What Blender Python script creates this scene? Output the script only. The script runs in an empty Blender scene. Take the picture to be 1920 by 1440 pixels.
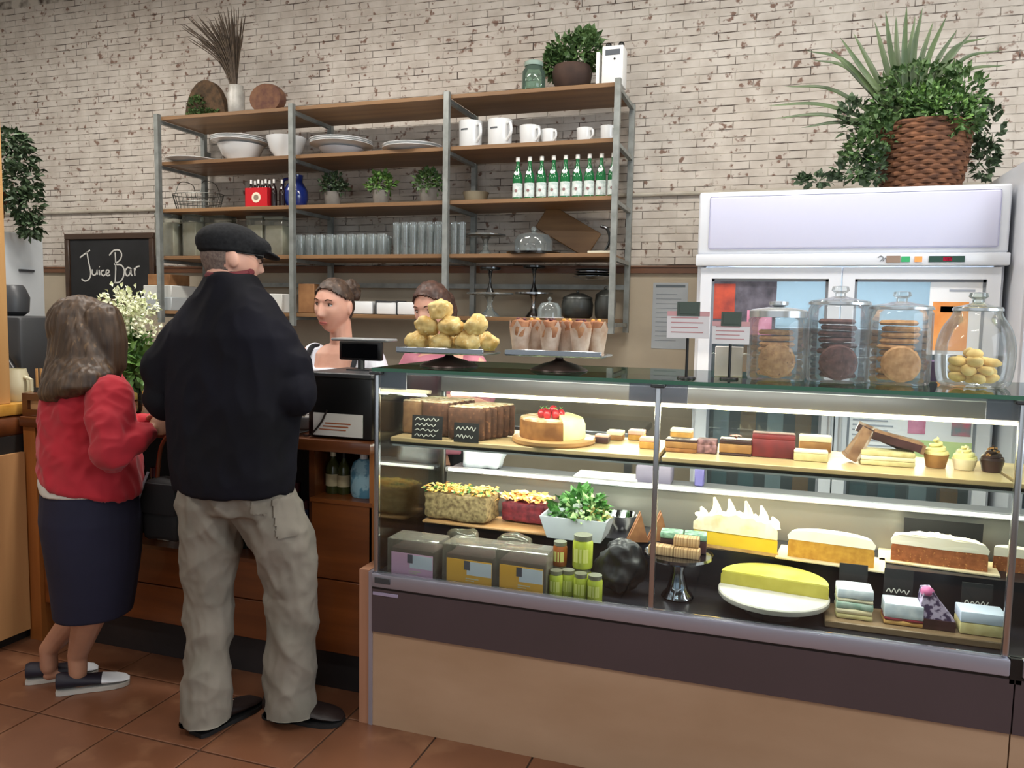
import bpy, bmesh, math, random
from mathutils import Vector, Matrix, noise
rnd = random.Random(7)
PI = math.pi
R = math.radians
scene = bpy.context.scene
COL = scene.collection

# ------------------------------------------------------------------ camera
F_PX, CX, CY, CAM_Z = 1475.0, 960.0, 718.0, 1.5
PITCH, YAW, ROLL = R(5.0), R(18.43), R(1.05)
def _cam_rows():
    cy, sy = math.cos(YAW), math.sin(YAW); cp, sp = math.cos(PITCH), math.sin(PITCH); cr, sr = math.cos(ROLL), math.sin(ROLL)
    rz = Matrix(((cy, sy, 0), (-sy, cy, 0), (0, 0, 1)))
    a = Matrix(((1, 0, 0), (0, 0, -1), (0, 1, 0)))
    p = Matrix(((1, 0, 0), (0, cp, -sp), (0, sp, cp)))
    q = Matrix(((cr, -sr, 0), (sr, cr, 0), (0, 0, 1)))
    return q @ p @ a @ rz
CM = _cam_rows()
cam_d = bpy.data.cameras.new('camera')
cam = bpy.data.objects.new('camera', cam_d); COL.objects.link(cam)
cam_d.sensor_width = 36.0; cam_d.lens = F_PX / 1920 * 36; cam_d.shift_y = (CY - 720) / 1920
cam_d.clip_start = 0.05; cam_d.clip_end = 60
r0, r1, r2 = CM[0], CM[1], CM[2]
cam.matrix_world = Matrix(((r0[0], -r1[0], -r2[0], 0), (r0[1], -r1[1], -r2[1], 0), (r0[2], -r1[2], -r2[2], CAM_Z), (0, 0, 0, 1)))
scene.camera = cam
C0 = Vector((0, 0, CAM_Z))
def ray(px, py): return CM.transposed() @ Vector(((px - CX) / F_PX, (py - CY) / F_PX, 1.0))
def onY(px, py, Y): d = ray(px, py); return C0 + d * (Y / d.y)
def onZ(px, py, Z): d = ray(px, py); return C0 + d * ((Z - CAM_Z) / d.z)
def onX(px, py, X): d = ray(px, py); return C0 + d * (X / d.x)
def ppm(p): return F_PX / (CM @ (Vector(p) - C0)).z

# ------------------------------------------------------------------ world, light, exposure
scene.view_settings.view_transform = 'Standard'
scene.view_settings.look = 'None'
scene.view_settings.gamma = 1.0
scene.view_settings.use_curve_mapping = False
scene.view_settings.exposure = 0.0
scene.cycles.transparent_max_bounces = 32
W = bpy.data.worlds.new('world'); scene.world = W; W.use_nodes = True
bgn = W.node_tree.nodes['Background']; bgn.inputs[0].default_value = (0.82, 0.9, 1.0, 1); bgn.inputs[1].default_value = 0.3
def area(name, loc, target, sx, sy, power, col):
    d = bpy.data.lights.new(name, 'AREA'); d.shape = 'RECTANGLE'; d.size = sx; d.size_y = sy; d.energy = power; d.color = col
    o = bpy.data.objects.new(name, d); COL.objects.link(o); o.location = loc
    o.rotation_euler = (Vector(target) - Vector(loc)).to_track_quat('-Z', 'Y').to_euler()
    return o
# daylight through the shop front behind the viewer and through the window in the right wall
area('shopfront_daylight', (-1.6, -2.85, 2.5), (-1.6, 3.0, 1.4), 7.0, 2.2, 38, (0.93, 0.97, 1.0))
area('side_window_daylight', (3.3, 1.2, 2.2), (0.2, 3.0, 1.2), 2.6, 1.8, 88, (0.78, 0.89, 1.0))

# ------------------------------------------------------------------ materials
def lin(c):
    if isinstance(c, str):
        c = c.lstrip('#'); c = [int(c[i:i + 2], 16) / 255 for i in (0, 2, 4)]
    return tuple((x / 12.92 if x <= 0.04045 else ((x + 0.055) / 1.055) ** 2.4) for x in c[:3]) + (1.0,)
_mats = {}
def mat(name, c1, rough=0.5, c2=None, scale=10.0, stretch=(1, 1, 1), detail=4.0, lo=0.35, hi=0.65, metal=0.0, bump=0.0, bscale=None,
        spec=0.5, coat=0.0, sss=0.0, emit=0.0, alpha=1.0, coords='Object', sheen=0.0, c3=None, lo3=.6, hi3=.65, scale3=None):
    if name in _mats: return _mats[name]
    m = bpy.data.materials.new(name); m.use_nodes = True; nt = m.node_tree; n = nt.nodes; L = nt.links
    b = n['Principled BSDF']
    b.inputs['Base Color'].default_value = lin(c1); b.inputs['Roughness'].default_value = rough; b.inputs['Metallic'].default_value = metal
    b.inputs['Specular IOR Level'].default_value = spec; b.inputs['Coat Weight'].default_value = coat
    b.inputs['Sheen Weight'].default_value = sheen
    if sss: b.inputs['Subsurface Weight'].default_value = sss; b.inputs['Subsurface Radius'].default_value = (0.01, 0.004, 0.002)
    if emit: b.inputs['Emission Color'].default_value = lin(c1); b.inputs['Emission Strength'].default_value = emit
    b.inputs['Alpha'].default_value = alpha
    if c2 or bump:
        if coords == 'World': tc = n.new('ShaderNodeNewGeometry'); src = tc.outputs['Position']
        else: tc = n.new('ShaderNodeTexCoord'); src = tc.outputs[coords]
        mp = n.new('ShaderNodeMapping'); mp.inputs['Scale'].default_value = stretch; L.new(src, mp.inputs[0])
    last = None
    if c2:
        t = n.new('ShaderNodeTexNoise'); t.inputs['Scale'].default_value = scale; t.inputs['Detail'].default_value = detail
        L.new(mp.outputs[0], t.inputs['Vector'])
        r = n.new('ShaderNodeValToRGB'); r.color_ramp.elements[0].position = lo; r.color_ramp.elements[1].position = hi
        r.color_ramp.elements[0].color = lin(c1); r.color_ramp.elements[1].color = lin(c2)
        L.new(t.outputs['Fac'], r.inputs[0]); last = r.outputs[0]
        if c3:
            t3 = n.new('ShaderNodeTexNoise'); t3.inputs['Scale'].default_value = scale3 or scale * 2.3; t3.inputs['Detail'].default_value = detail
            L.new(mp.outputs[0], t3.inputs['Vector'])
            r3 = n.new('ShaderNodeMapRange'); r3.inputs[1].default_value = lo3; r3.inputs[2].default_value = hi3; L.new(t3.outputs['Fac'], r3.inputs[0])
            mx = n.new('ShaderNodeMixRGB'); L.new(r3.outputs[0], mx.inputs[0]); L.new(last, mx.inputs[1]); mx.inputs[2].default_value = lin(c3); last = mx.outputs[0]
        L.new(last, b.inputs['Base Color'])
        if emit: L.new(last, b.inputs['Emission Color'])
    if bump:
        t2 = n.new('ShaderNodeTexNoise'); t2.inputs['Scale'].default_value = bscale or scale * 2; t2.inputs['Detail'].default_value = 5
        L.new(mp.outputs[0], t2.inputs['Vector'])
        bp = n.new('ShaderNodeBump'); bp.inputs['Strength'].default_value = min(1, bump * 40); bp.inputs['Distance'].default_value = bump
        L.new(t2.outputs['Fac'], bp.inputs['Height']); L.new(bp.outputs[0], b.inputs['Normal'])
    _mats[name] = m
    return m
def wood(name, c1, c2, rough=0.45, scale=6, axis=0, coat=0.1, coords='Object'):
    st = [9, 9, 9]; st[axis] = 0.7
    return mat(name, c1, rough, c2, scale=scale / 4, stretch=st, detail=6, lo=.3, hi=.72, coat=coat, coords=coords)
def glass(name, tint='#ffffff', refl=1.0, rough=0.02, haze=0.0, hazecol='#ffffff'):
    """thin clear glass: straight-through tinted transmission with a Fresnel mirror coat and an optional milky part"""
    if name in _mats: return _mats[name]
    m = bpy.data.materials.new(name); m.use_nodes = True; nt = m.node_tree; n = nt.nodes; L = nt.links
    n.remove(n['Principled BSDF']); out = n['Material Output']
    tr = n.new('ShaderNodeBsdfTransparent'); tr.inputs[0].default_value = lin(tint)
    gl = n.new('ShaderNodeBsdfGlossy'); gl.inputs['Roughness'].default_value = rough
    fr = n.new('ShaderNodeFresnel'); fr.inputs[0].default_value = 1.45
    ml = n.new('ShaderNodeMath'); ml.operation = 'MULTIPLY'; ml.inputs[1].default_value = refl; ml.use_clamp = True; L.new(fr.outputs[0], ml.inputs[0])
    a = n.new('ShaderNodeMixShader'); L.new(ml.outputs[0], a.inputs[0]); L.new(tr.outputs[0], a.inputs[1]); L.new(gl.outputs[0], a.inputs[2])
    last = a
    if haze:
        df = n.new('ShaderNodeBsdfDiffuse'); df.inputs[0].default_value = lin(hazecol)
        h = n.new('ShaderNodeMixShader'); h.inputs[0].default_value = haze; L.new(a.outputs[0], h.inputs[1]); L.new(df.outputs[0], h.inputs[2]); last = h
    L.new(last.outputs[0], out.inputs[0])
    _mats[name] = m
    return m
def wicker_mat(name, c1, c2, sx=60, sz=90):
    if name in _mats: return _mats[name]
    m = mat(name, c1, .8, c2, scale=18, bump=.004, bscale=60, stretch=(1, 1, 2.5))
    return m

# ------------------------------------------------------------------ mesh builder
class MB:
    def __init__(s): s.v = []; s.f = []; s.m = []
    def add(s, vs, fs, mi=0, X=None):
        o = len(s.v)
        s.v += [(X @ Vector(v)) if X is not None else Vector(v) for v in vs]
        s.f += [tuple(i + o for i in f) for f in fs]; s.m += [mi] * len(fs)
        return s
    def box(s, c, d, mi=0, rz=0, X=None):
        hx, hy, hz = d[0] / 2, d[1] / 2, d[2] / 2
        vs = [(x, y, z) for z in (-hz, hz) for y in (-hy, hy) for x in (-hx, hx)]
        T = Matrix.Translation(c) @ Matrix.Rotation(rz, 4, 'Z')
        if X is not None: T = X @ T
        return s.add(vs, [(0, 2, 3, 1), (4, 5, 7, 6), (0, 1, 5, 4), (2, 6, 7, 3), (0, 4, 6, 2), (1, 3, 7, 5)], mi, T)
    def bx(s, x0, x1, y0, y1, z0, z1, mi=0): return s.box(((x0 + x1) / 2, (y0 + y1) / 2, (z0 + z1) / 2), (abs(x1 - x0), abs(y1 - y0), abs(z1 - z0)), mi)
    def rbox(s, c, d, b=.01, seg=2, mi=0, cuts=0, X=None, rz=0):
        bm = bmesh.new(); bmesh.ops.create_cube(bm, size=1); bmesh.ops.scale(bm, vec=d, verts=bm.verts)
        bmesh.ops.bevel(bm, geom=list(bm.edges), offset=b, segments=seg, affect='EDGES', profile=.5)
        if cuts: bmesh.ops.subdivide_edges(bm, edges=[e for e in bm.edges if e.calc_length() > max(d) / (cuts + 1)], cuts=cuts, use_grid_fill=True)
        T = Matrix.Translation(c) @ Matrix.Rotation(rz, 4, 'Z')
        if X is not None: T = X @ T
        bm.verts.index_update()
        s.add([v.co.copy() for v in bm.verts], [tuple(v.index for v in f.verts) for f in bm.faces], mi, T); bm.free(); return s
    def ring_loft(s, rings, mi=0, cap=True, closed=True, X=None):
        n = len(rings[0]); vs = [p for r in rings for p in r]; fs = []
        for i in range(len(rings) - 1):
            for j in range(n if closed else n - 1):
                k = (j + 1) % n; fs.append((i * n + j, i * n + k, (i + 1) * n + k, (i + 1) * n + j))
        if cap: fs.append(tuple(reversed(range(n)))); fs.append(tuple((len(rings) - 1) * n + j for j in range(n)))
        return s.add(vs, fs, mi, X)
    def lathe(s, prof, n=24, c=(0, 0, 0), mi=0, X=None, cap=True, sx=1, sy=1):
        rings = [[(c[0] + r * sx * math.cos(2 * PI * j / n), c[1] + r * sy * math.sin(2 * PI * j / n), c[2] + z) for j in range(n)] for r, z in [(max(r, 1e-4), z) for r, z in prof]]
        return s.ring_loft(rings, mi, cap, True, X)
    def tube(s, pts, r, n=8, mi=0, cap=True, X=None, flat=1.0):
        pts = [Vector(p) for p in pts]; rs = r if isinstance(r, (list, tuple)) else [r] * len(pts)
        rings = []; up = None
        for i, p in enumerate(pts):
            t = (pts[min(i + 1, len(pts) - 1)] - pts[max(i - 1, 0)]); t = t.normalized() if t.length > 1e-9 else Vector((0, 0, 1))
            if up is None: up = t.orthogonal().normalized()
            up = (up - t * up.dot(t)); up = up.normalized() if up.length > 1e-6 else t.orthogonal().normalized()
            sd = t.cross(up)
            rings.append([p + (up * math.cos(2 * PI * j / n) + sd * math.sin(2 * PI * j / n) * flat) * rs[i] for j in range(n)])
        return s.ring_loft(rings, mi, cap, True, X)
    def cyl(s, a, b, r, n=12, mi=0, r2=None, X=None): return s.tube([a, b], [r, r if r2 is None else r2], n, mi, True, X)
    def sph(s, c, r, nu=14, nv=9, mi=0, X=None):
        if not isinstance(r, (tuple, list)): r = (r, r, r)
        prof = [[(c[0] + r[0] * math.sin(PI * i / nv) * math.cos(2 * PI * j / nu), c[1] + r[1] * math.sin(PI * i / nv) * math.sin(2 * PI * j / nu), c[2] - r[2] * math.cos(PI * i / nv)) for j in range(nu)] for i in range(1, nv)]
        vs = [p for q in prof for p in q]; b = len(vs); vs += [(c[0], c[1], c[2] - r[2]), (c[0], c[1], c[2] + r[2])]; fs = []
        for i in range(nv - 2):
            for j in range(nu): k = (j + 1) % nu; fs.append((i * nu + j, i * nu + k, (i + 1) * nu + k, (i + 1) * nu + j))
        for j in range(nu): k = (j + 1) % nu; fs.append((b, k, j)); fs.append((b + 1, (nv - 2) * nu + j, (nv - 2) * nu + k))
        return s.add(vs, fs, mi, X)
    def prism(s, pts, a0, a1, plane='xy', mi=0, X=None):
        def P(u, v, w): return (u, v, w) if plane == 'xy' else ((u, w, v) if plane == 'xz' else (w, u, v))
        n = len(pts); vs = [P(u, v, a0) for u, v in pts] + [P(u, v, a1) for u, v in pts]
        fs = [tuple(range(n)), tuple(reversed(range(n, 2 * n)))] + [(i, i + n, (i + 1) % n + n, (i + 1) % n) for i in range(n)]
        return s.add(vs, fs, mi, X)
    def quad(s, a, b, c, d, mi=0, X=None): return s.add([a, b, c, d], [(0, 1, 2, 3)], mi, X)
    def stroke(s, pts, w, nrm=(0, -1, 0), th=.0012, mi=0, X=None):
        """a flat ribbon following pts on a plane with normal nrm (chalk, ink)"""
        pts = [Vector(p) for p in pts]; nrm = Vector(nrm); vs = []; fs = []
        for i, p in enumerate(pts):
            t = (pts[min(i + 1, len(pts) - 1)] - pts[max(i - 1, 0)]).normalized(); sd = t.cross(nrm).normalized() * w / 2
            vs += [p + sd, p - sd, p + sd + nrm * th, p - sd + nrm * th]
        for i in range(len(pts) - 1):
            a = 4 * i; b = a + 4; fs += [(a + 2, a + 3, b + 3, b + 2), (a, a + 2, b + 2, b), (a + 1, b + 1, b + 3, a + 3)]
        return s.add(vs, fs, mi, X)
    def leaf(s, p, d, up, L, w, mi=0, bend=.15):
        d = Vector(d).normalized(); up = Vector(up); sd = d.cross(up)
        sd = sd.normalized() if sd.length > 1e-5 else d.orthogonal().normalized(); up = sd.cross(d); p = Vector(p)
        m = p + d * L * .5 + up * L * bend
        return s.add([p, m + sd * w / 2, p + d * L, m - sd * w / 2, m + up * L * .06], [(0, 1, 4), (1, 2, 4), (2, 3, 4), (3, 0, 4)], mi)
    def mesh(s, name, mats, smooth=True, ang=40):
        me = bpy.data.meshes.new(name); me.from_pydata([tuple(v) for v in s.v], [], s.f)
        for m in (mats if isinstance(mats, (list, tuple)) else [mats]): me.materials.append(m)
        me.polygons.foreach_set('material_index', s.m)
        bm = bmesh.new(); bm.from_mesh(me); bmesh.ops.recalc_face_normals(bm, faces=bm.faces); bm.to_mesh(me); bm.free()
        if smooth: me.shade_smooth(); me.set_sharp_from_angle(angle=R(ang))
        me.update(); return me
    def build(s, name, mats, parent=None, smooth=True, ang=40, world=False):
        if parent is not None and world:
            off = Vector(parent.location); p = parent.parent
            while p: off += Vector(p.location); p = p.parent
            s.v = [Vector(v) - off for v in s.v]
        o = bpy.data.objects.new(name, s.mesh(name, mats, smooth, ang)); COL.objects.link(o)
        if parent is not None: o.parent = parent
        return o
    def solo(s, name, mats, smooth=True, ang=40):
        """top-level mesh whose origin sits at the middle of its base"""
        mn = Vector([min(v[i] for v in s.v) for i in range(3)]); mx = Vector([max(v[i] for v in s.v) for i in range(3)])
        b = Vector(((mn.x + mx.x) / 2, (mn.y + mx.y) / 2, mn.z)); s.v = [Vector(v) - b for v in s.v]
        o = s.build(name, mats, None, smooth, ang); o.location = b; return o
def tag(o, label=None, cat=None, group=None, kind=None):
    if label: o['label'] = label
    if cat: o['category'] = cat
    if group: o['group'] = group
    if kind: o['kind'] = kind
    return o
def thing(name, label, cat, loc=(0, 0, 0), rz=0, group=None):
    o = bpy.data.objects.new(name, None); COL.objects.link(o); o.location = loc; o.rotation_euler = (0, 0, rz); o.empty_display_size = .05
    return tag(o, label, cat, group)
def struct(mb, name, mats, smooth=True): return tag(mb.build(name, mats, None, smooth), kind='structure')
def dup(o, loc=None, rz=None, label=None, group=None, parent=None):
    c = o.copy(); COL.objects.link(c)
    if parent is not None: c.parent = parent
    if loc is not None: c.location = loc
    if rz is not None: c.rotation_euler = (0, 0, rz)
    if label: c['label'] = label
    if group: c['group'] = group
    for ch in list(o.children): dup(ch, parent=c)
    return c
def disp(o, amp, sc, seed=0, z0=None, axis=None):
    me = o.data; off = Vector((seed * 7.3, seed * 3.1, seed * 5.7)); ns = [v.normal.copy() for v in me.vertices]
    for v, nn in zip(me.vertices, ns):
        if z0 is not None and v.co.z < z0: continue
        q = Vector((v.co.x * sc[0], v.co.y * sc[1], v.co.z * sc[2])) if isinstance(sc, tuple) else v.co * sc
        v.co += (nn if axis is None else Vector(axis)) * amp * noise.noise(q + off)
    me.update(); return o
def ridge(o, amp, sc, shear=(0, 0), seed=0):
    me = o.data; off = Vector((seed * 7.3, seed * 3.1, seed * 5.7)); ns = [v.normal.copy() for v in me.vertices]
    for v, nn in zip(me.vertices, ns):
        c = v.co; q = Vector((c.x * sc[0], c.y * sc[1], (c.z + shear[0] * c.x + shear[1] * c.y) * sc[2])) + off
        v.co += nn * amp * (.45 - 1.6 * abs(noise.noise(q)))
    me.update(); return o
def bez(pts, n=8):
    """Catmull-Rom through pts"""
    P = [Vector(p) for p in pts]; P = [P[0] * 2 - P[1]] + P + [P[-1] * 2 - P[-2]]; out = []
    for i in range(1, len(P) - 2):
        for k in range(n):
            t = k / n; a, b, c, d = P[i - 1], P[i], P[i + 1], P[i + 2]
            out.append(.5 * ((2 * b) + (c - a) * t + (2 * a - 5 * b + 4 * c - d) * t * t + (-a + 3 * b - 3 * c + d) * t ** 3))
    return out + [P[-2]]

# ================================================================== ROOM
WALL_Y = 4.86
M_paint = mat('beige_wall_paint', '#b9ac97', .75, '#aca08c', scale=3, bump=.0015, bscale=40)
M_plain = mat('plain_white_paint', '#d8d4cc', .8)
M_brick = mat('whitewashed_brick', '#d0c8be', .82, '#b9afa4', scale=9, lo=.35, hi=.7, bump=.004, bscale=55, coords='World', c3='#806659', lo3=.60, hi3=.68, scale3=24)
M_mortar = mat('smeared_mortar', '#c6beb2', .9, '#4f433c', scale=7, lo=.45, hi=.60, bump=.004, bscale=40, coords='World')
M_tile = mat('terracotta_tile', '#7d5138', .42, '#65402c', scale=2.2, lo=.3, hi=.7, bump=.0012, bscale=30, coords='World', c3='#8c6348', lo3=.55, hi3=.75, scale3=6, coat=.15)
M_grout = mat('dark_grout', '#4a3a30', .9)
struct(MB().bx(-6.9, 3.4, -2.9, WALL_Y + .2, -.12, -.006), 'floor', M_grout)
floor = bpy.data.objects['floor']
ts = .36; tm = MB().prism([(-.1765, -.1765), (.1765, -.1765), (.1765, .1765), (-.1765, .1765)], -.006, -.0016).add(
    [(-.1765, -.1765, -.0016), (.1765, -.1765, -.0016), (.1765, .1765, -.0016), (-.1765, .1765, -.0016), (-.174, -.174, 0), (.174, -.174, 0), (.174, .174, 0), (-.174, .174, 0)],
    [(4, 5, 6, 7), (0, 1, 5, 4), (1, 2, 6, 5), (2, 3, 7, 6), (3, 0, 4, 7)]).mesh('tile', M_tile, False)
for i in range(17):
    for j in range(13):
        o = bpy.data.objects.new('tile', tm); COL.objects.link(o); o.parent = floor; o.location = (-4.5 + i * ts, .12 + j * ts, rnd.uniform(-.0004, 0))
# back wall: plastered below the rail, whitewashed brick above
DADO = 1.785
wb = tag(MB().bx(-6.9, 3.4, WALL_Y + .004, WALL_Y + .2, 0, 3.9).build('wall_back', M_mortar), kind='structure')
MB().bx(-6.9, 3.4, WALL_Y - .001, WALL_Y + .003, 0, DADO - .02).build('plaster', M_paint, wb)
BL, BH, J = .205, .046, .004
def brick_geo(mb, x, z, L=BL - J, H=BH - J, dx=0):
    y1 = WALL_Y + .003; y0 = WALL_Y + .0012 - dx; c = .0016
    a = [(x - L / 2, y1, z - H / 2), (x + L / 2, y1, z - H / 2), (x + L / 2, y1, z + H / 2), (x - L / 2, y1, z + H / 2)]
    b = [(x - L / 2 + c, y0, z - H / 2 + c), (x + L / 2 - c, y0, z - H / 2 + c), (x + L / 2 - c, y0, z + H / 2 - c), (x - L / 2 + c, y0, z + H / 2 - c)]
    mb.add(a + b, [(4, 7, 6, 5), (0, 4, 5, 1), (1, 5, 6, 2), (2, 6, 7, 3), (3, 7, 4, 0)])
cand = []; k = 0
for r in range(44):
    z = DADO + .03 + BH * (r + .5)
    x = -6.85 + (BL / 2 if r % 2 else 0)
    while x < 3.3:
        q = CM @ (Vector((x, WALL_Y, z)) - C0); px = CX + F_PX * q.x / q.z; py = CY + F_PX * q.y / q.z
        vis = 1190 < px < 1925 and 75 < py < 370 or 15 < px < 290 and 82 < py < 430 or 540 < px < 980 and 80 < py < 180
        if 1440 < px < 1890 and py > 150: vis = False
        cand.append((not vis, -ppm((x, WALL_Y, z)), x, z)); x += BL
cand.sort()
bm_ = MB(); brick_geo(bm_, 0, 0); brick_mesh = bm_.mesh('brick', M_brick, False)
for c in cand[:300]:
    o = bpy.data.objects.new('brick', brick_mesh); COL.objects.link(o); o.parent = wb; o.location = (c[2] + rnd.uniform(-.0015, .0015), rnd.uniform(-.0015, .0008), c[3] + rnd.uniform(-.0012, .0012))
mb = MB()
for c in cand[300:]: brick_geo(mb, c[2] + rnd.uniform(-.0015, .0015), c[3] + rnd.uniform(-.0012, .0012), dx=rnd.uniform(-.0006, .0015))
tag(mb.build('brickwork', M_brick, wb, False), kind='stuff')
M_rail = wood('dado_rail_wood', '#7a4f33', '#5c3a24', axis=0)
struct(MB().bx(-6.9, 3.4, WALL_Y - .022, WALL_Y + .002, DADO - .022, DADO + .022).bx(-6.9, 3.4, WALL_Y - .03, WALL_Y, DADO + .014, DADO + .024), 'trim_1', M_rail)
M_cond = mat('painted_conduit', '#c3bcae', .55, '#a79f90', scale=8)
struct(MB().tube([(-6.9, WALL_Y - .014, 2.235), (3.4, WALL_Y - .014, 2.235)], .012, 8), 'trim_2', M_cond)
struct(MB().bx(-6.9, 3.4, -2.9, WALL_Y + .2, 3.9, 4.0), 'ceiling', M_plain)
struct(MB().bx(-7.0, -6.9, -2.9, WALL_Y + .2, 0, 3.9), 'wall_left', M_plain)
struct(MB().bx(3.4, 3.5, -2.9, WALL_Y + .2, 0, 1.3).bx(3.4, 3.5, -2.9, WALL_Y + .2, 3.1, 3.9).bx(3.4, 3.5, -2.9, -.1, 1.3, 3.1).bx(3.4, 3.5, 2.5, WALL_Y + .2, 1.3, 3.1), 'wall_right', M_plain)
struct(MB().bx(-6.9, 3.4, -3.0, -2.9, 0, .5).bx(-6.9, 3.4, -3.0, -2.9, 3.6, 3.9).bx(-6.9, -5.2, -3.0, -2.9, .5, 3.6).bx(2.0, 3.4, -3.0, -2.9, .5, 3.6), 'wall_front', M_plain)
# ceiling lamps: real panels with their own light
M_lamp = mat('lit_lamp_diffuser', '#fff6ea', .5, emit=6.0); M_white_metal = mat('white_enamel_metal', '#e6e6e4', .35)
for i, (x, y) in enumerate(((-4.6, 3.0), (-2.4, 2.9), (-.2, 2.9), (1.9, 2.7), (-3.2, .2), (-.2, .2))):
    t = thing('ceiling_lamp', 'flat white ceiling panel lamp above the ' + ('counter' if i < 4 else 'shop floor'), 'lamp', (x, y, 3.9), 0, 'ceiling panel lamps')
    MB().bx(-.62, .62, -.17, .17, -.07, 0).build('housing', M_white_metal, t); MB().bx(-.58, .58, -.14, .14, -.076, -.069).build('diffuser', M_lamp, t)
    d = bpy.data.lights.new('lamp_light', 'AREA'); d.shape = 'RECTANGLE'; d.size = 1.16; d.size_y = .28; d.energy = (47, 47, 47, 47, 28, 28)[i]; d.color = (1.0, .96, .90)
    lo = bpy.data.objects.new('lamp_light', d); COL.objects.link(lo); lo.parent = t; lo.location = (0, 0, -.085)

# ================================================================== COUNTERS
M_counter = wood('orange_brown_counter_wood', '#8a4d22', '#5f3013', axis=0, rough=.4, coat=.25)
M_counter_v = wood('orange_brown_upright_wood', '#b06c34', '#8a4f22', axis=2, rough=.4, coat=.25)
M_dark = mat('near_black_recess', '#15110f', .7); M_plinth = mat('charcoal_plinth', '#1e1c1e', .55, '#2a2628', scale=6)  # near-black colour for the niche back and the side counter body
M_honey = wood('honey_worktop_wood', '#d9a550', '#b9822f', axis=0, rough=.3, coat=.3)
M_ply = wood('pale_plywood', '#c99a68', '#b9885a', axis=2, rough=.5, coat=.08)
M_brownedge = wood('dark_brown_edge_wood', '#6a3a1c', '#47230f', axis=0, rough=.35, coat=.3)
CF, CB = 2.60, 3.08
ct = thing('service_counter', 'orange-brown wooden service counter with bottle niche behind the customers', 'counter', (-2.25, CF, 0))
def cp(mb, n, m, par=ct): return mb.build(n, m, par, world=True)
cp(MB().bx(-3.06, -1.41, CF + .05, CB, 0, .17), 'plinth', M_plinth)
for i, (x0, x1, z0, z1) in enumerate(((-3.06, -1.68, .17, .33), (-3.06, -1.68, .334, .49), (-1.68, -1.41, .17, .46), (-1.68, -1.41, .464, .765))):
    cp(MB().rbox(((x0 + x1) / 2, CF + .012, (z0 + z1) / 2), (x1 - x0 - .003, .024, z1 - z0), .003, 1), 'front_board', M_counter)
cp(MB().bx(-3.06, -1.68, CF - .012, CB - .02, .49, .505), 'ledge', M_brownedge)
cp(MB().bx(-1.68, -1.41, CF - .006, CB - .02, .765, .78), 'ledge', M_counter)
cp(MB().bx(-1.70, -1.675, CF + .02, CB - .02, .505, .97), 'divider', M_brownedge)
cp(MB().bx(-3.06, -1.41, CB - .02, CB, .17, .97), 'back_panel', M_dark)
cp(MB().bx(-3.13, -3.06, CF - .02, CB, 0, 1.0), 'left_stile', M_counter_v)
cp(MB().bx(-1.425, -1.40, CF, CB, .0, .97), 'side_panel', M_counter_v)
cp(MB().rbox((-2.265, (CF + CB) / 2 - .015, .992), (1.73, CB - CF + .05, .045), .006, 2), 'worktop', M_brownedge)
up = cp(MB().bx(-3.13, -2.62, CF - .02, CF + .02, 1.0145, 1.045).bx(-3.13, -2.62, CF - .02, CF + .02, 1.085, 1.115).bx(-3.13, -3.10, CF - .02, CF + .02, 1.045, 1.085).bx(-2.65, -2.62, CF - .02, CF + .02, 1.045, 1.085), 'upstand_frame', M_brownedge)
cp(MB().bx(-3.10, -2.65, CF - .004, CF + .004, 1.045, 1.085), 'upstand_panel', M_ply, up)
# left wing of the counter, running towards the viewer
wg = thing('side_counter', 'plywood-clad side counter with honey wooden top and dark rounded edge', 'counter', (-3.55, 2.0, 0))
cp(MB().bx(-4.0, -3.16, 1.25, 3.3, 0, .05), 'plinth', M_plinth, wg)
cp(MB().bx(-3.14, -3.12, 1.25, 2.575, .05, .855), 'side_panel', M_ply, wg)
cp(MB().bx(-4.0, -3.14, 1.27, 3.3, .05, .93), 'body', M_dark, wg)
cp(MB().rbox((-3.575, 2.28, .965), (.87, 2.1, .105), .045, 4), 'edge_moulding', M_brownedge, wg)
cp(MB().rbox((-3.58, 2.28, 1.042), (.85, 2.06, .05), .006, 2), 'worktop', M_honey, wg)
p = onZ(4, 757, 1.068)
M_pine = wood('pale_pine_post', '#dcae74', '#c9975c', axis=2)
po = MB().rbox((p.x - .022, p.y, 2.48), (.075, .06, 2.825), .004, 2).solo('timber_post', M_pine)
tag(po, 'pale pine post rising from the honey wooden side counter', 'post')

# items on the left wing
M_steel = mat('brushed_steel', '#b9bcbf', .28, metal=1.0); M_chrome = mat('chrome', '#d9dadc', .08, metal=1.0); M_black = mat('black_plastic', '#131314', .35)
M_dkgrey = mat('dark_grey_plastic', '#3a3c3f', .4)
t = thing('espresso_machine', 'grey espresso machine with slanting lever on the side counter', 'coffee machine', (-3.46, 2.83, 1.0675))
MB().rbox((-.02, .05, .20), (.34, .30, .36), .02, 2).build('body', M_dkgrey, t)
MB().bx(-.17, .13, -.13, .17, .0, .045).build('drip_tray', M_steel, t)
lv = MB().tube([(-.0, -.13, .38), (.07, -.14, .24), (.105, -.14, .19)], [.007, .007, .006], 8).build('lever', M_chrome, t)
MB().tube([(.10, -.14, .195), (.145, -.14, .135)], [.017, .022], 10).build('grip', M_black, lv)
MB().lathe([(.05, 0), (.075, .02), (.08, .09), (.06, .14), (.05, .15)], 16, (-.08, .05, .38)).build('bean_hopper', M_dkgrey, t)
M_cream = mat('cream_glaze', '#cfc8a8', .35)
jg = MB().lathe([(.0, 0), (.05, 0), (.066, .03), (.068, .08), (.05, .13), (.047, .145), (.043, .145), (.045, .13), (.06, .08), (.058, .03), (.0, .012)], 20).tube([(.06, 0, .11), (.10, 0, .10), (.10, 0, .05), (.064, 0, .035)], .008, 8).build('milk_jug', M_cream)
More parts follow.
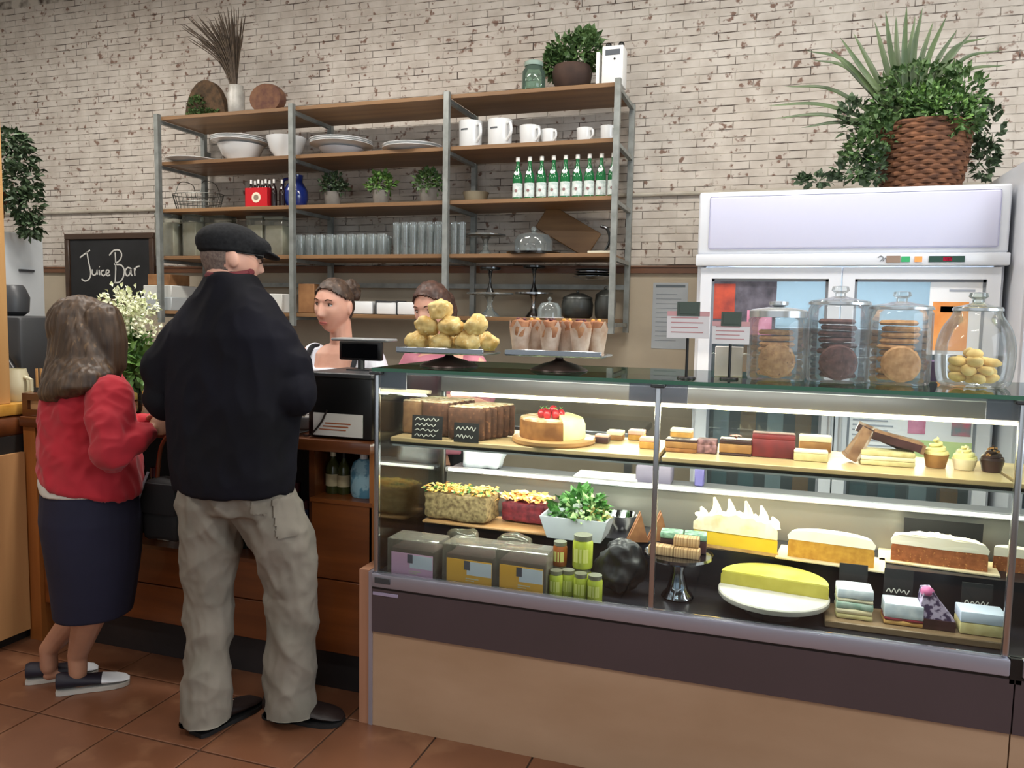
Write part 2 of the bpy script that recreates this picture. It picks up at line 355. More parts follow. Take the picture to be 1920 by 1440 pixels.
jg.location = (-3.26, 2.655, 1.0675); tag(jg, 'cream ceramic jug beside the espresso machine', 'jug')
sp_ = thing('stirrer_pot', 'small pot of wooden stir sticks next to the cream jug', 'pot', (-3.19, 2.72, 1.0675))
MB().lathe([(.0, 0), (.026, 0), (.03, .06), (.027, .06), (.024, .006), (0, .006)], 14).build('pot', M_dkgrey, sp_)
for k in range(6): MB().box((.011 * math.cos(k), .011 * math.sin(k), .075), (.006, .002, .14), 0, k).build('stick', M_pine, sp_)

# white upright fridge at the far left with ivy basket on top
M_fridge_grey = mat('pale_grey_fridge', '#d3d8da', .35, '#c8ced1', scale=2)
t = thing('upright_fridge', 'pale grey upright fridge near the brick wall and the chalkboard', 'fridge', (-4.65, 3.70, 0), R(90))
MB().rbox((0, .33, .985), (.62, .62, 1.95), .012, 2).build('cabinet', M_fridge_grey, t)
dr = MB().rbox((0, -.005, .62), (.616, .04, 1.2), .008, 2).rbox((0, -.005, 1.61), (.616, .04, .70), .008, 2).build('door', M_fridge_grey, t)
MB().bx(.12, .22, -.045, -.026, 1.715, 1.73).build('badge', M_dkgrey, dr)
MB().tube([(-.26, -.02, 1.0), (-.26, -.06, 1.02), (-.26, -.06, 1.18), (-.26, -.02, 1.2)], .01, 8).build('handle', M_steel, dr)
# ------------------------------------------------------------------ foliage helpers
M_leaf = mat('ivy_leaf_green', '#5d7a45', .5, '#3c5830', scale=20, coords='World'); M_leaf2 = mat('fresh_leaf_green', '#6f9448', .5, '#4a6e38', scale=25, coords='World')
M_leafd = mat('deep_leaf_green', '#43583a', .55, '#2e4028', scale=20, coords='World'); M_palm = mat('palm_frond_green', '#5c6e46', .45, '#3f5234', scale=6, coords='World')
M_stem = mat('brown_stem', '#4a3524', .8); M_basket = wicker_mat('brown_wicker', '#7a4f33', '#4a2c1b')
M_soil = mat('potting_soil', '#241b14', .95)
def leafcloud(centres, n, L, par, m, name='foliage', seed=1, up=.4, world=False, w=.6):
    rr = random.Random(seed); mb = MB()
    for _ in range(n):
        c, r = centres[rr.randrange(len(centres))]
        d = Vector((rr.gauss(0, 1), rr.gauss(0, 1), rr.gauss(0, 1))).normalized(); q = Vector(c) + Vector((d.x * r[0], d.y * r[1], d.z * r[2])) * rr.uniform(.45, 1) ** .6
        dd = (d + Vector((rr.uniform(-.6, .6), rr.uniform(-.6, .6), up + rr.uniform(-.5, .5)))).normalized()
        l = L * rr.uniform(.6, 1.25); mb.leaf(q, dd, (rr.gauss(0, 1), rr.gauss(0, 1), 1.2), l, l * w * rr.uniform(.8, 1.2))
    return tag(mb.build(name, m, par, False, world=world), kind='stuff')
def basket(mb, r0, r1, h, rows, n=28, bulge=0.0):
    """woven wall: staggered strands"""
    for i in range(rows):
        z = h * (i + .5) / rows; f = (i + .5) / rows; r = r0 + (r1 - r0) * f + bulge * math.sin(PI * f)
        rings = []
        pts = [((r + .006 * math.cos(PI * (j + i))) * math.cos(2 * PI * j / n), (r + .006 * math.cos(PI * (j + i))) * math.sin(2 * PI * j / n), z) for j in range(n)]
        rad = h / rows * .56; rg = []
        for j in range(n):
            a = 2 * PI * j / n; e = Vector((math.cos(a), math.sin(a), 0)); q = Vector(pts[j])
            rg.append([q + e * rad * math.cos(2 * PI * k / 6) * .7 + Vector((0, 0, 1)) * rad * math.sin(2 * PI * k / 6) for k in range(6)])
        rg.append(rg[0]); mb.ring_loft(rg, 0, False)
    return mb
t = thing('ivy_basket', 'brown wicker basket of dark trailing ivy on top of the pale grey fridge', 'plant', (-4.86, 3.75, 1.9606))
b = basket(MB(), .10, .16, .26, 11).build('basket', M_basket, t); MB().lathe([(.02, .0), (.095, .0), (.15, .24), (.02, .245)], 20).build('soil', M_soil, t)
ivl = lambda px, py: onY(px, py, 3.75) - Vector(t.location)
leafcloud([(ivl(28, 290), (.10, .1, .10)), (ivl(42, 335), (.11, .1, .12)), (ivl(50, 385), (.08, .08, .11)), (ivl(58, 425), (.05, .05, .06)), (ivl(20, 265), (.08, .1, .06)), (ivl(10, 350), (.12, .12, .14))], 1150, .05, t, M_leafd, seed=3, up=-.2)

# chalkboard
M_slate = mat('black_chalkboard', '#1b1c1d', .85, '#27282a', scale=5); M_frame = wood('dark_frame_wood', '#4a3323', '#2f1f15', axis=0); M_chalk = mat('white_chalk', '#d9d8d2', .95)
a = onY(122, 439, WALL_Y - .05); b2 = onY(292, 572, WALL_Y - .05)
bx0, bx1, bz1, bz0 = a.x, b2.x, a.z, b2.z
t = thing('chalkboard', 'framed blackboard sign with white chalk words hung on the brick wall', 'sign', ((bx0 + bx1) / 2, WALL_Y - .031, bz0))
bw, bh = bx1 - bx0, bz1 - bz0; fw = .045
MB().bx(-bw / 2 + .02, bw / 2 - .02, -.018, -.006, .02, bh - .02).build('slate', M_slate, t)
for q in ((-bw / 2, bw / 2, 0, fw), (-bw / 2, bw / 2, bh - fw, bh), (-bw / 2, -bw / 2 + fw, fw, bh - fw), (bw / 2 - fw, bw / 2, fw, bh - fw)):
    MB().rbox(((q[0] + q[1]) / 2, -.018, (q[2] + q[3]) / 2), (q[1] - q[0], .03, q[3] - q[2]), .005, 1).build('frame_bar', M_frame, t)
def chalk(strokes, w, name='lettering', par=t, mt=M_chalk):
    mb = MB()
    for s in strokes:
        pts = bez([(onY(x, y, WALL_Y - .0495) - Vector(par.location)) for x, y in s], 5); mb.stroke([(q.x, -.0185, q.z) for q in pts], w)
    return mb.build(name, mt, par, False)
chalk([[(150, 483), (158, 477), (169, 469)], [(163, 472), (166, 490), (170, 510), (168, 522), (160, 527), (153, 523)],           # J
       [(173, 505), (173, 513), (177, 516), (181, 512), (182, 505)], [(182, 505), (183, 515)],                                    # u
       [(186, 506), (187, 516)], [(186, 500), (187, 501)],                                                                        # i
       [(196, 507), (191, 508), (190, 513), (194, 517), (198, 514)],                                                              # c
       [(199, 513), (204, 511), (204, 507), (200, 507), (199, 513), (202, 517), (207, 515)],                                      # e
       [(216, 473), (217, 490), (217, 510), (216, 530)],                                                                          # B stem
       [(205, 479), (213, 470), (223, 469), (228, 476), (226, 486), (217, 494), (214, 496)], [(217, 496), (227, 497), (233, 506), (231, 520), (224, 529), (214, 530)],
       [(245, 503), (239, 502), (235, 509), (238, 517), (243, 514), (246, 504)], [(246, 503), (246, 514), (249, 517)],            # a
       [(252, 502), (253, 517)], [(253, 508), (256, 501), (262, 499)]], .011)                                                     # r

# flower vase on the counter
M_vase = glass('vase_glass', '#e9f3ee', 1.0, .03); M_water = glass('water', '#dfeee6', .6); M_bloom = mat('white_green_blossom', '#f1f2dc', .7, '#dfe6b4', scale=30, coords='World')
t = thing('flower_vase', 'glass vase with big bunch of creamy white flowers between the two customers', 'vase', (-2.80, 2.84, 1.0155))
MB().lathe([(0, .002), (.055, 0), (.062, .02), (.062, .11), (.045, .15), (.05, .17)], 20, cap=False).build('glass_body', M_vase, t)
MB().tube([(.055 * math.cos(k / 20 * 2 * PI), .055 * math.sin(k / 20 * 2 * PI), .155) for k in range(21)], .004, 6).tube(bez([(-.055, 0, .155), (-.06, -.02, .2), (0, -.03, .225), (.06, -.02, .2), (.055, 0, .155)], 5), .004, 6).build('wire_handle', M_black, t)
rr = random.Random(5); sm = MB(); fl = MB()
heads = []
for k in range(15):
    a = rr.uniform(0, 2 * PI); r = rr.uniform(.03, .16); h = rr.uniform(.36, .55) - r * .35; tip = Vector((r * math.cos(a) + .01, r * .6 * math.sin(a), h)); heads.append(tip)
    sm.tube(bez([(rr.uniform(-.02, .02), rr.uniform(-.02, .02), .02), (tip.x * .25, tip.y * .25, .2), tip], 4), .003, 5)
sm.build('stems', M_leaf2, t)
for k, tip in enumerate(heads):
    fl = MB()
    for q in range(46):
        d = Vector((rr.gauss(0, 1), rr.gauss(0, 1), rr.gauss(0, 1))).normalized(); c = tip + d * rr.uniform(.025, .058)
        fl.leaf(c, d + Vector((0, 0, .4)), (rr.gauss(0, 1), rr.gauss(0, 1), 1), .026, .018, bend=.3)
    fl.build('flower_head', M_bloom, t, False)
leafcloud([((0, 0, .26), (.13, .09, .09)), ((.05, -.02, .2), (.1, .07, .06))], 260, .075, t, M_leaf2, 'leaves', 8)

# till, card terminal, bottles in the niche
M_paper = mat('white_paper', '#dcdad6', .8); M_ink = mat('orange_brown_ink', '#a8603c', .8); M_screen = mat('black_glass_screen', '#0c0d10', .12); M_grey = mat('mid_grey_plastic', '#8d9092', .4)
t = thing('cash_register', 'black till with taped white notice and customer display on the counter', 'till', (-1.55, 2.76, 1.0145))
MB().rbox((0, 0, .12), (.275, .33, .232), .008, 2).build('body', M_black, t)
MB().rbox((0, -.02, .244), (.28, .30, .018), .004, 1).build('lid', M_dkgrey, t)
n = MB().bx(-.112, .10, -.1685, -.1655, .012, .098).build('notice', M_paper, t)
MB().bx(-.06, .05, -.1695, -.1688, .058, .063).bx(-.07, .04, -.1695, -.1688, .046, .051).bx(-.085, .03, -.1695, -.1688, .034, .038).build('print', M_ink, n)
MB().tube(bez([(-.05, -.172, .11), (-.075, -.174, .06), (-.12, -.176, .012), (-.16, -.16, .005)], 5), .004, 6).build('cable', M_black, t)
ds = MB().rbox((0, 0, .33), (.185, .028, .075), .006, 2).build('display', M_black, t)
MB().bx(-.08, .08, -.0155, -.0138, .302, .358).build('screen', M_screen, ds); MB().cyl((0, 0, .252), (0, 0, .30), .014, 10).bx(-.05, .05, -.03, .03, .252, .258).build('stand', M_dkgrey, ds)
MB().rbox((-.02, .06, .372), (.25, .10, .012), .004, 1).build('display_ledge', M_grey, t)
t = thing('card_terminal', 'small grey card payment terminal on the counter beside the till', 'terminal', (-1.80, 2.69, 1.0215))
MB().rbox((0, 0, .03), (.075, .14, .05), .008, 2, X=Matrix.Rotation(R(-8), 4, 'X')).bx(-.03, .03, -.05, .05, -.006, .01).build('body', M_grey, t); MB().bx(-.028, .028, .0, .055, .0585, .0605).build('screen', M_screen, t)
M_receipt = mat('receipt_paper', '#e8e8e6', .7); MB().box((0, .085, .075), (.05, .002, .05), X=Matrix.Rotation(R(-12), 4, 'X')).build('receipt', M_receipt, t)
M_gl_dark = mat('dark_wine_glass', '#10150f', .1); M_gl_green = mat('olive_bottle_glass', '#3b4022', .12); M_gl_blue = mat('blue_spirit_bottle', '#1c2c55', .12); M_lab = mat('white_bottle_label', '#cfd3da', .6); M_lab2 = mat('cream_bottle_label', '#b9ad8b', .6)
M_foil = mat('burgundy_foil', '#4a1420', .35); M_pale = mat('pale_cap', '#d8d3bd', .5)
def bottle(name, label, loc, r, h, glassm, labm, capm, group=None, neck=.32, cat='bottle'):
    t = thing(name, label, cat, loc, rnd.uniform(-.4, .4), group)
    MB().lathe([(0, 0), (r * .95, 0), (r, .006), (r, h * (1 - neck) * .88), (r * .8, h * (1 - neck)), (r * .36, h * (1 - neck * .62)), (r * .33, h * .93), (r * .33, h * .97), (0, h * .97)], 16).build('glass_body', glassm, t)
    MB().lathe([(r * 1.012, h * .18), (r * 1.012, h * .46)], 16, cap=False).build('paper_label', labm, t)
    MB().lathe([(r * .36, h * .86), (r * .38, h * .86), (r * .38, h), (0, h)], 12).build('cap', capm, t)
    return t
bs = [(573, 'squat dark wine bottle with white label beside the wood ledge', .038, .29, M_gl_dark, M_lab, M_foil, .505), (590, 'blue spirit bottle with pale label standing in the niche', .034, .235, M_gl_blue, M_lab, M_foil, .505),
      (607, 'slim blue bottle with light label standing in the niche', .030, .24, M_gl_blue, M_lab, M_pale, .505), (625, 'olive bottle with pale square cap under the till', .030, .17, M_gl_green, M_lab2, M_pale, .78), (645, 'olive bottle with dark cap under the till', .026, .165, M_gl_green, M_lab2, M_black, .78)]
for px, lb, r, h, g, l, c, z in bs:
    q = onY(px, 900, 2.70); x = q.x if z > .6 else (-1.838 if px < 580 else min(q.x, -1.748))
    bottle('bottle', lb, (x, 2.70 if z > .6 else 2.68 + (590 - px) * .004, z + .0005), r, h, g, l, c)
for k, (x, h) in enumerate(((-2.92, .30), (-2.83, .29), (-2.73, .3), (-2.64, .31), (-2.55, .3), (-2.36, .3), (-2.27, .29), (-2.17, .3), (-2.08, .31), (-1.99, .3), (-1.90, .29))):
    bottle('wine_bottle', 'dark wine bottle in the row standing in the open counter niche', (x, 2.72 + .03 * (k % 2), .5055), .037, h, M_gl_dark, M_gl_dark if k % 3 else M_lab2, M_foil, 'wine bottles in the niche')
bk = MB().rbox((-2.45, 2.70, .575), (.06, .09, .138), .003, 1).solo('tea_carton', mat('pale_printed_card', '#8f8c84', .7, '#d2cfc4', scale=60, lo=.5, hi=.55)); tag(bk, 'pale printed carton among the dark bottles in the counter niche', 'carton')
M_bluebag = mat('light_blue_print_bag', '#9cc6d4', .5, '#5b93ad', scale=22, lo=.48, hi=.55)
t = thing('blue_pouch', 'light blue printed pouch with white cap on the ledge beside the glass case', 'pouch', (-1.492, 2.68, .781))
MB().ring_loft([[(w * math.cos(2 * PI * j / 20), d * math.sin(2 * PI * j / 20), z) for j in range(20)] for z, w, d in ((0, .05, .032), (.02, .056, .036), (.10, .057, .034), (.135, .045, .024), (.15, .02, .016))]).build('body', M_bluebag, t)
MB().lathe([(.014, .148), (.016, .15), (.016, .175), (0, .176)], 12).build('cap', mat('white_plastic', '#e4e6e8', .4), t)

# ================================================================== WALL SHELVING
SX = (-3.98, -2.935, -1.88, -0.872); SF, SB = 4.35, 4.80
SZ = (2.772, 2.475, 2.163, 1.850, 1.482)      # tops of the five boards
M_board = wood('pale_shelf_wood', '#8f6c48', '#6e4f31', axis=0, rough=.5); M_galv = mat('galvanised_steel', '#989c99', .45, '#808480', scale=14, metal=.4)
sh = thing('wall_shelving', 'wide open shelving unit of steel posts and wooden boards on the brick wall', 'shelving', (-2.43, 4.57, 1.40))
for x in SX:
    MB().bx(x - .016, x + .016, SF - .018, SF + .014, 1.40, 2.785).build('post', M_galv, sh, world=True)
    MB().bx(x - .016, x + .016, SB - .016, SB + .016, 1.40, 2.76).build('post', M_galv, sh, world=True)
    for z in SZ:
        MB().bx(x - .012, x + .012, SF + .014, SB - .016, z - .045, z - .023).build('cross_rail', M_galv, sh, world=True)
for k in range(3):
    for z in SZ:
        MB().rbox(((SX[k] + SX[k + 1]) / 2, (SF + SB) / 2 + .002, z - .012), (SX[k + 1] - SX[k] - .034, SB - SF - .02, .024), .002, 1).build('board', M_board, sh, world=True)
MB().bx(SX[0], SX[3], SB - .01, SB + .01, 1.66, 1.69).build('back_rail', M_galv, sh, world=True)
for z in (2.60, 1.45):
    MB().bx(SX[3] - .01, SX[3] + .01, SB + .012, WALL_Y, z, z + .03).bx(SX[0] - .01, SX[0] + .01, SB + .012, WALL_Y, z, z + .03).build('wall_bracket', M_galv, sh, world=True)
def at(px, lvl, Y=4.5):
    p = onY(px, 400, Y)
    for _ in range(3):
        q = CM @ (Vector((p.x, Y, SZ[lvl])) - C0); p = onY(px, CY + F_PX * q.y / q.z, Y)
    return Vector((p.x, Y, SZ[lvl] + .0008))
def sc(px, p): return px / ppm(p)
M_china = mat('white_china', '#e4e6e6', .22, coat=.4); M_china2 = mat('pale_blue_white_china', '#d3d9e2', .22, coat=.4); M_cg = glass('clear_glassware', '#f4f8f7', 1.6, .03); M_cg2 = glass('frosted_glassware', '#eef4f3', 1.5, .06, .10, '#e8f0f0')
# ---- crockery
def plate(mb, r, h, z=0, n=32): return mb.lathe([(0, z), (r * .55, z), (r * .62, z + h * .25), (r, z + h), (r, z + h * 1.12), (r * .6, z + h * .45), (0, z + h * .35)], n)
def plates(px, y, wpx, count, label, lvl=1, gap=.011, m=M_china, base=0, Y=4.5, grp='plates on the second shelf'):
    p = at(px, lvl, Y); r = sc(wpx, p) / 2
    for k in range(count):
        o = plate(MB(), r * (1 - .01 * (k % 2)), .022).build('dinner_plate', m); o.location = p + Vector((rnd.uniform(-.003, .003), rnd.uniform(-.003, .003), base + k * gap)); tag(o, label, 'plate', grp)
def bowl(px, wpx, hpx, label, lvl=1, m=M_china, base=0, Y=4.5, name='bowl'):
    p = at(px, lvl, Y); r = sc(wpx, p) / 2; h = sc(hpx, p)
    o = MB().lathe([(0, 0), (r * .5, 0), (r * .52, h * .08), (r * .8, h * .4), (r, h), (r * .96, h), (r * .76, h * .42), (r * .45, h * .14), (0, h * .12)], 32).build(name, m)
    o.location = p + Vector((0, 0, base)); return tag(o, label, 'bowl')
plates(366, 0, 104, 1, 'flat white plate lying alone at the end of the crockery shelf', gap=.013); 
bowl(452, 84, 30, 'wide white bowl carrying a stack of plates on top')
plates(450, 0, 104, 3, 'white plate stacked on top of the wide bowl', base=.105)
bowl(537, 74, 40, 'deep white bowl standing behind the steel post')
bowl(640, 84, 14, 'shallow pale blue-white dish under the plate pile', m=M_china2)
plates(640, 0, 118, 3, 'white plate piled on the shallow pale dish', base=.05)
plates(774, 0, 116, 2, 'wide white plate in the low pile beside the jugs', gap=.016)
M_print = mat('grey_print', '#55585c', .6)
def mug(px, wpx, hpx, label, name='mug', cat='mug', flare=1.0):
    p = at(px, 1, 4.47); r = sc(wpx, p) / 2; h = sc(hpx, p); t = thing(name, label, cat, p, R(-35))
    MB().lathe([(0, 0), (r * .93, 0), (r * .97, h * .03), (r * flare, h), (r * flare * .94, h), (r * .9, h * .06), (0, h * .05)], 28).build('cup', M_china, t)
    MB().tube(bez([(r * .95, 0, h * .82), (r * 1.42, 0, h * .8), (r * 1.5, 0, h * .45), (r * .95, 0, h * .2)], 5), r * .12, 8).build('handle', M_china, t)
    w = r * .55; MB().ring_loft([[(r * 1.006 * math.cos(R(a)), r * 1.006 * math.sin(R(a)), z) for a in (-88, -78, -68, -58, -48)] for z in (h * .62, h * .68)], cap=False, closed=False).build('print', M_print, t)
    return t
mug(882, 44, 50, 'tall white jug-sized mug next to the steel post', 'jug_mug'); mug(937, 46, 50, 'tall white mug second from the steel post', 'jug_mug')
mug(993, 38, 36, 'medium white mug beside the tall mugs', flare=1.05); mug(1029, 28, 28, 'small white cup tucked behind the medium mug', flare=1.04)
mug(1096, 30, 27, 'small white espresso cup standing alone on the shelf', flare=1.04); mug(1139, 27, 29, 'small white cup at the right-hand post end of the crockery shelf', flare=1.04)

# ---- top board
M_moss = mat('moss_green', '#5b6232', .9, '#6d4a2c', scale=14, bump=.01, bscale=40); M_log = mat('log_slice_brown', '#5a3a30', .85, '#75533c', scale=20, bump=.006); M_enamel = mat('grey_enamel', '#b9b6ae', .4, '#8e8b84', scale=10)
M_dry = mat('dry_grass_brown', '#40352c', .8, '#5a4c3d', scale=30); M_greenglass = glass('green_jar_glass', '#b9d2c4', 1.3, .05, .12, '#a9c6b6'); M_pot_dk = mat('dark_clay_pot', '#4a352b', .8, '#33241e', scale=8)
p = at(388, 0, 4.55); r = sc(86, p) / 2
t = thing('moss_tray', 'upright half-round tray covered in brown twigs and green moss', 'decoration', p)
MB().prism([(r * 1.06 * math.cos(PI * k / 20), r * 1.72 * math.sin(PI * k / 20)) for k in range(21)], -.02, .03, 'xz').build('twig_disc', mat('twig_brown', '#5d4630', .9, '#3d3020', scale=30, bump=.006), t)
leafcloud([((-.02, -.03, .04), (.13, .02, .035)), ((-.06, -.03, .10), (.06, .015, .06)), ((.03, -.03, .03), (.1, .02, .02))], 420, .03, t, mat('moss_tuft_green', '#4f6a34', .8, '#39502a', scale=30), 'moss', 4)
p = at(443, 0, 4.47); t = thing('grass_vase', 'slim grey enamel jug holding a sheaf of dry brown grass', 'vase', p); h = sc(54, p); r = sc(32, p) / 2
MB().lathe([(0, 0), (r * .85, 0), (r * .9, h * .1), (r, h * .7), (r * .8, h * .82), (r * .85, h), (r * .78, h), (r * .74, h * .82), (r * .9, h * .68), (0, h * .05)], 20).build('jug', M_enamel, t)
rr = random.Random(11)
for k in range(110):
    a = rr.uniform(-1, 1); l = rr.uniform(.32, .52); lean = -.20 + .26 * a; tip = Vector((lean * l * 2.0 + rr.uniform(-.02, .02), rr.uniform(-.08, .08), h + l * (1 - .3 * abs(lean))))
    MB().tube(bez([(rr.uniform(-.01, .01), 0, h * .6), (tip.x * .35, tip.y * .4, h + l * .45), tip], 4), [.0034] * 7 + [.0042, .001], 4).build('grass_stalk', M_dry, t)
p = at(502, 0, 4.5); r = sc(72, p) / 2
t = thing('log_slice', 'round brown bark disc propped upright on the top board', 'decoration', p)
MB().add(*(lambda rings: ([q for g in rings for q in g], [(i * 24 + j, i * 24 + (j + 1) % 24, (i + 1) * 24 + (j + 1) % 24, (i + 1) * 24 + j) for i in range(2) for j in range(24)] + [tuple(range(24)), tuple(range(71, 47, -1))]))(
    [[(rr_ * r * math.cos(2 * PI * j / 24), y, r * .78 + rr_ * r * .78 * math.sin(2 * PI * j / 24)) for j in range(24)] for rr_, y in ((.94, -.03), (1, 0), (.95, .035))])).build('disc', M_log, t)
MB().lathe([(0, 0), (r * .3, 0), (r * .2, .018), (0, .02)], 12).build('foot', M_log, t)
p = at(1000, 0, 4.42); h = sc(54, p); r = sc(44, p) / 2
t = thing('glass_canister', 'green-tinted glass storage jar on the top board beside the potted fern', 'jar', p)
MB().lathe([(0, 0), (r * .92, 0), (r, .012), (r, h * .62), (r * .72, h * .78), (r * .72, h * .82)], 24, cap=False).build('glass_body', M_greenglass, t)
MB().lathe([(r * .78, h * .82), (r * .8, h * .84), (r * .8, h * .95), (r * .6, h), (0, h * 1.01)], 24).build('lid', mat('sage_green_lid', '#8fa398', .45), t)
p = at(1072, 0, 4.52); r = sc(84, p) / 2; h = sc(48, p)
t = thing('potted_fern', 'bushy green fern in a round dark pot beside the white clock box', 'plant', p)
MB().lathe([(0, 0), (r * .55, 0), (r * .82, h * .35), (r * .9, h * .75), (r * .8, h), (r * .74, h), (r * .8, h * .8), (0, h * .8)], 24).build('pot', M_pot_dk, t)
leafcloud([((0, .03, h + .07), (.15, .12, .11)), ((.06, .03, h + .1), (.10, .1, .1)), ((-.1, .03, h + .03), (.06, .06, .07))], 900, .05, t, M_leaf, seed=9)
p = at(1149, 0, 4.45); w = sc(40, p); h = sc(72, p)
t = thing('clock_box', 'white upright box with dark display window at the end of the top board', 'box', p)
MB().rbox((0, .03, h / 2), (w, .12, h), .006, 2).build('body', mat('white_painted_box', '#e9e9e6', .4), t); MB().bx(-w * .34, w * .34, -.0318, -.0295, h * .76, h * .9).build('display', mat('grey_display', '#5a5f66', .3), t)
MB().lathe([(0, 0), (.006, 0), (.006, .003), (0, .003)], 10, X=Matrix.Translation((w * .1, -.03, h * .66)) @ Matrix.Rotation(R(90), 4, 'X')).build('knob', M_black, t)
for s in (-1, 1): MB().sph((s * w * .3, .03, h + .018), .018, 10, 7).build('bell', M_black, t)
MB().bx(-w * .5 - .034, -w * .5 - .016, -.02, .06, 0, h * .88).build('side_rail', mat('white_painted_box', '#e9e9e6', .4), t)

# ---- third board
M_wire = mat('grey_wire', '#6f716c', .4, metal=.8)
p = at(372, 2, 4.55); w = sc(104, p) / 2; h = sc(54, p); t = thing('wire_basket', 'oval grey wire basket with raised handles on the third board', 'basket', p); mb = MB()
for z, f in ((.004, .82), (h * .3, .92), (h * .58, 1.0)):
    mb.tube([(w * f * math.cos(2 * PI * k / 32), .12 * f * math.sin(2 * PI * k / 32), z) for k in range(33)], .003, 5)
mb.build('hoops', M_wire, t); mb = MB()
for k in range(28): a = 2 * PI * k / 28; mb.tube([(w * .82 * math.cos(a), .098 * math.sin(a), .004), (w * math.cos(a), .12 * math.sin(a), h * .58)], .0016, 4)
for k in range(-5, 6): mb.tube([(w * .15 * k, -.09 * math.sqrt(max(.02, 1 - (k / 5.6) ** 2)), .004), (w * .15 * k, .09 * math.sqrt(max(.02, 1 - (k / 5.6) ** 2)), .004)], .0016, 4)
mb.build('mesh_wires', M_wire, t)
for s in (-1, 1): MB().tube(bez([(s * w * .55, -.1, h * .58), (s * w * .5, -.06, h * .98), (s * w * .5, .06, h * .98), (s * w * .55, .1, h * .58)], 5), .003, 5).build('handle', M_wire, t)
# red six-pack
M_red = mat('glossy_red_card', '#c01c25', .35); M_cola = mat('cola_dark_glass', '#1d0d0c', .1); M_whitecap = mat('white_cap', '#e5e2dc', .4); M_badge = mat('cream_badge', '#e8dcc2', .6)
p = at(486, 2, 4.44); w = sc(50, p); h = sc(36, p)
t = thing('drink_carrier', 'red cardboard bottle carrier with round cream badge on the third board', 'carrier', p)
MB().bx(-w / 2, w / 2, -.03, -.028, 0, h).bx(-w / 2, w / 2, .058, .06, 0, h).bx(-w / 2, -w / 2 + .002, -.03, .06, 0, h).bx(w / 2 - .002, w / 2, -.03, .06, 0, h).bx(-w / 2, w / 2, -.03, .06, 0, .002).build('box', M_red, t)
MB().lathe([(0, 0), (h * .27, 0), (h * .27, .002), (0, .002)], 20, X=Matrix.Translation((0, -.0302, h * .5)) @ Matrix.Rotation(R(90), 4, 'X')).build('badge', M_badge, t)
MB().lathe([(h * .08, 0), (h * .15, 0), (h * .15, .0026), (h * .08, .0026)], 16, X=Matrix.Translation((0, -.0302, h * .5)) @ Matrix.Rotation(R(90), 4, 'X')).build('emblem', mat('grey_brown_print', '#8b7a68', .6), t)
def softdrink(x, y, lab):
    b = bottle('soft_drink_bottle', lab, (x, y, p.z + .0022), .0195, h * 1.42, M_cola, M_cola, M_whitecap, 'soft drink bottles'); return b
for i in range(3):
    for j in range(2): softdrink(p.x - w / 3.1 + i * w / 3.1, p.y - .006 + j * .042, 'dark soft drink bottle standing inside the red carrier')
for k, px in enumerate((514, 524)): softdrink(at(px, 2, 4.44).x, 4.44 + .03 * k, 'dark soft drink bottle standing beside the red carrier')
M_blue = mat('cobalt_blue_glaze', '#1c2c6e', .15, coat=.5)
p = at(555, 2, 4.54); h = sc(62, p); r = sc(46, p) / 2; t = thing('blue_jug', 'cobalt blue glazed jug behind the steel post', 'jug', p)
MB().lathe([(0, 0), (r * .7, 0), (r, h * .3), (r * .95, h * .55), (r * .55, h * .8), (r * .6, h), (r * .52, h), (r * .48, h * .8), (r * .85, h * .5), (0, h * .05)], 28).build('body', M_blue, t)
MB().tube(bez([(-r * .55, 0, h * .92), (-r * 1.2, 0, h * .85), (-r * 1.15, 0, h * .5), (-r * .9, 0, h * .4)], 5), r * .13, 8).build('handle', M_blue, t)
M_zinc = mat('zinc_grey_pot', '#7b7770', .6, '#645f58', scale=10)
def herb(px, label, seed, lvl=2, wpx=34, hpx=28):
    p = at(px, lvl, 4.52); r = sc(wpx, p) / 2; h = sc(hpx, p); t = thing('potted_herb', label, 'plant', p)
    MB().lathe([(0, 0), (r * .78, 0), (r, h), (r * .93, h), (r * .85, h * .85), (0, h * .85)], 20).build('pot', M_zinc, t)
    leafcloud([((0, 0, h + .035), (.09, .08, .05)), ((0, 0, h + .065), (.06, .06, .05))], 230, .038, t, (M_leaf, M_leaf2, M_leafd)[seed % 3], seed=20 + seed)
herb(624, 'bushy herb in a grey zinc pot nearest the blue jug', 2); herb(714, 'light green herb in the middle zinc pot of three', 1); herb(803, 'spreading dark green herb in a zinc pot nearest the middle post', 0, wpx=36)
p = at(892, 2, 4.6); o = bowl(892, 50, 26, 'faint beige bowl at the back of the third board beside the mineral water', 2, mat('beige_stoneware', '#a39a83', .5), 0, 4.66)
M_mw = mat('emerald_bottle_glass', '#1f6a3c', .08, spec=.8); M_mwl = mat('white_water_label', '#d7dfdc', .5, '#b9c9c4', scale=40, lo=.5, hi=.6)
p0_ = at(970, 2, 4.43); hh = sc(78, p0_)
proto = None
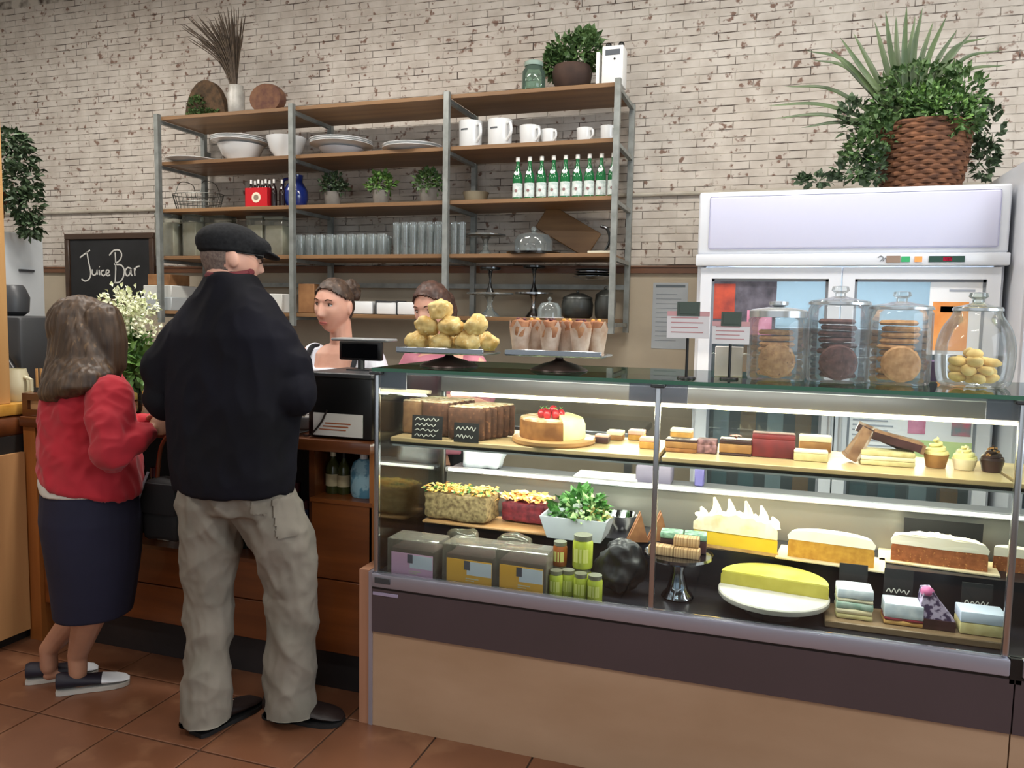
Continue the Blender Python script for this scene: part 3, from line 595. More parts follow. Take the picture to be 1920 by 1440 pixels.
for k in range(9):
    px = 970 + k * 22.3; q = at(px, 2, 4.43)
    if proto is None:
        proto = thing('water_bottle', 'green glass mineral water bottle in the row on the third board', 'bottle', q, 0, 'green water bottles'); r = sc(18.6, q) / 2; h = hh
        MB().lathe([(0, 0), (r * .95, 0), (r, .006), (r, h * .48), (r * .92, h * .56), (r * .45, h * .72), (r * .36, h * .8), (r * .36, h * .93), (0, h * .93)], 18).build('glass_body', M_mw, proto)
        MB().lathe([(r * 1.02, h * .05), (r * 1.02, h * .38)], 18, cap=False).build('paper_label', M_mwl, proto)
        MB().lathe([(0, 0), (r * .55, 0), (r * .55, .003), (0, .003)], 14, X=Matrix.Translation((0, -r * .66, h * .62)) @ Matrix.Rotation(R(62), 4, 'X')).build('neck_label', M_mwl, proto)
        MB().lathe([(r * .4, h * .9), (r * .44, h * .9), (r * .44, h), (0, h)], 12).build('cap', M_whitecap, proto)
        MB().lathe([(0, 0), (r * .3, 0), (r * .3, .0015), (0, .0015)], 10, X=Matrix.Translation((0, -r * 1.022, h * .2)) @ Matrix.Rotation(R(90), 4, 'X')).build('star_mark', mat('red_grey_print', '#8d6a6a', .6), proto)
    else: dup(proto, q)

# ---- fourth board: jars, packs, glasses, stands
M_cream_card = mat('cream_contents', '#cfc8b4', .7, '#b5ac92', scale=12); M_clearplas = glass('clear_plastic', '#f1f4ee', 1.2, .08, .14, '#dfe0d4')
def canister(px, wpx, hpx, label, Y=4.52):
    p = at(px, 3, Y); r = sc(wpx, p) / 2; h = sc(hpx, p); t = thing('storage_canister', label, 'canister', p)
    MB().rbox((0, 0, h * .46), (r * 2, r * 1.7, h * .92), .012, 2).build('plastic_body', M_clearplas, t); MB().rbox((0, 0, h * .40), (r * 1.86, r * 1.56, h * .74), .012, 2).build('contents', M_cream_card, t)
    MB().rbox((0, 0, h * .95), (r * 2.02, r * 1.74, h * .08), .006, 2).build('lid', mat('grey_green_lid', '#7f8378', .5), t)
canister(322, 44, 82, 'clear canister of cream goods at the left end of the fourth board'); canister(364, 32, 84, 'clear canister of cream goods behind the flat cap')
canister(414, 46, 84, 'wide clear canister of cream goods hidden behind the cap', 4.62)
canister(486, 36, 76, 'clear canister of pale flour next to the cap brim'); canister(523, 40, 74, 'clear canister of pale flour beside the steel post')
def tumbler(px, wpx, hpx, Y, proto=[None], kind='tumbler', label='', grp=''):
    p = at(px, 3, Y); r = sc(wpx, p) / 2; h = sc(hpx, p)
    o = MB().lathe([(0, .002), (r * .8, 0), (r * .84, .008), (r, h)], 18, cap=False).build(kind, M_cg2); o.location = p
    return tag(o, label, 'glass', grp)
base_t = None
for row, (Y, off) in enumerate(((4.42, 0), (4.54, 9), (4.66, 4))):
    for k in range(9):
        px = 563 + k * 19.2 + off
        if px > 735: continue
        if base_t is None: base_t = tumbler(px, 18, 38, Y, label='clear glass tumbler in the rows of short glasses on the fourth board', grp='short tumblers')
        else: dup(base_t, at(px, 3, Y))
base_h = None
for row, (Y, off) in enumerate(((4.43, 0), (4.56, 7))):
    for k in range(6):
        px = 744 + k * 15.6 + off
        if px > 832: continue
        if base_h is None: base_h = tumbler(px, 14.5, 60, Y, kind='highball_glass', label='tall clear highball glass in the rows beside the middle post', grp='tall highball glasses')
        else: dup(base_h, at(px, 3, Y))
for k, px in enumerate((852, 866)):
    dup(base_h, at(px, 3, 4.47), label='tall clear highball glass standing just past the middle post', group='tall glasses past the middle post')
def cakestand(px, wpx, hpx, lvl, label, m=M_cg2, Y=4.5, flip=False, base=0, name='cake_stand'):
    p = at(px, lvl, Y); r = sc(wpx, p) / 2; h = sc(hpx, p); t = thing(name, label, 'cake stand', p + Vector((0, 0, base)))
    Z = (lambda z: h - z) if flip else (lambda z: z)
    MB().lathe([(q, Z(z)) for q, z in ((0, h * .90), (r * .9, h * .90), (r, h * .94), (r, h), (r * .96, h), (r * .92, h * .96), (0, h * .96))], 32).build('plate', m, t)
    MB().lathe([(q, Z(z)) for q, z in ((0, 0), (r * .44, 0), (r * .42, h * .05), (r * .16, h * .3), (r * .09, h * .55), (r * .2, h * .84), (r * .3, h * .91), (0, h * .91))], 24).build('pedestal', m, t)
    return t
M_darkmetal = mat('dark_polished_metal', '#4d4f50', .2, metal=.9); M_silver = mat('silver_metal', '#b8bcc0', .2, metal=1)
cakestand(910, 76, 40, 3, 'clear glass cake stand on the fourth board past the tall glasses', Y=4.58)
p = at(1000, 3, 4.47); t = thing('glass_cloche', 'clear glass dome on a dark plate on the fourth board', 'cloche', p); r = sc(72, p) / 2; h = sc(42, p)
MB().lathe([(0, 0), (r * 1.35, 0), (r * 1.42, .012), (0, .014)], 32).build('plate', M_darkmetal, t); MB().lathe([(r, .014), (r, h * .6), (r * .8, h * .86), (r * .3, h * .97), (0, h)], 28, cap=False).build('dome', M_cg2, t); MB().sph((0, 0, h + .015), .017, 10, 7).build('knob', M_cg2, t)
p = at(1062, 3, 4.68); o = MB().rbox((0, 0, 0), (sc(116, p), .02, .17), .004, 1, X=Matrix.Translation((0, .02, .165)) @ Matrix.Rotation(R(30), 4, 'Y') @ Matrix.Rotation(R(-8), 4, 'X')).build('wooden_tray', wood('tray_wood', '#8b6a45', '#6a4c2e', axis=0))
o.location = p + Vector((0, 0, -.005)); tag(o, 'wooden board leaning at an angle behind the glass dome', 'tray')
p = at(1128, 3, 4.48); t = thing('metal_caddy', 'curved dark metal plate rack at the end of the fourth board', 'rack', p)
MB().rbox((0, 0, .008), (.14, .12, .016), .003, 1).build('base', M_pale, t); MB().tube(bez([(.02, 0, .016), (.045, 0, .08), (.03, 0, .14), (-.01, 0, .16)], 5), .009, 8).build('arm', M_darkmetal, t); MB().tube(bez([(.05, .02, .016), (.06, .02, .10), (.055, .02, .15)], 4), .006, 8).build('upright', M_darkmetal, t)

# ---- fifth board
def carton(px, wpx, hpx, dep, label, m, lvl=4, Y=4.52, name='carton', base=0, cat='box'):
    p = at(px, lvl, Y); w = sc(wpx, p); h = sc(hpx, p); o = MB().rbox((0, 0, h / 2), (w, dep, h), .004, 1).build(name, m); o.location = p + Vector((0, 0, base)); return tag(o, label, cat)
M_wbox = mat('white_carton', '#d5d6d0', .7); M_kraft = mat('brown_kraft_paper', '#9c6f46', .8, '#825a36', scale=12); M_gbox = mat('grey_tub', '#b3b9ba', .5)
carton(320, 66, 24, .26, 'grey-white tray lowest in the pile at the left end of the bottom board', M_gbox); carton(320, 64, 22, .25, 'grey-white lidded tub second in the pile at the left end', M_wbox, base=.088); carton(318, 50, 20, .2, 'brown card box topmost of the pile at the left end', M_kraft, base=.172)
carton(520, 60, 34, .2, 'white carton on the bottom board left of the steel post', M_wbox)
o = carton(582, 34, 54, .1, 'brown paper bag standing beside the barista head', M_kraft, name='paper_bag', cat='bag')
for px, lb in ((688, 'square white dish leftmost of three behind the barista'), (733, 'square white dish with dark rims in the middle of three'), (772, 'square white dish nearest the second worker')):
    p = at(px, 4, 4.5); w = sc(42, p); h = sc(24, p); t = thing('square_dish', lb, 'dish', p)
    MB().rbox((0, 0, h / 2), (w, .13, h * .98), .008, 2).build('dish', M_china, t)
    if px == 733: MB().bx(-w / 2 - .004, -w / 2 + .002, -.068, .068, 0, h * 1.08).bx(w / 2 - .002, w / 2 + .004, -.068, .068, 0, h * 1.08).bx(-w / 2, w / 2, -.069, -.065, h * .96, h * 1.04).build('dark_rim', M_dkgrey, t)
cakestand(918, 88, 44, 4, 'clear glass cake stand carrying an upturned dark stand', Y=4.50)
q = cakestand(918, 40, 50, 4, 'dark hourglass metal stand on top of the glass cake stand', M_darkmetal, 4.50, base=.134)
cakestand(1000, 72, 46, 4, 'wide silver cake stand beside the glass stand', M_silver, 4.68); cakestand(1000, 42, 54, 4, 'dark hourglass metal stand on top of the wide silver stand', M_darkmetal, 4.68, base=.138)
p = at(1030, 4, 4.43); t = thing('small_cloche', 'small clear glass dome on the bottom board', 'cloche', p); MB().lathe([(.07, .002), (.07, .05), (.05, .085), (0, .095)], 24, cap=False).build('dome', M_cg2, t); MB().sph((0, 0, .108), .013, 10, 7).build('knob', M_cg2, t); MB().lathe([(0, 0), (.085, 0), (.085, .004), (0, .004)], 24).build('plate', M_china, t)
M_pewter = mat('dark_pewter', '#4f524f', .35, '#3b3d3c', scale=8, metal=.5)
for px, wpx, hpx, lb, Y in ((1082, 60, 50, 'dark pewter pot with lid on the bottom board', 4.58), (1134, 40, 58, 'tall dark pewter pot at the end of the bottom board', 4.58)):
    p = at(px, 4, Y); r = sc(wpx, p) / 2; h = sc(hpx, p); t = thing('pewter_pot', lb, 'pot', p)
    MB().lathe([(0, 0), (r * .8, 0), (r * .95, h * .1), (r, h * .5), (r * .9, h * .72), (0, h * .72)], 24).build('body', M_pewter, t); MB().lathe([(r * .94, h * .72), (r * .9, h * .78), (r * .4, h * .92), (0, h * .94)], 24).build('lid', M_pewter, t); MB().sph((0, 0, h * .98), h * .06, 10, 7).build('knob', M_pewter, t)
for k in range(4):
    p = at(1110, 4, 4.62); o = plate(MB(), sc(74, p) / 2 * (1 - .03 * k), .018).build('platter', M_pewter if k % 2 else M_silver); o.location = p + Vector((0, 0, .228 + k * .014)); tag(o, 'grey metal platter in the pile resting on the dark pots', 'platter', 'metal platters')
# paper notice on the plain wall
a = onY(1225, 530, WALL_Y - .004); b2 = onY(1286, 655, WALL_Y - .004)
t = thing('wall_notice', 'long grey printed notice pinned on the beige wall beside the fridge', 'notice', ((a.x + b2.x) / 2, WALL_Y - .002, b2.z))
w = b2.x - a.x; h = a.z - b2.z; MB().bx(-w / 2, w / 2, -.002, 0, 0, h).build('sheet', mat('pale_grey_sheet', '#aab0b4', .7), t)
mb = MB().bx(-w * .42, w * .42, -.003, -.0021, h * .93, h * .97)
mb.build('heading', mat('slate_print', '#5f686e', .7), t); mb = MB()
for k in range(11): mb.bx(-w * .4, w * (.2 + .2 * ((k * 7) % 5) / 5), -.003, -.0021, h * (.12 + .07 * k), h * (.13 + .07 * k))
mb.build('text_lines', mat('light_print', '#8a9196', .7), t)

# ================================================================== DOUBLE-DOOR FRIDGE
M_frw = mat('white_fridge_enamel', '#d2d5dc', .3, coat=.2); M_light = mat('lavender_lightbox_panel', '#c3c4da', .35, emit=.03); M_alu = mat('satin_aluminium', '#c9cbd2', .35, metal=.6); M_gasket = mat('grey_gasket', '#7d828a', .6)
M_frglass = glass('fridge_door_glass', '#dfe8ea', 1.3, .02, .05, '#dfe8ee'); M_inner = mat('fridge_liner', '#9fabb0', .5)
FX0, FX1, FY, FTOP = -.372, .925, 3.9, 2.092
t = thing('display_fridge', 'white two-door drinks fridge with blank lavender light box behind the glass case', 'fridge', ((FX0 + FX1) / 2, FY, 0))
def fp(mb, n, m, par=None, **k): return mb.build(n, m, par or t, world=True, **k)
fp(MB().bx(FX0, FX0 + .04, FY + .03, FY + .74, .05, FTOP).bx(FX1 - .04, FX1, FY + .03, FY + .74, .05, FTOP).bx(FX0 + .04, FX1 - .04, FY + .70, FY + .74, .05, FTOP).bx(FX0 + .04, FX1 - .04, FY + .03, FY + .70, FTOP - .04, FTOP).bx(FX0 + .04, FX1 - .04, FY + .03, FY + .70, .05, .22), 'cabinet', M_frw)
fp(MB().bx(FX0 + .04, FX1 - .04, FY + .66, FY + .69, .22, 1.74), 'liner', M_inner)
fp(MB().rbox(((FX0 + FX1) / 2, FY + .01, 1.945), (FX1 - FX0, .06, .292), .012, 3), 'header_frame', M_frw); fp(MB().rbox(((FX0 + FX1) / 2 + .005, FY - .021, 1.945), (FX1 - FX0 - .09, .012, .245), .01, 3), 'light_box', M_light)
cs = fp(MB().rbox(((FX0 + FX1) / 2, FY, 1.772), (FX1 - FX0 + .01, .08, .055), .006, 2), 'control_strip', M_frw)
def cpx(px0, px1, py, h, n, m):
    a, b = onY(px0, py, FY - .042), onY(px1, py, FY - .042); return fp(MB().bx(a.x, b.x, FY - .044, FY - .039, 1.772 - h / 2, 1.772 + h / 2), n, m, cs)
cpx(1690, 1706, 486, .024, 'green_switch', mat('green_switch', '#2f8f5a', .4, emit=.4)); cpx(1715, 1729, 486, .024, 'orange_switch', mat('orange_switch', '#e08a4a', .4, emit=.4)); ro = cpx(1742, 1809, 486, .026, 'thermometer_display', mat('green_black_display', '#27463d', .3)); cpx(1768, 1785, 486, .018, 'red_digits', mat('red_led', '#d0334f', .4, emit=.8))
cpx(1662, 1688, 486, .03, 'logo', mat('brown_grey_logo', '#8b7668', .6)); 
sk = MB()
for pts in ([(1646, 483), (1652, 480), (1656, 484), (1650, 490)], [(1655, 490), (1660, 484), (1664, 490)]):
    sk.stroke([(q.x, FY - .0405, q.z) for q in bez([onY(x, y, FY - .0405) for x, y in pts], 4)], .004)
fp(sk, 'logo_script', mat('slate_script', '#6a6f76', .6), cs, smooth=False)
fp(MB().bx(FX0 + .03, FX1 - .03, FY + .02, FY + .05, .06, .20), 'grille', M_gasket)
xm = onY(1574, 600, FY).x
for i, (x0, x1) in enumerate(((FX0 + .02, xm - .003), (xm + .003, FX1 - .02))):
    z0, z1 = .22, 1.738; f = .052
    d = fp(MB().bx(x0, x0 + f, FY - .02, FY + .03, z0, z1).bx(x1 - f, x1, FY - .02, FY + .03, z0, z1).bx(x0 + f, x1 - f, FY - .02, FY + .03, z1 - f, z1).bx(x0 + f, x1 - f, FY - .02, FY + .03, z0, z0 + f), 'door', M_frw)
    fp(MB().bx(x0 + f - .004, x1 - f + .004, FY + .002, FY + .008, z0 + f - .004, z1 - f + .004), 'glass_pane', M_frglass, d)
    fp(MB().bx(x0 + f, x0 + f + .012, FY - .004, FY + .0015, z0 + f, z1 - f).bx(x1 - f - .012, x1 - f, FY - .004, FY + .0015, z0 + f, z1 - f).bx(x0 + f, x1 - f, FY - .004, FY + .0015, z1 - f - .012, z1 - f), 'gasket', M_gasket, d)
    hx = x1 - .02 if i == 0 else x0 + .02
    fp(MB().tube([(hx, FY - .02, .85), (hx, FY - .06, .87), (hx, FY - .06, 1.3), (hx, FY - .02, 1.32)], .01, 8), 'handle', M_alu, d)
    for z in (.55, .86, 1.16, 1.46): fp(MB().bx(x0 + f * .4, x1 - f * .4, FY + .06, FY + .64, z - .006, z), 'wire_shelf', M_alu)
M_milk = mat('white_milk_carton', '#dfe4ea', .5); M_juice = mat('juice_orange', '#d98a3a', .4); M_teal = mat('teal_pack', '#5a8f98', .5); M_purple = mat('purple_pack', '#6f6aa8', .5)
rr = random.Random(31)
for z, zn in ((.86, 'third'), (1.16, 'second'), (.55, 'fourth')):
    for k in range(9):
        x = FX0 + .13 + k * .13
        if abs(x - xm) < .06: continue
        kind = rr.randrange(4); m = (M_milk, M_juice, M_teal, M_milk)[kind]; nm = ('white milk', 'orange juice', 'teal drink', 'white milk')[kind]
        tc = thing('drink_carton', f'{nm} carton on the {zn} shelf inside the two-door fridge', 'carton', (x, FY + .2 + rr.uniform(0, .05), z + .0005), 0, 'cartons in the fridge')
        h = rr.uniform(.15, .2); MB().bx(-.037, .037, -.037, .037, 0, h).build('body', m, tc); MB().prism([(-.037, h), (.037, h), (0, h + .035)], -.037, .037, 'yz').build('gable', m, tc)
for k, (x0, x1) in enumerate(((FX0 + .06, xm), (xm, FX1 - .06))):
    fp(MB().tube([(x0 + .08, FY + .08, 1.725), (x1 - .08, FY + .08, 1.725)], .01, 8), 'light_tube', mat('cool_lit_tube', '#eaf4ff', .5, emit=6.0))
    d = bpy.data.lights.new('fridge_light', 'AREA'); d.shape = 'RECTANGLE'; d.size = .5; d.size_y = .05; d.energy = 7; d.color = (.86, .94, 1.0)
    lo = bpy.data.objects.new('fridge_light', d); COL.objects.link(lo); lo.parent = t; lo.location = Vector(((x0 + x1) / 2, FY + .10, 1.70)) - Vector(t.location); lo.rotation_euler = (R(18), 0, 0)
# sheets stuck on the fridge doors
def sheet(px0, py0, px1, py1, label, m, name='poster', extra=(), Y=FY - .0035):
    a, b = onY(px0, py0, Y), onY(px1, py1, Y); s = thing(name, label, 'poster', ((a.x + b.x) / 2, Y, b.z)); w = b.x - a.x; h = a.z - b.z
    MB().bx(-w / 2, w / 2, -.001, .0015, 0, h).build('paper', m, s)
    for (u0, v0, u1, v1, mm, nm) in extra: MB().bx(-w / 2 + u0 * w, -w / 2 + u1 * w, -.0022, -.0012, v0 * h, v1 * h).build(nm, mm, s)
M_pw = mat('poster_white', '#e4e6ea', .5); M_po = mat('poster_orange', '#e8a35e', .5, '#d9853f', scale=9); M_pr = mat('poster_red', '#c8523a', .5, '#8c3a34', scale=12); M_pd = mat('poster_dark', '#3c3a44', .5, '#6a6673', scale=14); M_pg = mat('poster_green', '#a8c88a', .5, '#d4e3a2', scale=7); M_pp = mat('poster_pink', '#d89ab8', .5, '#b86a86', scale=12); M_pt = mat('poster_text_grey', '#9aa0ac', .6)
G1 = FY - .0235
sheet(1325, 524, 1452, 640, 'red and dark printed poster on the left fridge door', M_pd, extra=((.02, .35, .42, .93, M_pr, 'red_block'), (.02, .97, .98, 1.0, M_pw, 'border'), (.6, .1, .95, .5, M_pp, 'pink_block')), Y=FY - .001)
sheet(1745, 527, 1857, 668, 'white poster with orange lower half on the right fridge door', M_pw, extra=((.06, .06, .62, .72, M_po, 'orange_block'), (.18, .58, .5, .66, M_pd, 'dark_mark'), (.3, .86, .7, .89, M_pt, 'title')), Y=FY - .001)
sheet(1590, 770, 1686, 870, 'white sheet of small print on the right fridge door', M_pw, extra=tuple((.1, .12 + .1 * k, .85 - .1 * (k % 2), .15 + .1 * k, M_pt, 'text_line') for k in range(8)), Y=FY - .001)
sheet(1692, 772, 1838, 870, 'bright flower-print poster low on the right fridge door', M_pw, extra=((.03, .03, .97, .42, M_pg, 'meadow'), (.08, .55, .3, .9, M_pp, 'bloom'), (.62, .55, .86, .92, mat('poster_rose', '#c86a7e', .5, '#7a8a90', scale=18), 'bloom')), Y=FY - .001)
# neighbouring fridge, only its left edge in the picture
t = thing('bottle_fridge', 'pale upright bottle fridge standing right of the two-door fridge', 'fridge', (1.27, 3.66, 0))
fp(MB().bx(.945, .985, 3.70, 4.4, 0, 2.17).bx(1.56, 1.60, 3.70, 4.4, 0, 2.17).bx(.985, 1.56, 4.36, 4.4, 0, 2.17).bx(.985, 1.56, 3.70, 4.36, 2.13, 2.17).bx(.985, 1.56, 3.70, 4.36, 0, .2), 'cabinet', M_frw, t)
fp(MB().rbox((1.2725, 3.685, 1.965), (.655, .05, .41), .01, 2), 'header', mat('pale_cyan_lightbox', '#d2e6ea', .4, emit=.12), t)
d = fp(MB().bx(.945, .985, 3.66, 3.70, .2, 1.75).bx(1.56, 1.60, 3.66, 3.70, .2, 1.75).bx(.985, 1.56, 3.66, 3.70, 1.70, 1.75).bx(.985, 1.56, 3.66, 3.70, .2, .25), 'door', M_alu, t); fp(MB().bx(.98, 1.565, 3.677, 3.683, .245, 1.705), 'glass_pane', M_frglass, d)
for z in (.62, .98, 1.33): fp(MB().bx(.985, 1.56, 3.72, 4.34, z - .006, z), 'shelf', M_alu, t)
M_redc = mat('red_can', '#a83a44', .35); M_blk = mat('dark_navy_bottle', '#22243a', .2)
for z in (.62, .98, 1.33):
    for k in range(5): bottle('fridge_bottle', 'drink bottle standing in the upright bottle fridge', (1.03 + k * .105, 3.80, z + .0005), .03, .23, (M_blk, M_redc, M_blk)[(k + int(z * 10)) % 3], M_lab, M_redc, 'bottles in the right fridge')

# big basket of palm and ivy on top of the fridge
bp_ = onY(1728, 345, 4.2); t = thing('palm_basket', 'large wicker basket of palm fronds and ivy on top of the two-door fridge', 'plant', (bp_.x, 4.24, FTOP + .0005))
basket(MB(), .155, .20, .33, 16, 32, .01).build('basket', M_basket, t); MB().lathe([(.02, .01), (.15, .01), (.19, .30), (.02, .305)], 22).build('soil', M_soil, t)
k1 = 1 / ppm((bp_.x, 4.24, 2.4))
def fr(px, py, yo=0): q = onY(px, py, 4.24 + yo); return Vector((q.x - bp_.x, yo, q.z - FTOP))
def blade(pts, w, m=M_palm):
    P = bez(pts, 6); mb = MB(); n = len(P); vs = []; fs = []
    for i, p in enumerate(P):
        tt = i / (n - 1); ww = w * (math.sin(PI * min(1, .12 + tt * .88)) ** .7 if tt < 1 else 0) * (1 - .25 * tt) + .0005
        tg = (P[min(i + 1, n - 1)] - P[max(i - 1, 0)]).normalized(); sd = tg.cross(Vector((0, -1, .35))).normalized(); up = sd.cross(tg).normalized()
        vs += [p - sd * ww / 2 + up * ww * .18, p - up * .0, p + sd * ww / 2 + up * ww * .18]
    for i in range(n - 1):
        for j in (0, 1): a = i * 3 + j; fs.append((a, a + 1, a + 4, a + 3))
    mb.add(vs, fs); return mb.build('palm_frond', m, t, True)
O = (1690, 235)
tips = [(1512, 95), (1522, 112), (1556, 90), (1470, 162), (1440, 198), (1452, 222), (1502, 240), (1600, 62), (1575, 70), (1640, 40), (1660, 20), (1680, 30), (1700, 10), (1716, 30), (1730, 14), (1750, 40), (1775, 30), (1795, 55), (1822, 60), (1880, 94), (1888, 122), (1850, 70)]
for i, (x, y) in enumerate(tips):
    yo = (-.10, .04, -.03, .09)[i % 4]; far = abs(x - 1690) > 150
    mid = (O[0] + (x - O[0]) * .55, O[1] + (y - O[1]) * (.75 if far else .55))
    blade([Vector((0.02 * (i % 3 - 1) - .05, yo * .2, .27)), fr(mid[0], mid[1] - (8 if far else 0), yo * .6), fr(x, y, yo)], .032 if not far else .024)
leafcloud([(fr(1650, 250, -.1), (.10, .07, .09)), (fr(1615, 290, -.14), (.07, .06, .12)), (fr(1760, 200, -.12), (.16, .07, .10)), (fr(1720, 160, -.05), (.16, .1, .09)), (fr(1800, 180, -.08), (.10, .08, .13)), (fr(1800, 230, -.14), (.09, .05, .06)), (fr(1700, 200, -.1), (.15, .08, .06))], 1500, .045, t, M_leaf, seed=41)
leafcloud([(fr(1600, 320, -.16), (.09, .05, .05)), (fr(1640, 310, -.15), (.05, .05, .08)), (fr(1855, 250, .02), (.05, .05, .13)), (fr(1845, 300, .0), (.045, .05, .09)), (fr(1530, 338, -.16), (.09, .04, .018)), (fr(1600, 225, -.08), (.06, .05, .09))], 620, .042, t, M_leafd, seed=42)
leafcloud([(fr(1780, 215, -.16), (.12, .05, .08)), (fr(1740, 190, -.14), (.1, .05, .06))], 320, .035, t, M_leaf2, seed=43)

# ================================================================== GLASS DISPLAY CASE
YF, YB = 2.454, 3.06; GX0, GX1, GXE = -1.318, .648, 1.30; ZT = 1.305; ZD = .545; ZS = 1.05; ZK = .68
M_cg_case = glass('case_glass', '#f0f6f4', .9, .01); M_gedge = mat('green_glass_edge', '#3c6b55', .15, spec=.8); M_mauve = mat('mauve_brown_laminate', '#4a3d40', .42, '#463a3c', scale=3); M_rail2 = mat('lavender_grey_aluminium', '#a5a2ae', .32, metal=.55)
M_frontply = mat('pinkish_plywood', '#b39478', .5, '#9f7f62', scale=1.6, stretch=(1, 1, 2.5), detail=6, lo=.3, hi=.7, coat=.1); M_endwood = wood('pinkish_end_wood', '#b48468', '#9a6c52', axis=2); M_deck = mat('black_deck_laminate', '#1b1b20', .3, '#22222a', scale=4)
M_shelfboard = wood('pale_shelf_board', '#d9bd92', '#c4a374', axis=0, rough=.4)
dc = thing('display_case', 'long glass bakery display case on a plywood and mauve base', 'display case', ((GX0 + GX1) / 2, YF, 0))
def dp(mb, n, m, par=None, **k): return mb.build(n, m, par or dc, world=True, **k)
dp(MB().bx(-1.385, -1.345, YF, YB, 0, .575), 'end_panel', M_endwood); dp(MB().bx(-1.345, -1.330, YF - .004, YB, 0, .572), 'end_trim', M_rail2)
dp(MB().bx(1.34, 1.38, YF, YB, 0, .575), 'end_panel', M_endwood)
dp(MB().bx(-1.330, .672, YF, YF + .02, .0, .352).bx(.676, 1.34, YF, YF + .02, .0, .352), 'front_panel', M_frontply); dp(MB().bx(-1.330, .672, YF - .008, YF + .02, .355, .512).bx(.676, 1.34, YF - .008, YF + .02, .355, .512), 'mauve_panel', M_mauve)
dp(MB().rbox((-.335, YF + .004, .545), (1.99, .035, .05), .006, 2), 'front_rail', M_rail2); dp(MB().rbox((1.015, YF + .004, .545), (.65, .035, .05), .006, 2), 'front_rail', M_rail2); dp(MB().bx(.66, .69, YF - .008, YF + .02, .50, .572), 'rail_joint', M_black); dp(MB().bx(-1.33, 1.34, YF - .006, YF + .02, .512, .519), 'black_strip', M_black)  # thin solid black strip between front rail and mauve panel
dp(MB().rbox((-1.285, YF - .0145, .548), (.062, .004, .022), .002, 1), 'rating_plate', M_dkgrey); dp(MB().rbox((-1.275, YF - .0095, .497), (.10, .003, .012), .001, 1), 'maker_strip', mat('lavender_strip', '#9a8ea6', .4))
dp(MB().bx(-1.33, 1.34, YF + .02, YB, ZD - .03, ZD), 'deck', M_deck); dp(MB().bx(-1.30, 1.30, 2.825, YB - .02, ZD, ZK), 'rear_step', M_deck)
dp(MB().bx(-1.33, 1.34, YB - .02, YB, .0, ZD), 'back_panel', M_mauve)
dp(MB().bx(-1.30, 1.30, YB - .018, YB, ZD, .832), 'rear_upstand', mat('dull_steel_upstand', '#8a8880', .4, metal=.4)); dp(MB().bx(-1.30, 1.30, YB, YB + .14, .815, .84), 'rear_ledge', mat('dull_grey_ledge', '#74767a', .5, metal=.3)); dp(MB().rbox((0, YB - .02, .842), (2.6, .03, .02), .004, 2), 'upstand_rail', M_alu)
M_tube = mat('lit_case_tube', '#fff6e6', .5, emit=7.0)
dp(MB().tube([(-1.28, YB - .042, .845), (1.28, YB - .042, .845)], .006, 8), 'light_tube', M_tube)
for x in (GX0, -.338, GX1, GXE):
    dp(MB().rbox((x, YF + .008, (ZT + .57) / 2), (.017, .02, ZT - .57), .004, 2), 'post', M_steel)
for x in (GX0, GXE): dp(MB().rbox((x, YB - .01, (ZT + .57) / 2), (.017, .02, ZT - .57), .004, 2), 'post', M_steel)
for x0, x1 in ((GX0 + .009, -.347), (-.329, GX1 - .009), (GX1 + .009, GXE - .009)): dp(MB().bx(x0, x1, YF + .004, YF + .009, .572, ZT - .012), 'front_pane', M_cg_case)
for x in (GX0, GXE): dp(MB().bx(x - .003, x + .003, YF + .02, YB - .02, .572, ZT - .012), 'side_pane', M_cg_case)
tp = MB().bx(GX0 - .012, GXE + .03, YF - .014, YB - .06, ZT - .012, ZT); tp.m = [0, 0, 1, 1, 1, 1]; dp(tp, 'top_pane', [glass('top_glass', '#dcece4', 1.0, .01), M_gedge], smooth=False)
dp(MB().rbox(((GX0 + GXE) / 2, YB - .05, 1.21), (GXE - GX0 - .03, .06, .065), .006, 2), 'lamp_housing', mat('grey_lamp_housing', '#77757c', .4, metal=.3)); dp(MB().bx(GX0 + .03, GXE - .03, YB - .083, YB - .0795, 1.236, 1.242), 'housing_trim', M_alu)
M_tube2 = mat('lit_warm_tube', '#ffe6b8', .5, emit=10.0)
dp(MB().tube([(GX0 + .05, YB - .05, 1.168), (GXE - .05, YB - .05, 1.168)], .009, 8), 'light_tube', M_tube2)
for nm, z, pw, c, yy, an in (('shelf_light', 1.155, 11, (1, .88, .68), YB - .07, -28), ('deck_light', 1.015, 9, (1, .94, .85), 2.9, -28), ('front_shelf_fill_light', 1.279, 9, (1, .93, .8), YF + .03, 42), ('front_deck_fill_light', 1.018, 11, (1, .95, .88), 2.545, 34)):  # the two front lights are added fills to brighten the cakes' front faces
    d = bpy.data.lights.new(nm, 'AREA'); d.shape = 'RECTANGLE'; d.size = 1.85; d.size_y = .03; d.energy = pw; d.color = c
    lo = bpy.data.objects.new(nm, d); COL.objects.link(lo); lo.parent = dc; lo.location = Vector((-.335, yy, z)) - Vector(dc.location); lo.rotation_euler = (R(an), 0, 0)
dp(MB().bx(GX0 + .02, GXE - .02, YF + .022, YF + .036, ZT - .022, ZT - .013), 'fill_light_profile', M_alu); dp(MB().bx(GX0 + .02, GXE - .02, 2.535, 2.552, ZS - .031, ZS - .0245), 'fill_light_profile', M_alu)  # profiles added as fixtures for the two front fill lights
s1 = dp(MB().bx(GX0 + .012, GXE - .012, 2.53, 2.93, ZS - .024, ZS - .016), 'shelf_glass', [glass('shelf_glass', '#dfeae2', 1.0, .02)])
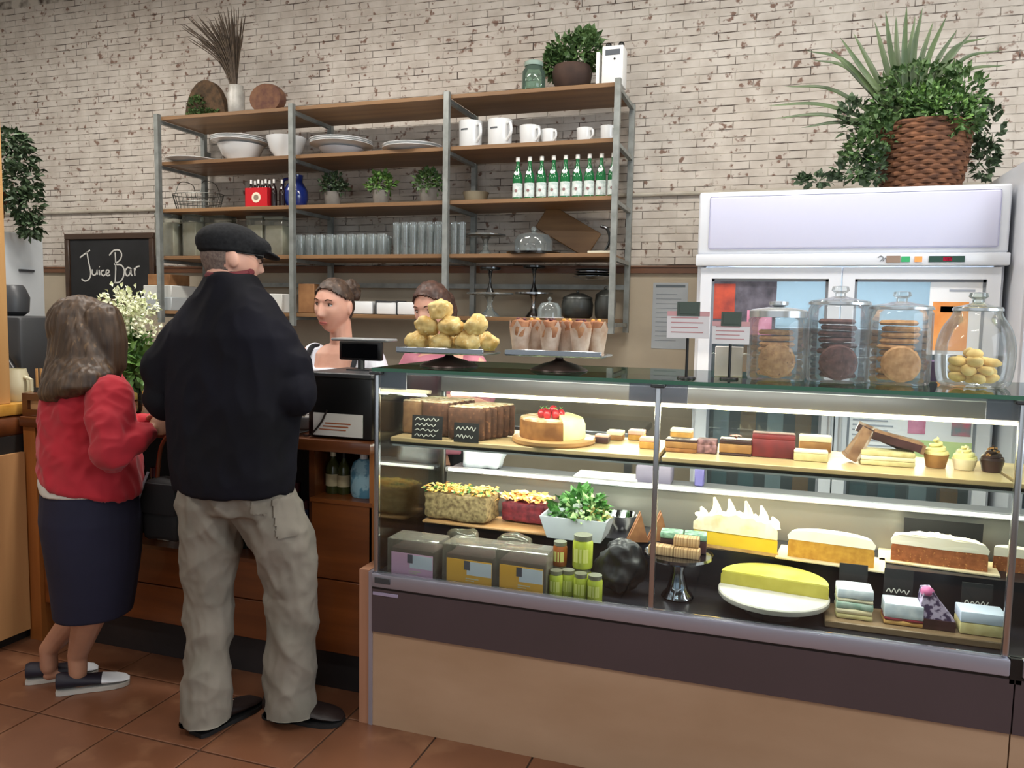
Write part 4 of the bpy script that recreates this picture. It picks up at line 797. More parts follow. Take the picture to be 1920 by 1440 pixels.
dp(MB().rbox(((GX0 + .012 - .345) / 2, 2.715, ZS - .008), (-.345 - GX0 - .014, .36, .015), .002, 1), 'shelf_board', M_shelfboard); dp(MB().rbox(((-.331 + .66) / 2, 2.715, ZS - .008), (.66 + .331, .36, .015), .002, 1), 'shelf_board', M_shelfboard); dp(MB().rbox((.98, 2.715, ZS - .008), (.61, .36, .015), .002, 1), 'shelf_board', M_shelfboard)
dp(MB().bx(GX0 + .02, GXE - .02, 2.90, 2.93, ZS - .03, ZS - .0245), 'shelf_light_strip', M_tube)
M_brk = glass('clear_bracket', '#d8d8e4', .8, .05, .35, '#c9c9d6')
for a, b in ((714, 762), (1180, 1290), (1852, 1918)):
    p, q = onY(a, 725, YF + .014), onY(b, 725, YF + .014); dp(MB().bx(p.x, min(q.x, GX1), YF + .011, YF + .017, ZT - .075, ZT - .013), 'corner_plate', M_brk)
for x in (GX0, -.338, GX1): dp(MB().rbox((x, YF + .0, ZT - .018), (.045, .03, .012), .003, 1), 'clamp', M_dkgrey)

# ------------------------------------------------------------------ food helpers
def atz(px, py, z): p = onZ(px, py, z); return Vector((p.x, max(YF + .03, p.y), z + .0006))
def lay(name, label, cat, loc, w, d, layers, rz=0, group=None, bev=.004, rough_amp=.0):
    """a cut slice: layers of (part name, height, material)"""
    t = thing(name, label, cat, loc, rz, group); z = 0
    for i, (n, h, m) in enumerate(layers):
        o = MB().rbox((0, 0, z + h / 2), (w, d, h), min(bev, h * .35), 2, cuts=3 if rough_amp else 0).build(n, m, t)
        if rough_amp: disp(o, rough_amp, 60, i + len(label))
        z += h * .985
    return t
def squiggle(mb, x0, x1, z, a, y, seed, X=None, w=.0025):
    rr = random.Random(seed); n = 9; pts = [(x0 + (x1 - x0) * k / n, y, z + a * (1 if k % 2 else -1) * rr.uniform(.3, 1)) for k in range(n + 1)]; mb.stroke(bez(pts, 3), w, X=X)
M_card = mat('black_tag_card', '#1c1c1e', .7); M_white_ink = mat('white_ink', '#d5d3cc', .8)
def tagcard(loc, w, h, label, rows, seed, tilt=-8, ins=None):
    t = thing('price_tag', label, 'tag', loc); T = Matrix.Rotation(R(tilt), 4, 'X')
    MB().box((0, 0, h / 2), (w, .003, h), X=T).build('card', M_card, t); mb = MB()
    for k in range(rows): squiggle(mb, -w * .4, w * (.38 - .1 * (k % 2)), h * (1 - (k + .7) / (rows + .4)), min(.008, h * .28 / rows), -.0018, seed + k, T, .0028)
    mb.build('handwriting', M_white_ink, t, False); MB().box((0, .012, .004), (w * .5, .025, .006)).build('foot', M_card, t); return t
M_choc = mat('brown_loaf_crumb', '#5b3826', .8, '#44281a', scale=40, bump=.003, bscale=90, c3='#7a5238', lo3=.6, hi3=.66, scale3=70); M_tan = mat('tan_loaf_crumb', '#8a6646', .8, '#74523a', scale=40, bump=.003, bscale=90); M_crust = mat('sugared_crust', '#a8835c', .8, '#d9c8ab', scale=50)
def loaf(px, py, wpx, hpx, n, m, label, dx=.008, dy=.03, seed=0):
    p = atz(px, py, ZS); w = sc(wpx, p); h = sc(hpx, p); p.x = max(p.x, -1.303 + w / 2); t = thing('cake_loaf', label, 'cake', p + Vector((0, 0, .002)))
    for k in range(n):
        o = MB().rbox((k * dx, k * dy + .012, h * .5), (w, dy * .8, h), .012, 3, cuts=2, X=Matrix.Rotation(R(rnd.uniform(-1, 1)), 4, 'Y')).build('slice', m, t); disp(o, .003, 45, k + seed)
        MB().rbox((k * dx, k * dy + .012, h * .985), (w * .9, dy * .72, .007), .003, 1).build('crust', M_crust, t)
loaf(757, 813, 40, 62, 6, M_tan, 'tan sliced loaf cake at the left end of the upper case shelf'); loaf(815, 819, 56, 64, 6, M_choc, 'dark sliced loaf cake behind the written tag', seed=3); loaf(872, 826, 74, 62, 6, M_choc, 'chocolate brown loaf with fanned slices on the upper case shelf', .012, seed=6)
for px, py, wpx, hpx, rows, lb in ((805, 822, 62, 44, 4, 'black tag with lines of white handwriting on the dark loaf'), (872, 830, 50, 36, 2, 'black tag with two white words on the chocolate loaf')):
    p = atz(px, py, ZS); p.y = YF + .082 if px > 850 else YF + .085; tagcard(p, sc(wpx, p), sc(hpx, p), lb, rows, px, -4)
# crumble tart with strawberries on a wooden board
M_tartside = mat('golden_brown_crust', '#a8713c', .75, '#7f4f26', scale=24, bump=.004, bscale=60); M_sugar = mat('icing_sugar_top', '#c49a6c', .8, '#e6d3b8', scale=26, lo=.45, hi=.6); M_custard = mat('pale_yellow_cream', '#efdf8f', .5, '#f5ecb4', scale=10); M_straw = mat('strawberry_red', '#b5272e', .35, '#8f1a24', scale=40); M_bd = wood('round_board_wood', '#c99c6a', '#a97c4c', axis=0)
p = atz(1028, 834, ZS); p.y += .07; bd = MB().lathe([(0, 0), (.142, 0), (.148, .006), (.148, .016), (.142, .02), (0, .02)], 40).build('round_board', M_bd); bd.location = p; tag(bd, 'round wooden board carrying the strawberry tart', 'board')
t = thing('strawberry_tart', 'golden crumble tart topped with strawberries, cut open to yellow cream', 'tart', p + Vector((0, 0, .0206)))
def sector(mb, a0, a1, r, h, z0=0, n=24, mi=0, bulge=0):
    pts = [(0, 0)] + [(r * math.cos(R(a0 + (a1 - a0) * k / n)), r * math.sin(R(a0 + (a1 - a0) * k / n))) for k in range(n + 1)]
    return mb.prism(pts, z0, z0 + h, 'xy', mi)
o = sector(MB(), 60, 300, .122, .062).build('crust', M_tartside, t); sector(MB(), 62, 298, .119, .006, .062).build('sugared_top', M_sugar, t)
MB().ring_loft([[(.112 * f * math.cos(R(a)), .112 * f * math.sin(R(a)), z) for a in range(-58, 62, 10)] + [(.004, 0, z)] for f, z in ((1, 0), (1.0, .045), (.9, .068), (.6, .08), (.1, .085))]).build('cream_filling', M_custard, t)
for k, (x, y) in enumerate(((-.035, -.04), (-.01, -.055), (.018, -.045), (.0, -.015), (-.03, -.005), (.03, -.02))):
    s_ = MB().sph((x, y, .082 + (.012 if k == 3 else 0)), (.015, .015, .018), 10, 7).build('strawberry', M_straw, t); MB().leaf((x, y, .098), (.3, .2, .5), (0, 0, 1), .014, .008).leaf((x, y, .098), (-.3, .1, .4), (0, 0, 1), .014, .008).build('calyx', M_leaf2, s_, False)
# small cut slices along the shelf
M_cream2 = mat('cream_icing', '#f0e6cd', .5, '#e3d3ac', scale=12); M_pinkice = mat('pink_icing', '#d79a8e', .5, '#e8bcae', scale=14); M_caramel = mat('caramel_slice', '#a87a45', .6, '#8b5f33', scale=22); M_dkchoc = mat('dark_chocolate', '#2e1a17', .4, '#45282a', scale=20); M_sponge = mat('golden_sponge', '#c99a4d', .8, '#b07f38', scale=50, bump=.002); M_redv = mat('red_velvet', '#7a2226', .6, '#56161c', scale=20, bump=.002); M_crumb = mat('berry_crumble', '#5a3b40', .8, '#a0767a', scale=60, bump=.004); M_palecake = mat('pale_cake', '#cfc493', .75, '#beb07c', scale=40)
def shslice(px, py, wpx, layers, label, d=.06, z=ZS, name='cake_slice', rz=0, amp=0):
    p = atz(px, py, z); p.y += d / 2; w = sc(wpx, p); return lay(name, label, 'slice', p, w, d, layers, rz, rough_amp=amp)
shslice(1127, 832, 26, (('base', .022, M_dkchoc), ('icing', .008, M_pinkice)), 'tiny dark chocolate slice beside the tart board', .045); shslice(1152, 826, 30, (('base', .018, M_caramel), ('icing', .016, M_cream2)), 'small caramel slice with cream icing behind the chocolate slice', .05)
shslice(1192, 826, 30, (('base', .02, M_sponge), ('icing', .016, M_pinkice)), 'small sponge slice with pink icing left of the steel post', .05); shslice(1213, 842, 30, (('base', .024, M_sponge), ('icing', .014, M_pinkice)), 'golden sponge slice with pink glaze against the steel post', .05)
shslice(1276, 849, 58, (('base', .014, M_tartside), ('caramel', .022, M_caramel), ('top', .006, M_dkchoc)), 'wide caramel slice just right of the steel post', .07); shslice(1276, 838, 40, (('base', .05, M_sponge), ('icing', .012, M_cream2)), 'golden slice standing behind the wide caramel slice', .05)
shslice(1324, 851, 36, (('base', .03, M_crumb), ('top', .016, M_crumb)), 'dark berry crumble slice between caramel and brownie', .06, amp=.004)
shslice(1378, 855, 58, (('base', .008, M_dkchoc), ('cake', .03, M_caramel), ('icing', .014, M_dkchoc)), 'brownie slice with chocolate top and pink flower', .07)
p = atz(1378, 855, ZS); p.y += .03; p.z += .052; fo = MB()
for k in range(9): fo.leaf((0, 0, 0), (math.cos(k * .7), math.sin(k * .7), .45), (0, 0, 1), .026, .016, bend=.3)
fo = fo.build('sugar_flower', M_pinkice, None, False); fo.location = p; tag(fo, 'pink sugar flower on top of the brownie slice', 'decoration')
shslice(1449, 859, 76, (('cake', .06, M_redv), ('icing', .016, M_redv)), 'glossy red velvet block next to the brownie', .08); 
shslice(1520, 866, 60, (('base', .026, M_palecake), ('cream', .008, M_cream2)), 'pale cream slice in front of its twin', .05); shslice(1528, 848, 56, (('base', .035, M_caramel), ('cream', .02, M_cream2)), 'brown slice with thick cream on the upper case shelf', .05)
# wedge pies
M_piecrust = mat('cocoa_dusted_pastry', '#6b4a36', .8, '#8f6c50', scale=30, bump=.004); M_dust = mat('icing_dust', '#b9aca0', .8, '#7a5a46', scale=25, lo=.45, hi=.6)
p = atz(1665, 876, ZS); p.y += .05
t = lay('layered_slice', 'layered pale pastry slice lying under the chocolate wedges', 'slice', p, sc(92, p), .075, (('base', .016, M_palecake), ('filling', .014, M_cream2), ('lid', .016, M_palecake)))
def wedge(loc, L, w, h, label, X, m, m2, name='pie_wedge'):
    t = thing(name, label, 'slice', loc); MB().prism([(-L / 2, -w * .1), (L / 2, -w / 2), (L / 2, w / 2), (-L / 2, w * .1)], 0, h, X=X).build('filling', m, t); MB().prism([(-L / 2, -w * .1), (L / 2, -w / 2), (L / 2, w / 2), (-L / 2, w * .1)], h, h + .008, X=X).build('top', m2, t)
    MB().box((L / 2 + .004, 0, h / 2), (.01, w, h * 1.2), X=X).build('crust', M_piecrust, t); return t
wedge(p + Vector((.02, -.01, .064)), .14, .06, .024, 'chocolate wedge lying on the pale layered slice', Matrix.Rotation(R(14), 4, 'Y') @ Matrix.Rotation(R(8), 4, 'Z'), M_dkchoc, M_piecrust)
wedge(p + Vector((-.095, -.005, .072)), .10, .06, .03, 'sugar-dusted wedge propped upright at the end of the layered slice', Matrix.Rotation(R(118), 4, 'Y') @ Matrix.Rotation(R(-8), 4, 'X'), M_piecrust, M_dust); wedge(p + Vector((-.01, .062, .062)), .17, .05, .025, 'dusted wedge leaning behind the other two wedges', Matrix.Rotation(R(22), 4, 'Y'), M_dkchoc, M_dust)
# cupcakes
def cupcake(px, py, wpx, hpx, label, mcase, micing, seed, sprinkles=None):
    p = atz(px, py, ZS); r = sc(wpx, p) / 2; p.y += r; h = sc(hpx, p); t = thing('cupcake', label, 'cupcake', p); n = 24
    MB().ring_loft([[(r * f * (1 + (.05 if j % 2 else 0)) * math.cos(2 * PI * j / n), r * f * (1 + (.05 if j % 2 else 0)) * math.sin(2 * PI * j / n), z) for j in range(n)] for f, z in ((.72, 0), (.95, h * .42))]).build('paper_case', mcase, t)
    mb = MB(); pts = [];
    for k in range(60):
        f = k / 59; a = f * 2 * PI * 3.1; rad = r * .72 * (1 - f) ** .8; pts.append((rad * math.cos(a), rad * math.sin(a), h * .44 + f * h * .5))
    mb.tube(pts, [r * .30 * (1 - .75 * k / 59) for k in range(60)], 7).lathe([(0, h * .40), (r * .93, h * .41), (r * .9, h * .5), (0, h * .62)], 16).build('icing', micing, t)
    if sprinkles:
        rr = random.Random(seed)
        for k in range(16): a = rr.uniform(0, 2 * PI); f = rr.uniform(.1, .8); MB().box((r * .85 * (1 - f) * math.cos(a), r * .85 * (1 - f) * math.sin(a), h * (.56 + f * .42)), (.006, .005, .005), 0, a).build('topping', sprinkles, t)
cupcake(1758, 880, 44, 60, 'cupcake with swirled pale yellow icing in a brown case', M_caramel, M_custard, 1); cupcake(1812, 884, 44, 48, 'cupcake with white coconut icing in a grey case', M_cream2, M_custard, 2, M_cream2); cupcake(1864, 888, 42, 52, 'dark chocolate cupcake with crumbled topping', M_dkchoc, M_dkchoc, 3, M_caramel)

# ------------------------------------------------------------------ rear step of the deck
M_foc = mat('grainy_focaccia_side', '#b09a6c', .8, '#6e5a3c', scale=60, bump=.004, bscale=80); M_or = mat('grated_carrot_orange', '#e0913c', .6, '#f0b860', scale=40); M_yel = mat('golden_cheese', '#ecd27a', .5, '#e0b048', scale=30); M_beet = mat('beetroot_purple', '#5e1f2c', .6, '#8a2f3a', scale=50, bump=.004); M_herb = mat('salad_leaf_green', '#4f8a36', .5, '#2f6428', scale=30); M_lettuce = mat('pale_lettuce', '#b9cf96', .5, '#8fb46a', scale=20); M_feta = mat('white_feta', '#eef0ea', .5)
def toppings(t, x0, x1, d, z, n, mats, seed, L=.03):
    rr = random.Random(seed); mbs = [MB() for _ in mats]
    for k in range(n):
        i = rr.randrange(len(mats)); a = rr.uniform(0, 2 * PI); mbs[i].leaf((rr.uniform(x0, x1), rr.uniform(-d / 2, d / 2), z + rr.uniform(-.004, .008)), (math.cos(a), math.sin(a), rr.uniform(-.1, .6)), (rr.uniform(-.4, .4), rr.uniform(-.4, .4), 1), L * rr.uniform(.5, 1.2), L * .5, bend=.25)
    for (nm, m), b in zip(mats, mbs): tag(b.build(nm, m, t, False), kind='stuff')
p = atz(865, 985, ZK); w = sc(130, p); p.y += .03
tr = MB().rbox((0, 0, .006), (w * 1.9, .17, .012), .004, 1).build('serving_board', M_bd); tr.location = p + Vector((w * .37, .03, 0)); tag(tr, 'long wooden board under the vegetable bakes at the back of the deck', 'board')
t = thing('vegetable_bake', 'grainy loaf-shaped bake topped with grated carrot and cheese', 'bake', p + Vector((-.02, .02, .0185)), R(-3)); o = MB().rbox((0, 0, .05), (w, .13, .10), .012, 2, cuts=5).build('body', M_foc, t); disp(o, .008, 40, 2)
toppings(t, -w / 2, w / 2, .13, .104, 330, (('carrot', M_or), ('cheese', M_yel), ('carrot_light', M_yel), ('herbs', M_herb)), 51)
p2 = atz(976, 992, ZK); p2.y += .07; w2 = sc(84, p2); t = thing('beetroot_bake', 'dark beetroot bake topped with orange shavings beside the salad dish', 'bake', p2 + Vector((0, .01, .0185)), R(-4)); o = MB().rbox((0, 0, .038), (w2, .12, .076), .012, 2, cuts=5).build('body', M_beet, t); disp(o, .008, 45, 5)
toppings(t, -w2 / 2, w2 / 2, .12, .082, 230, (('shavings', M_or), ('peel', mat('pale_apricot', '#f3cf9c', .5)), ('shavings_dark', M_or)), 52, .034)
p = atz(1080, 1008, ZK); p.y += .035; w = sc(126, p); t = thing('salad_dish', 'rectangular white dish heaped with green leaf salad and feta', 'dish', p)
def dish(mb, w, d, h, m=0):
    f = lambda s, z, k: [(s[0] * w / 2 * k, s[1] * d / 2 * k, z) for s in ((-1, -1), (1, -1), (1, 1), (-1, 1))]
    return mb.ring_loft([f(s, z, k) if 0 else [(sx * w / 2 * k, sy * d / 2 * k, z) for sx, sy in ((-1, -1), (1, -1), (1, 1), (-1, 1))] for z, k, s in ((0, .8, None), (h, 1, None), (h, .95, None), (.008, .76, None))], m)
dish(MB(), w, .19, sc(42, p)).build('dish', M_china2, t, False)
leafcloud([((0, 0, .085), (w * .42, .075, .035)), ((.02, 0, .12), (w * .3, .05, .035))], 260, .045, t, M_herb, 'salad_leaves', 61); leafcloud([((.03, -.02, .10), (w * .3, .06, .04))], 70, .04, t, M_lettuce, 'lettuce', 62); leafcloud([((.05, -.04, .085), (.06, .03, .025))], 50, .03, t, mat('sprout_olive', '#a3a35a', .6, '#c9b070', scale=20), 'sprouts', 63)
for k, (x, y, z) in enumerate(((0, -.03, .115), (.02, -.02, .125), (.012, -.05, .10), (-.02, .0, .13))): MB().rbox((x, y, z), (.03, .026, .022), .006, 2, rz=k).build('feta', M_feta, t)
p = atz(1172, 985, ZK); t = MB().lathe([(0, 0), (.03, 0), (.05, .03), (.062, .06), (.064, .062), (.06, .062), (.046, .03), (0, .008)], 28).build('steel_bowl', M_chrome); t.location = (p.x, 2.96, ZK + .0006); tag(t, 'small shiny steel bowl at the back of the deck', 'bowl')
# pies and cakes on the step
M_lemon = mat('lemon_curd', '#f0c83c', .35, '#e6b428', scale=8, coat=.3); M_mer = mat('toasted_meringue', '#f4e8c8', .6, '#dcb878', scale=14, lo=.48, hi=.72); M_pastry = mat('shortcrust', '#d2a768', .75, '#b98a4c', scale=30); M_icing = mat('white_icing', '#f3eddd', .45, '#eadfc2', scale=8); M_carrotcake = mat('carrot_cake_crumb', '#a8643a', .8, '#8a4c28', scale=45, bump=.003, c3='#c98a4e', lo3=.6, hi3=.68); M_ycake = mat('yellow_cake_crumb', '#cf9a3a', .8, '#b37d28', scale=45, bump=.003)
def halfcake(p, r, layers, label, name, rz=0, cat='cake', n=26, squash=.75, top=None):
    t = thing(name, label, cat, p, rz); z = 0
    for nm, h, m, f in layers:
        rings = [[(r * f * q * math.cos(PI * k / n), r * f * q * squash * math.sin(PI * k / n), zz) for k in range(n + 1)] for q, zz in ((1, z), (1, z + h * .8), (.97, z + h))]
        MB().ring_loft(rings).build(nm, m, t); z += h
    return t, z
p = atz(1375, 1038, ZK); r = sc(156, p) / 2; p.y += .03
t, z = halfcake(p, r, (('pastry', .012, M_pastry, 1.03), ('lemon_curd', .05, M_lemon, 1.0)), 'half lemon meringue pie with tall toasted peaks', 'lemon_meringue_pie', R(-8)); n = 60; rr = random.Random(3)
mb = MB(); rows = 12
rings = []
for i in range(rows + 1):
    v = i / rows; ring = []
    for k in range(41):
        u = k / 40; x = (u * 2 - 1) * r; y = v * r * .75 * math.sqrt(max(0, 1 - (x / r) ** 2)); dome = .05 * math.sqrt(max(0, 1 - (x / r) ** 2 * .9)) * (1 - .3 * v)
        pk = (abs(math.sin(u * PI * 5)) ** 4) * .016 * (1 if i % 4 == 1 else .35 if i % 4 in (0, 2) else 0)
        ring.append((x, y - .004, z + .012 + dome + pk + .006 * noise.noise(Vector((x * 60, y * 60, 3)))))
    rings.append(ring)
base = [(q[0], q[1], z - .001) for q in rings[0]]
mb.ring_loft([base] + rings + [[(q[0], q[1], z - .001) for q in rings[-1]]], cap=False, closed=False); mb.build('meringue', M_mer, t)
for (u, hh) in ((.08, .03), (.24, .07), (.42, .07), (.62, .07), (.80, .06), (.93, .025)):
    x = (u * 2 - 1) * r; MB().tube(bez([(x, .03, z + .04), (x + .004, .03, z + .04 + hh * .5), (x - .006, .03, z + .045 + hh)], 5), [.027 * (1 - k / 11) ** 1.1 + .002 for k in range(11)], 8).build('peak', M_mer, t)
def boardcake(px, py, wpx, hcake, hice, mc, mi_, label, lb2, bw, seed, rzz):
    p = atz(px, py, ZK); r = sc(wpx, p) / 2; b = MB().rbox((0, .05, .004), (sc(bw, p), .16, .008), .002, 1).build('cake_board', M_paperboard); b.location = p; b.rotation_euler = (0, 0, rzz); tag(b, lb2, 'board')
    t, z = halfcake(p + Vector((0, -.01, .0086)), r, (('crumb', hcake, mc, 1.0),), label, 'half_cake', rzz, squash=.65); n = 26
    rg = [[(r * q * math.cos(PI * k / n), r * q * .65 * math.sin(PI * k / n) - .002, zz) for k in range(n + 1)] for q, zz in ((1.0, z - .001), (1.02, z + hice * .35), (.93, z + hice * .8), (.6, z + hice), (.02, z + hice * 1.02))]
    o = MB().ring_loft(rg).build('icing', mi_, t)
    if seed == 2:
        o = MB().ring_loft([[(a_[0], a_[1], a_[2]) for a_ in g] for g in rg]).build('icing_swirl', mi_, t)
        bm = bmesh.new(); bm.from_mesh(o.data); bmesh.ops.subdivide_edges(bm, edges=[e for e in bm.edges if e.calc_length() > .012], cuts=3, use_grid_fill=True); bm.to_mesh(o.data); bm.free(); o.data.update(); disp(o, .012, 40, 5)
    return t
M_paperboard = mat('baking_paper_board', '#d8bd8f', .7, '#e6d5b2', scale=8)
boardcake(1555, 1057, 150, .062, .034, M_ycake, M_icing, 'half yellow cake with smooth domed white icing', 'paper-covered board under the yellow cake', 190, 1, R(-7)); boardcake(1757, 1064, 160, .058, .036, M_carrotcake, M_icing, 'half carrot cake with rough cream icing', 'paper-covered board under the carrot cake', 200, 2, R(-6))
t, z = halfcake(Vector((onY(1905, 1010, 2.93).x, 2.93, ZK + .0006)), .06, (('crumb', .05, M_carrotcake, 1), ('icing', .03, M_icing, .98)), 'iced brown cake in the end bay beyond the carrot cake', 'half_cake', R(-4))
p = atz(1760, 1042, ZK); tagcard(Vector((p.x, 3.008, ZK + .0006)), sc(130, p), .135, 'wide black tag behind the carrot cake', 1, 77, 0)
# ------------------------------------------------------------------ front of the deck
M_clear = glass('clear_box_plastic', '#f6f8f7', 1.2, .08, .16, '#d6cfc0'); M_muff = mat('dark_muffin_crumb', '#40221d', .8, '#2c1614', scale=30, bump=.003); M_lpink = mat('pink_label', '#eab8dc', .5); M_lorange = mat('orange_label', '#f5b84a', .5); M_lblue = mat('pale_blue_label', '#e0e8f8', .5); M_logo = mat('slate_logo', '#565a6a', .5)
def packbox(px, py, wpx, hpx, labm, label, rz):
    p = atz(px, py, ZD); w = sc(wpx, p); h = sc(hpx, p); d = .12; p.y = YF + .045 + d / 2; p.x = max(p.x, -1.298 + w / 2); t = thing('cake_box', label, 'box', p, rz)
    MB().rbox((0, 0, h / 2), (w, d, h), .006, 2).build('clear_box', M_clear, t); o = MB().rbox((0, 0, h * .40), (w * .9, d * .86, h * .72), .012, 2, cuts=3).build('cake', M_muff, t); disp(o, .004, 40, px)
    lb = MB().bx(-w * .40, w * .44, -d / 2 - .0016, -d / 2 - .0004, h * .10, h * .66).build('paper_label', labm, t)
    MB().bx(-w * .02, w * .435, -d / 2 - .0024, -d / 2 - .0017, h * .3, h * .63).build('pale_field', M_lblue, lb); MB().bx(-w * .07, w * .04, -d / 2 - .0032, -d / 2 - .0025, h * .42, h * .64).build('logo', M_logo, lb)
    mb = MB().bx(-w * .04, w * .2, -d / 2 - .0024, -d / 2 - .0017, h * .20, h * .225).bx(-w * .04, w * .12, -d / 2 - .0024, -d / 2 - .0017, h * .15, h * .17); mb.build('print_lines', M_pale, lb)
    return t
packbox(783, 1072, 100, 72, M_lpink, 'clear box of dark cake with a pink label', R(-2)); packbox(893, 1088, 106, 76, M_lorange, 'clear box of dark cake with an orange label, beside the pink-labelled box', R(-2)); packbox(988, 1101, 100, 78, M_lorange, 'clear box of dark cake with an orange label, beside the pickle jars', R(-2))
M_bagp = glass('cellophane', '#f2f3ea', 1.8, .12, .12, '#d8d4bc')
for px, py, lb, s_ in ((850, 1030, 'crumpled clear bag of biscuits on the middle cake box', 1), (962, 1035, 'twisted clear cellophane bag on the end cake box', 2)):
    p = atz(px, 1080, ZD); p.y = YF + .222; t = thing('cellophane_bag', lb, 'bag', p); o = MB().rbox((0, 0, .075), (.13, .06, .15), .03, 3, cuts=3).build('wrap', M_bagp, t); disp(o, .016, 22, s_)
    for v in o.data.vertices: v.co.z = max(v.co.z, .0)
    o.data.update(); MB().rbox((0, 0, .06), (.10, .04, .10), .02, 2).build('biscuits', M_tan, t)
M_pickle = mat('green_olive_brine', '#8f9a2e', .2, '#b5bf4a', scale=12); M_jarlid = mat('pewter_jar_lid', '#8b8c7c', .35, metal=.5); M_amber = mat('amber_preserve', '#8a4a1e', .25)
def picklejar(x, y, z, r, h, label, m=M_pickle):
    t = thing('pickle_jar', label, 'jar', (x, y, z)); MB().lathe([(0, 0), (r * .95, 0), (r, .005), (r, h * .78), (r * .82, h * .86), (0, h * .86)], 18).build('glass_body', m, t); MB().lathe([(r * .86, h * .85), (r * .9, h * .86), (r * .9, h), (0, h)], 18).build('lid', M_jarlid, t)
    MB().ring_loft([[(r * 1.01 * math.cos(R(a)), r * 1.01 * math.sin(R(a)), zz) for a in (-135, -115, -90, -65, -45)] for zz in (h * .2, h * .62)], cap=False, closed=False).build('paper_label', mat('yellow_green_label', '#cfd07a', .5), t); return t
p = atz(1040, 1112, ZD); hj = sc(48, p); rj = sc(27, p) / 2
for px, lb in ((1042, 'small green pickle jar at the end by the boxes'), (1062, 'small green pickle jar second in the front row'), (1088, 'small green pickle jar third in the front row'), (1115, 'small green pickle jar at the outer end of the front row')):
    q = onY(px, 1115, YF + .08); picklejar(q.x, YF + .08 + (.02 if px in (1062,) else 0), ZD + .0006, rj * (.95 if px != 1115 else 1.05), hj, lb)
q = onY(1052, 1112, YF + .125); picklejar(q.x - .01, YF + .137, ZD + .0006, rj, hj, 'green pickle jar hidden under the amber jar')
picklejar(q.x - .01, YF + .137, ZD + .001 + hj, rj, hj * .95, 'amber preserve jar stacked above the pickle jars', M_amber)
q = onY(1090, 1112, YF + .14); picklejar(q.x, YF + .145, ZD + .0006, rj * 1.3, hj, 'wide green jar carrying the big pickle jar'); picklejar(q.x, YF + .145, ZD + .001 + hj, rj * 1.42, sc(62, p), 'big green pickle jar stacked on top of another jar')
# dark bag, slate with black pot
M_blackbag = mat('black_crumpled_plastic', '#2c2c2f', .35, '#1c1c1f', scale=8, bump=.01, bscale=14)
p = atz(1160, 1112, ZD); p.y = 2.65; o = MB().sph((0, 0, .095), (.080, .070, .096), 48, 32).build('black_bag', M_blackbag); disp(o, .03, 14, 4); ridge(o, .022, (22, 22, 16), (.4, .3), 3)
for v in o.data.vertices: v.co.z = max(v.co.z, 0)
o.location = p; tag(o, 'crumpled dark grey bag behind the pickle jars', 'bag')
# triangular bread wraps
M_wrap = mat('brown_toast', '#9a6a44', .75, '#7c4f30', scale=20)
for k, (px, py, lb) in enumerate(((1190, 1000, 'upright brown sandwich triangle behind the dark bag'), (1228, 1005, 'upright brown sandwich triangle by the steel post'))):
    p = atz(px, 1020, ZK); p.y = 2.84 + .04 * k; t = thing('sandwich_triangle', lb, 'sandwich', p, R(15)); MB().prism([(-.038, 0), (.038, 0), (.008, .105)], -.03, -.012, 'xz').build('bread', M_wrap, t); MB().prism([(-.036, 0), (.036, 0), (.008, .10)], -.012, .0, 'xz').build('filling', M_beet, t); MB().prism([(-.038, 0), (.038, 0), (.008, .105)], .0, .018, 'xz').build('bread', M_wrap, t)
# cake stand with finger slices
M_poly = mat('polished_navy_metal', '#8d93a3', .12, metal=1.0)
p = atz(1256, 1128, ZD); hp = sc(84, p); wr = sc(128, p) / 2; t = thing('pedestal_stand', 'shiny metal cake stand in front of the steel post', 'cake stand', p + Vector((.018, .05, 0)))
MB().lathe([(0, 0), (.052, 0), (.056, .006), (.05, .016), (.036, .03), (.03, .055), (.02, .09), (.026, hp - .012), (0, hp - .01)], 28).build('pedestal', M_poly, t); MB().lathe([(0, hp - .012), (wr * .92, hp - .012), (wr, hp - .004), (wr, hp + .006), (wr * .94, hp), (0, hp)], 36).build('plate', M_poly, t)
M_finger = mat('layered_wafer', '#b8976c', .7, '#8d6a48', scale=3, stretch=(90, 1, 1), lo=.45, hi=.55); M_mintice = mat('mint_crumble', '#8fb59a', .6, '#4a6a58', scale=50, bump=.004)
st = p + Vector((.018, .05, hp + .0008))
for k, (dx, dy, dz, lb, top) in enumerate(((-.055, -.02, 0, 'striped wafer slice lying at the front of the shiny stand', 0), (.03, -.025, 0, 'striped wafer slice at the front edge of the shiny stand', 0), (.025, .0, .032, 'striped wafer slice stacked above the front slices', 0), (-.03, .045, .0, 'dark mint slice at the back of the shiny stand', 1), (.05, .05, .0, 'mint-crumbled slice beside the dark slice', 1))):
    lay('wafer_slice', lb, 'slice', st + Vector((dx, dy, dz)), .085 if not top else .075, .045 if not top else .06, (('wafer', .031, M_finger),) if not top else (('base', .045, M_dkchoc), ('mint_top', .022, M_mintice)), R(-4 + 2 * k), rough_amp=0)
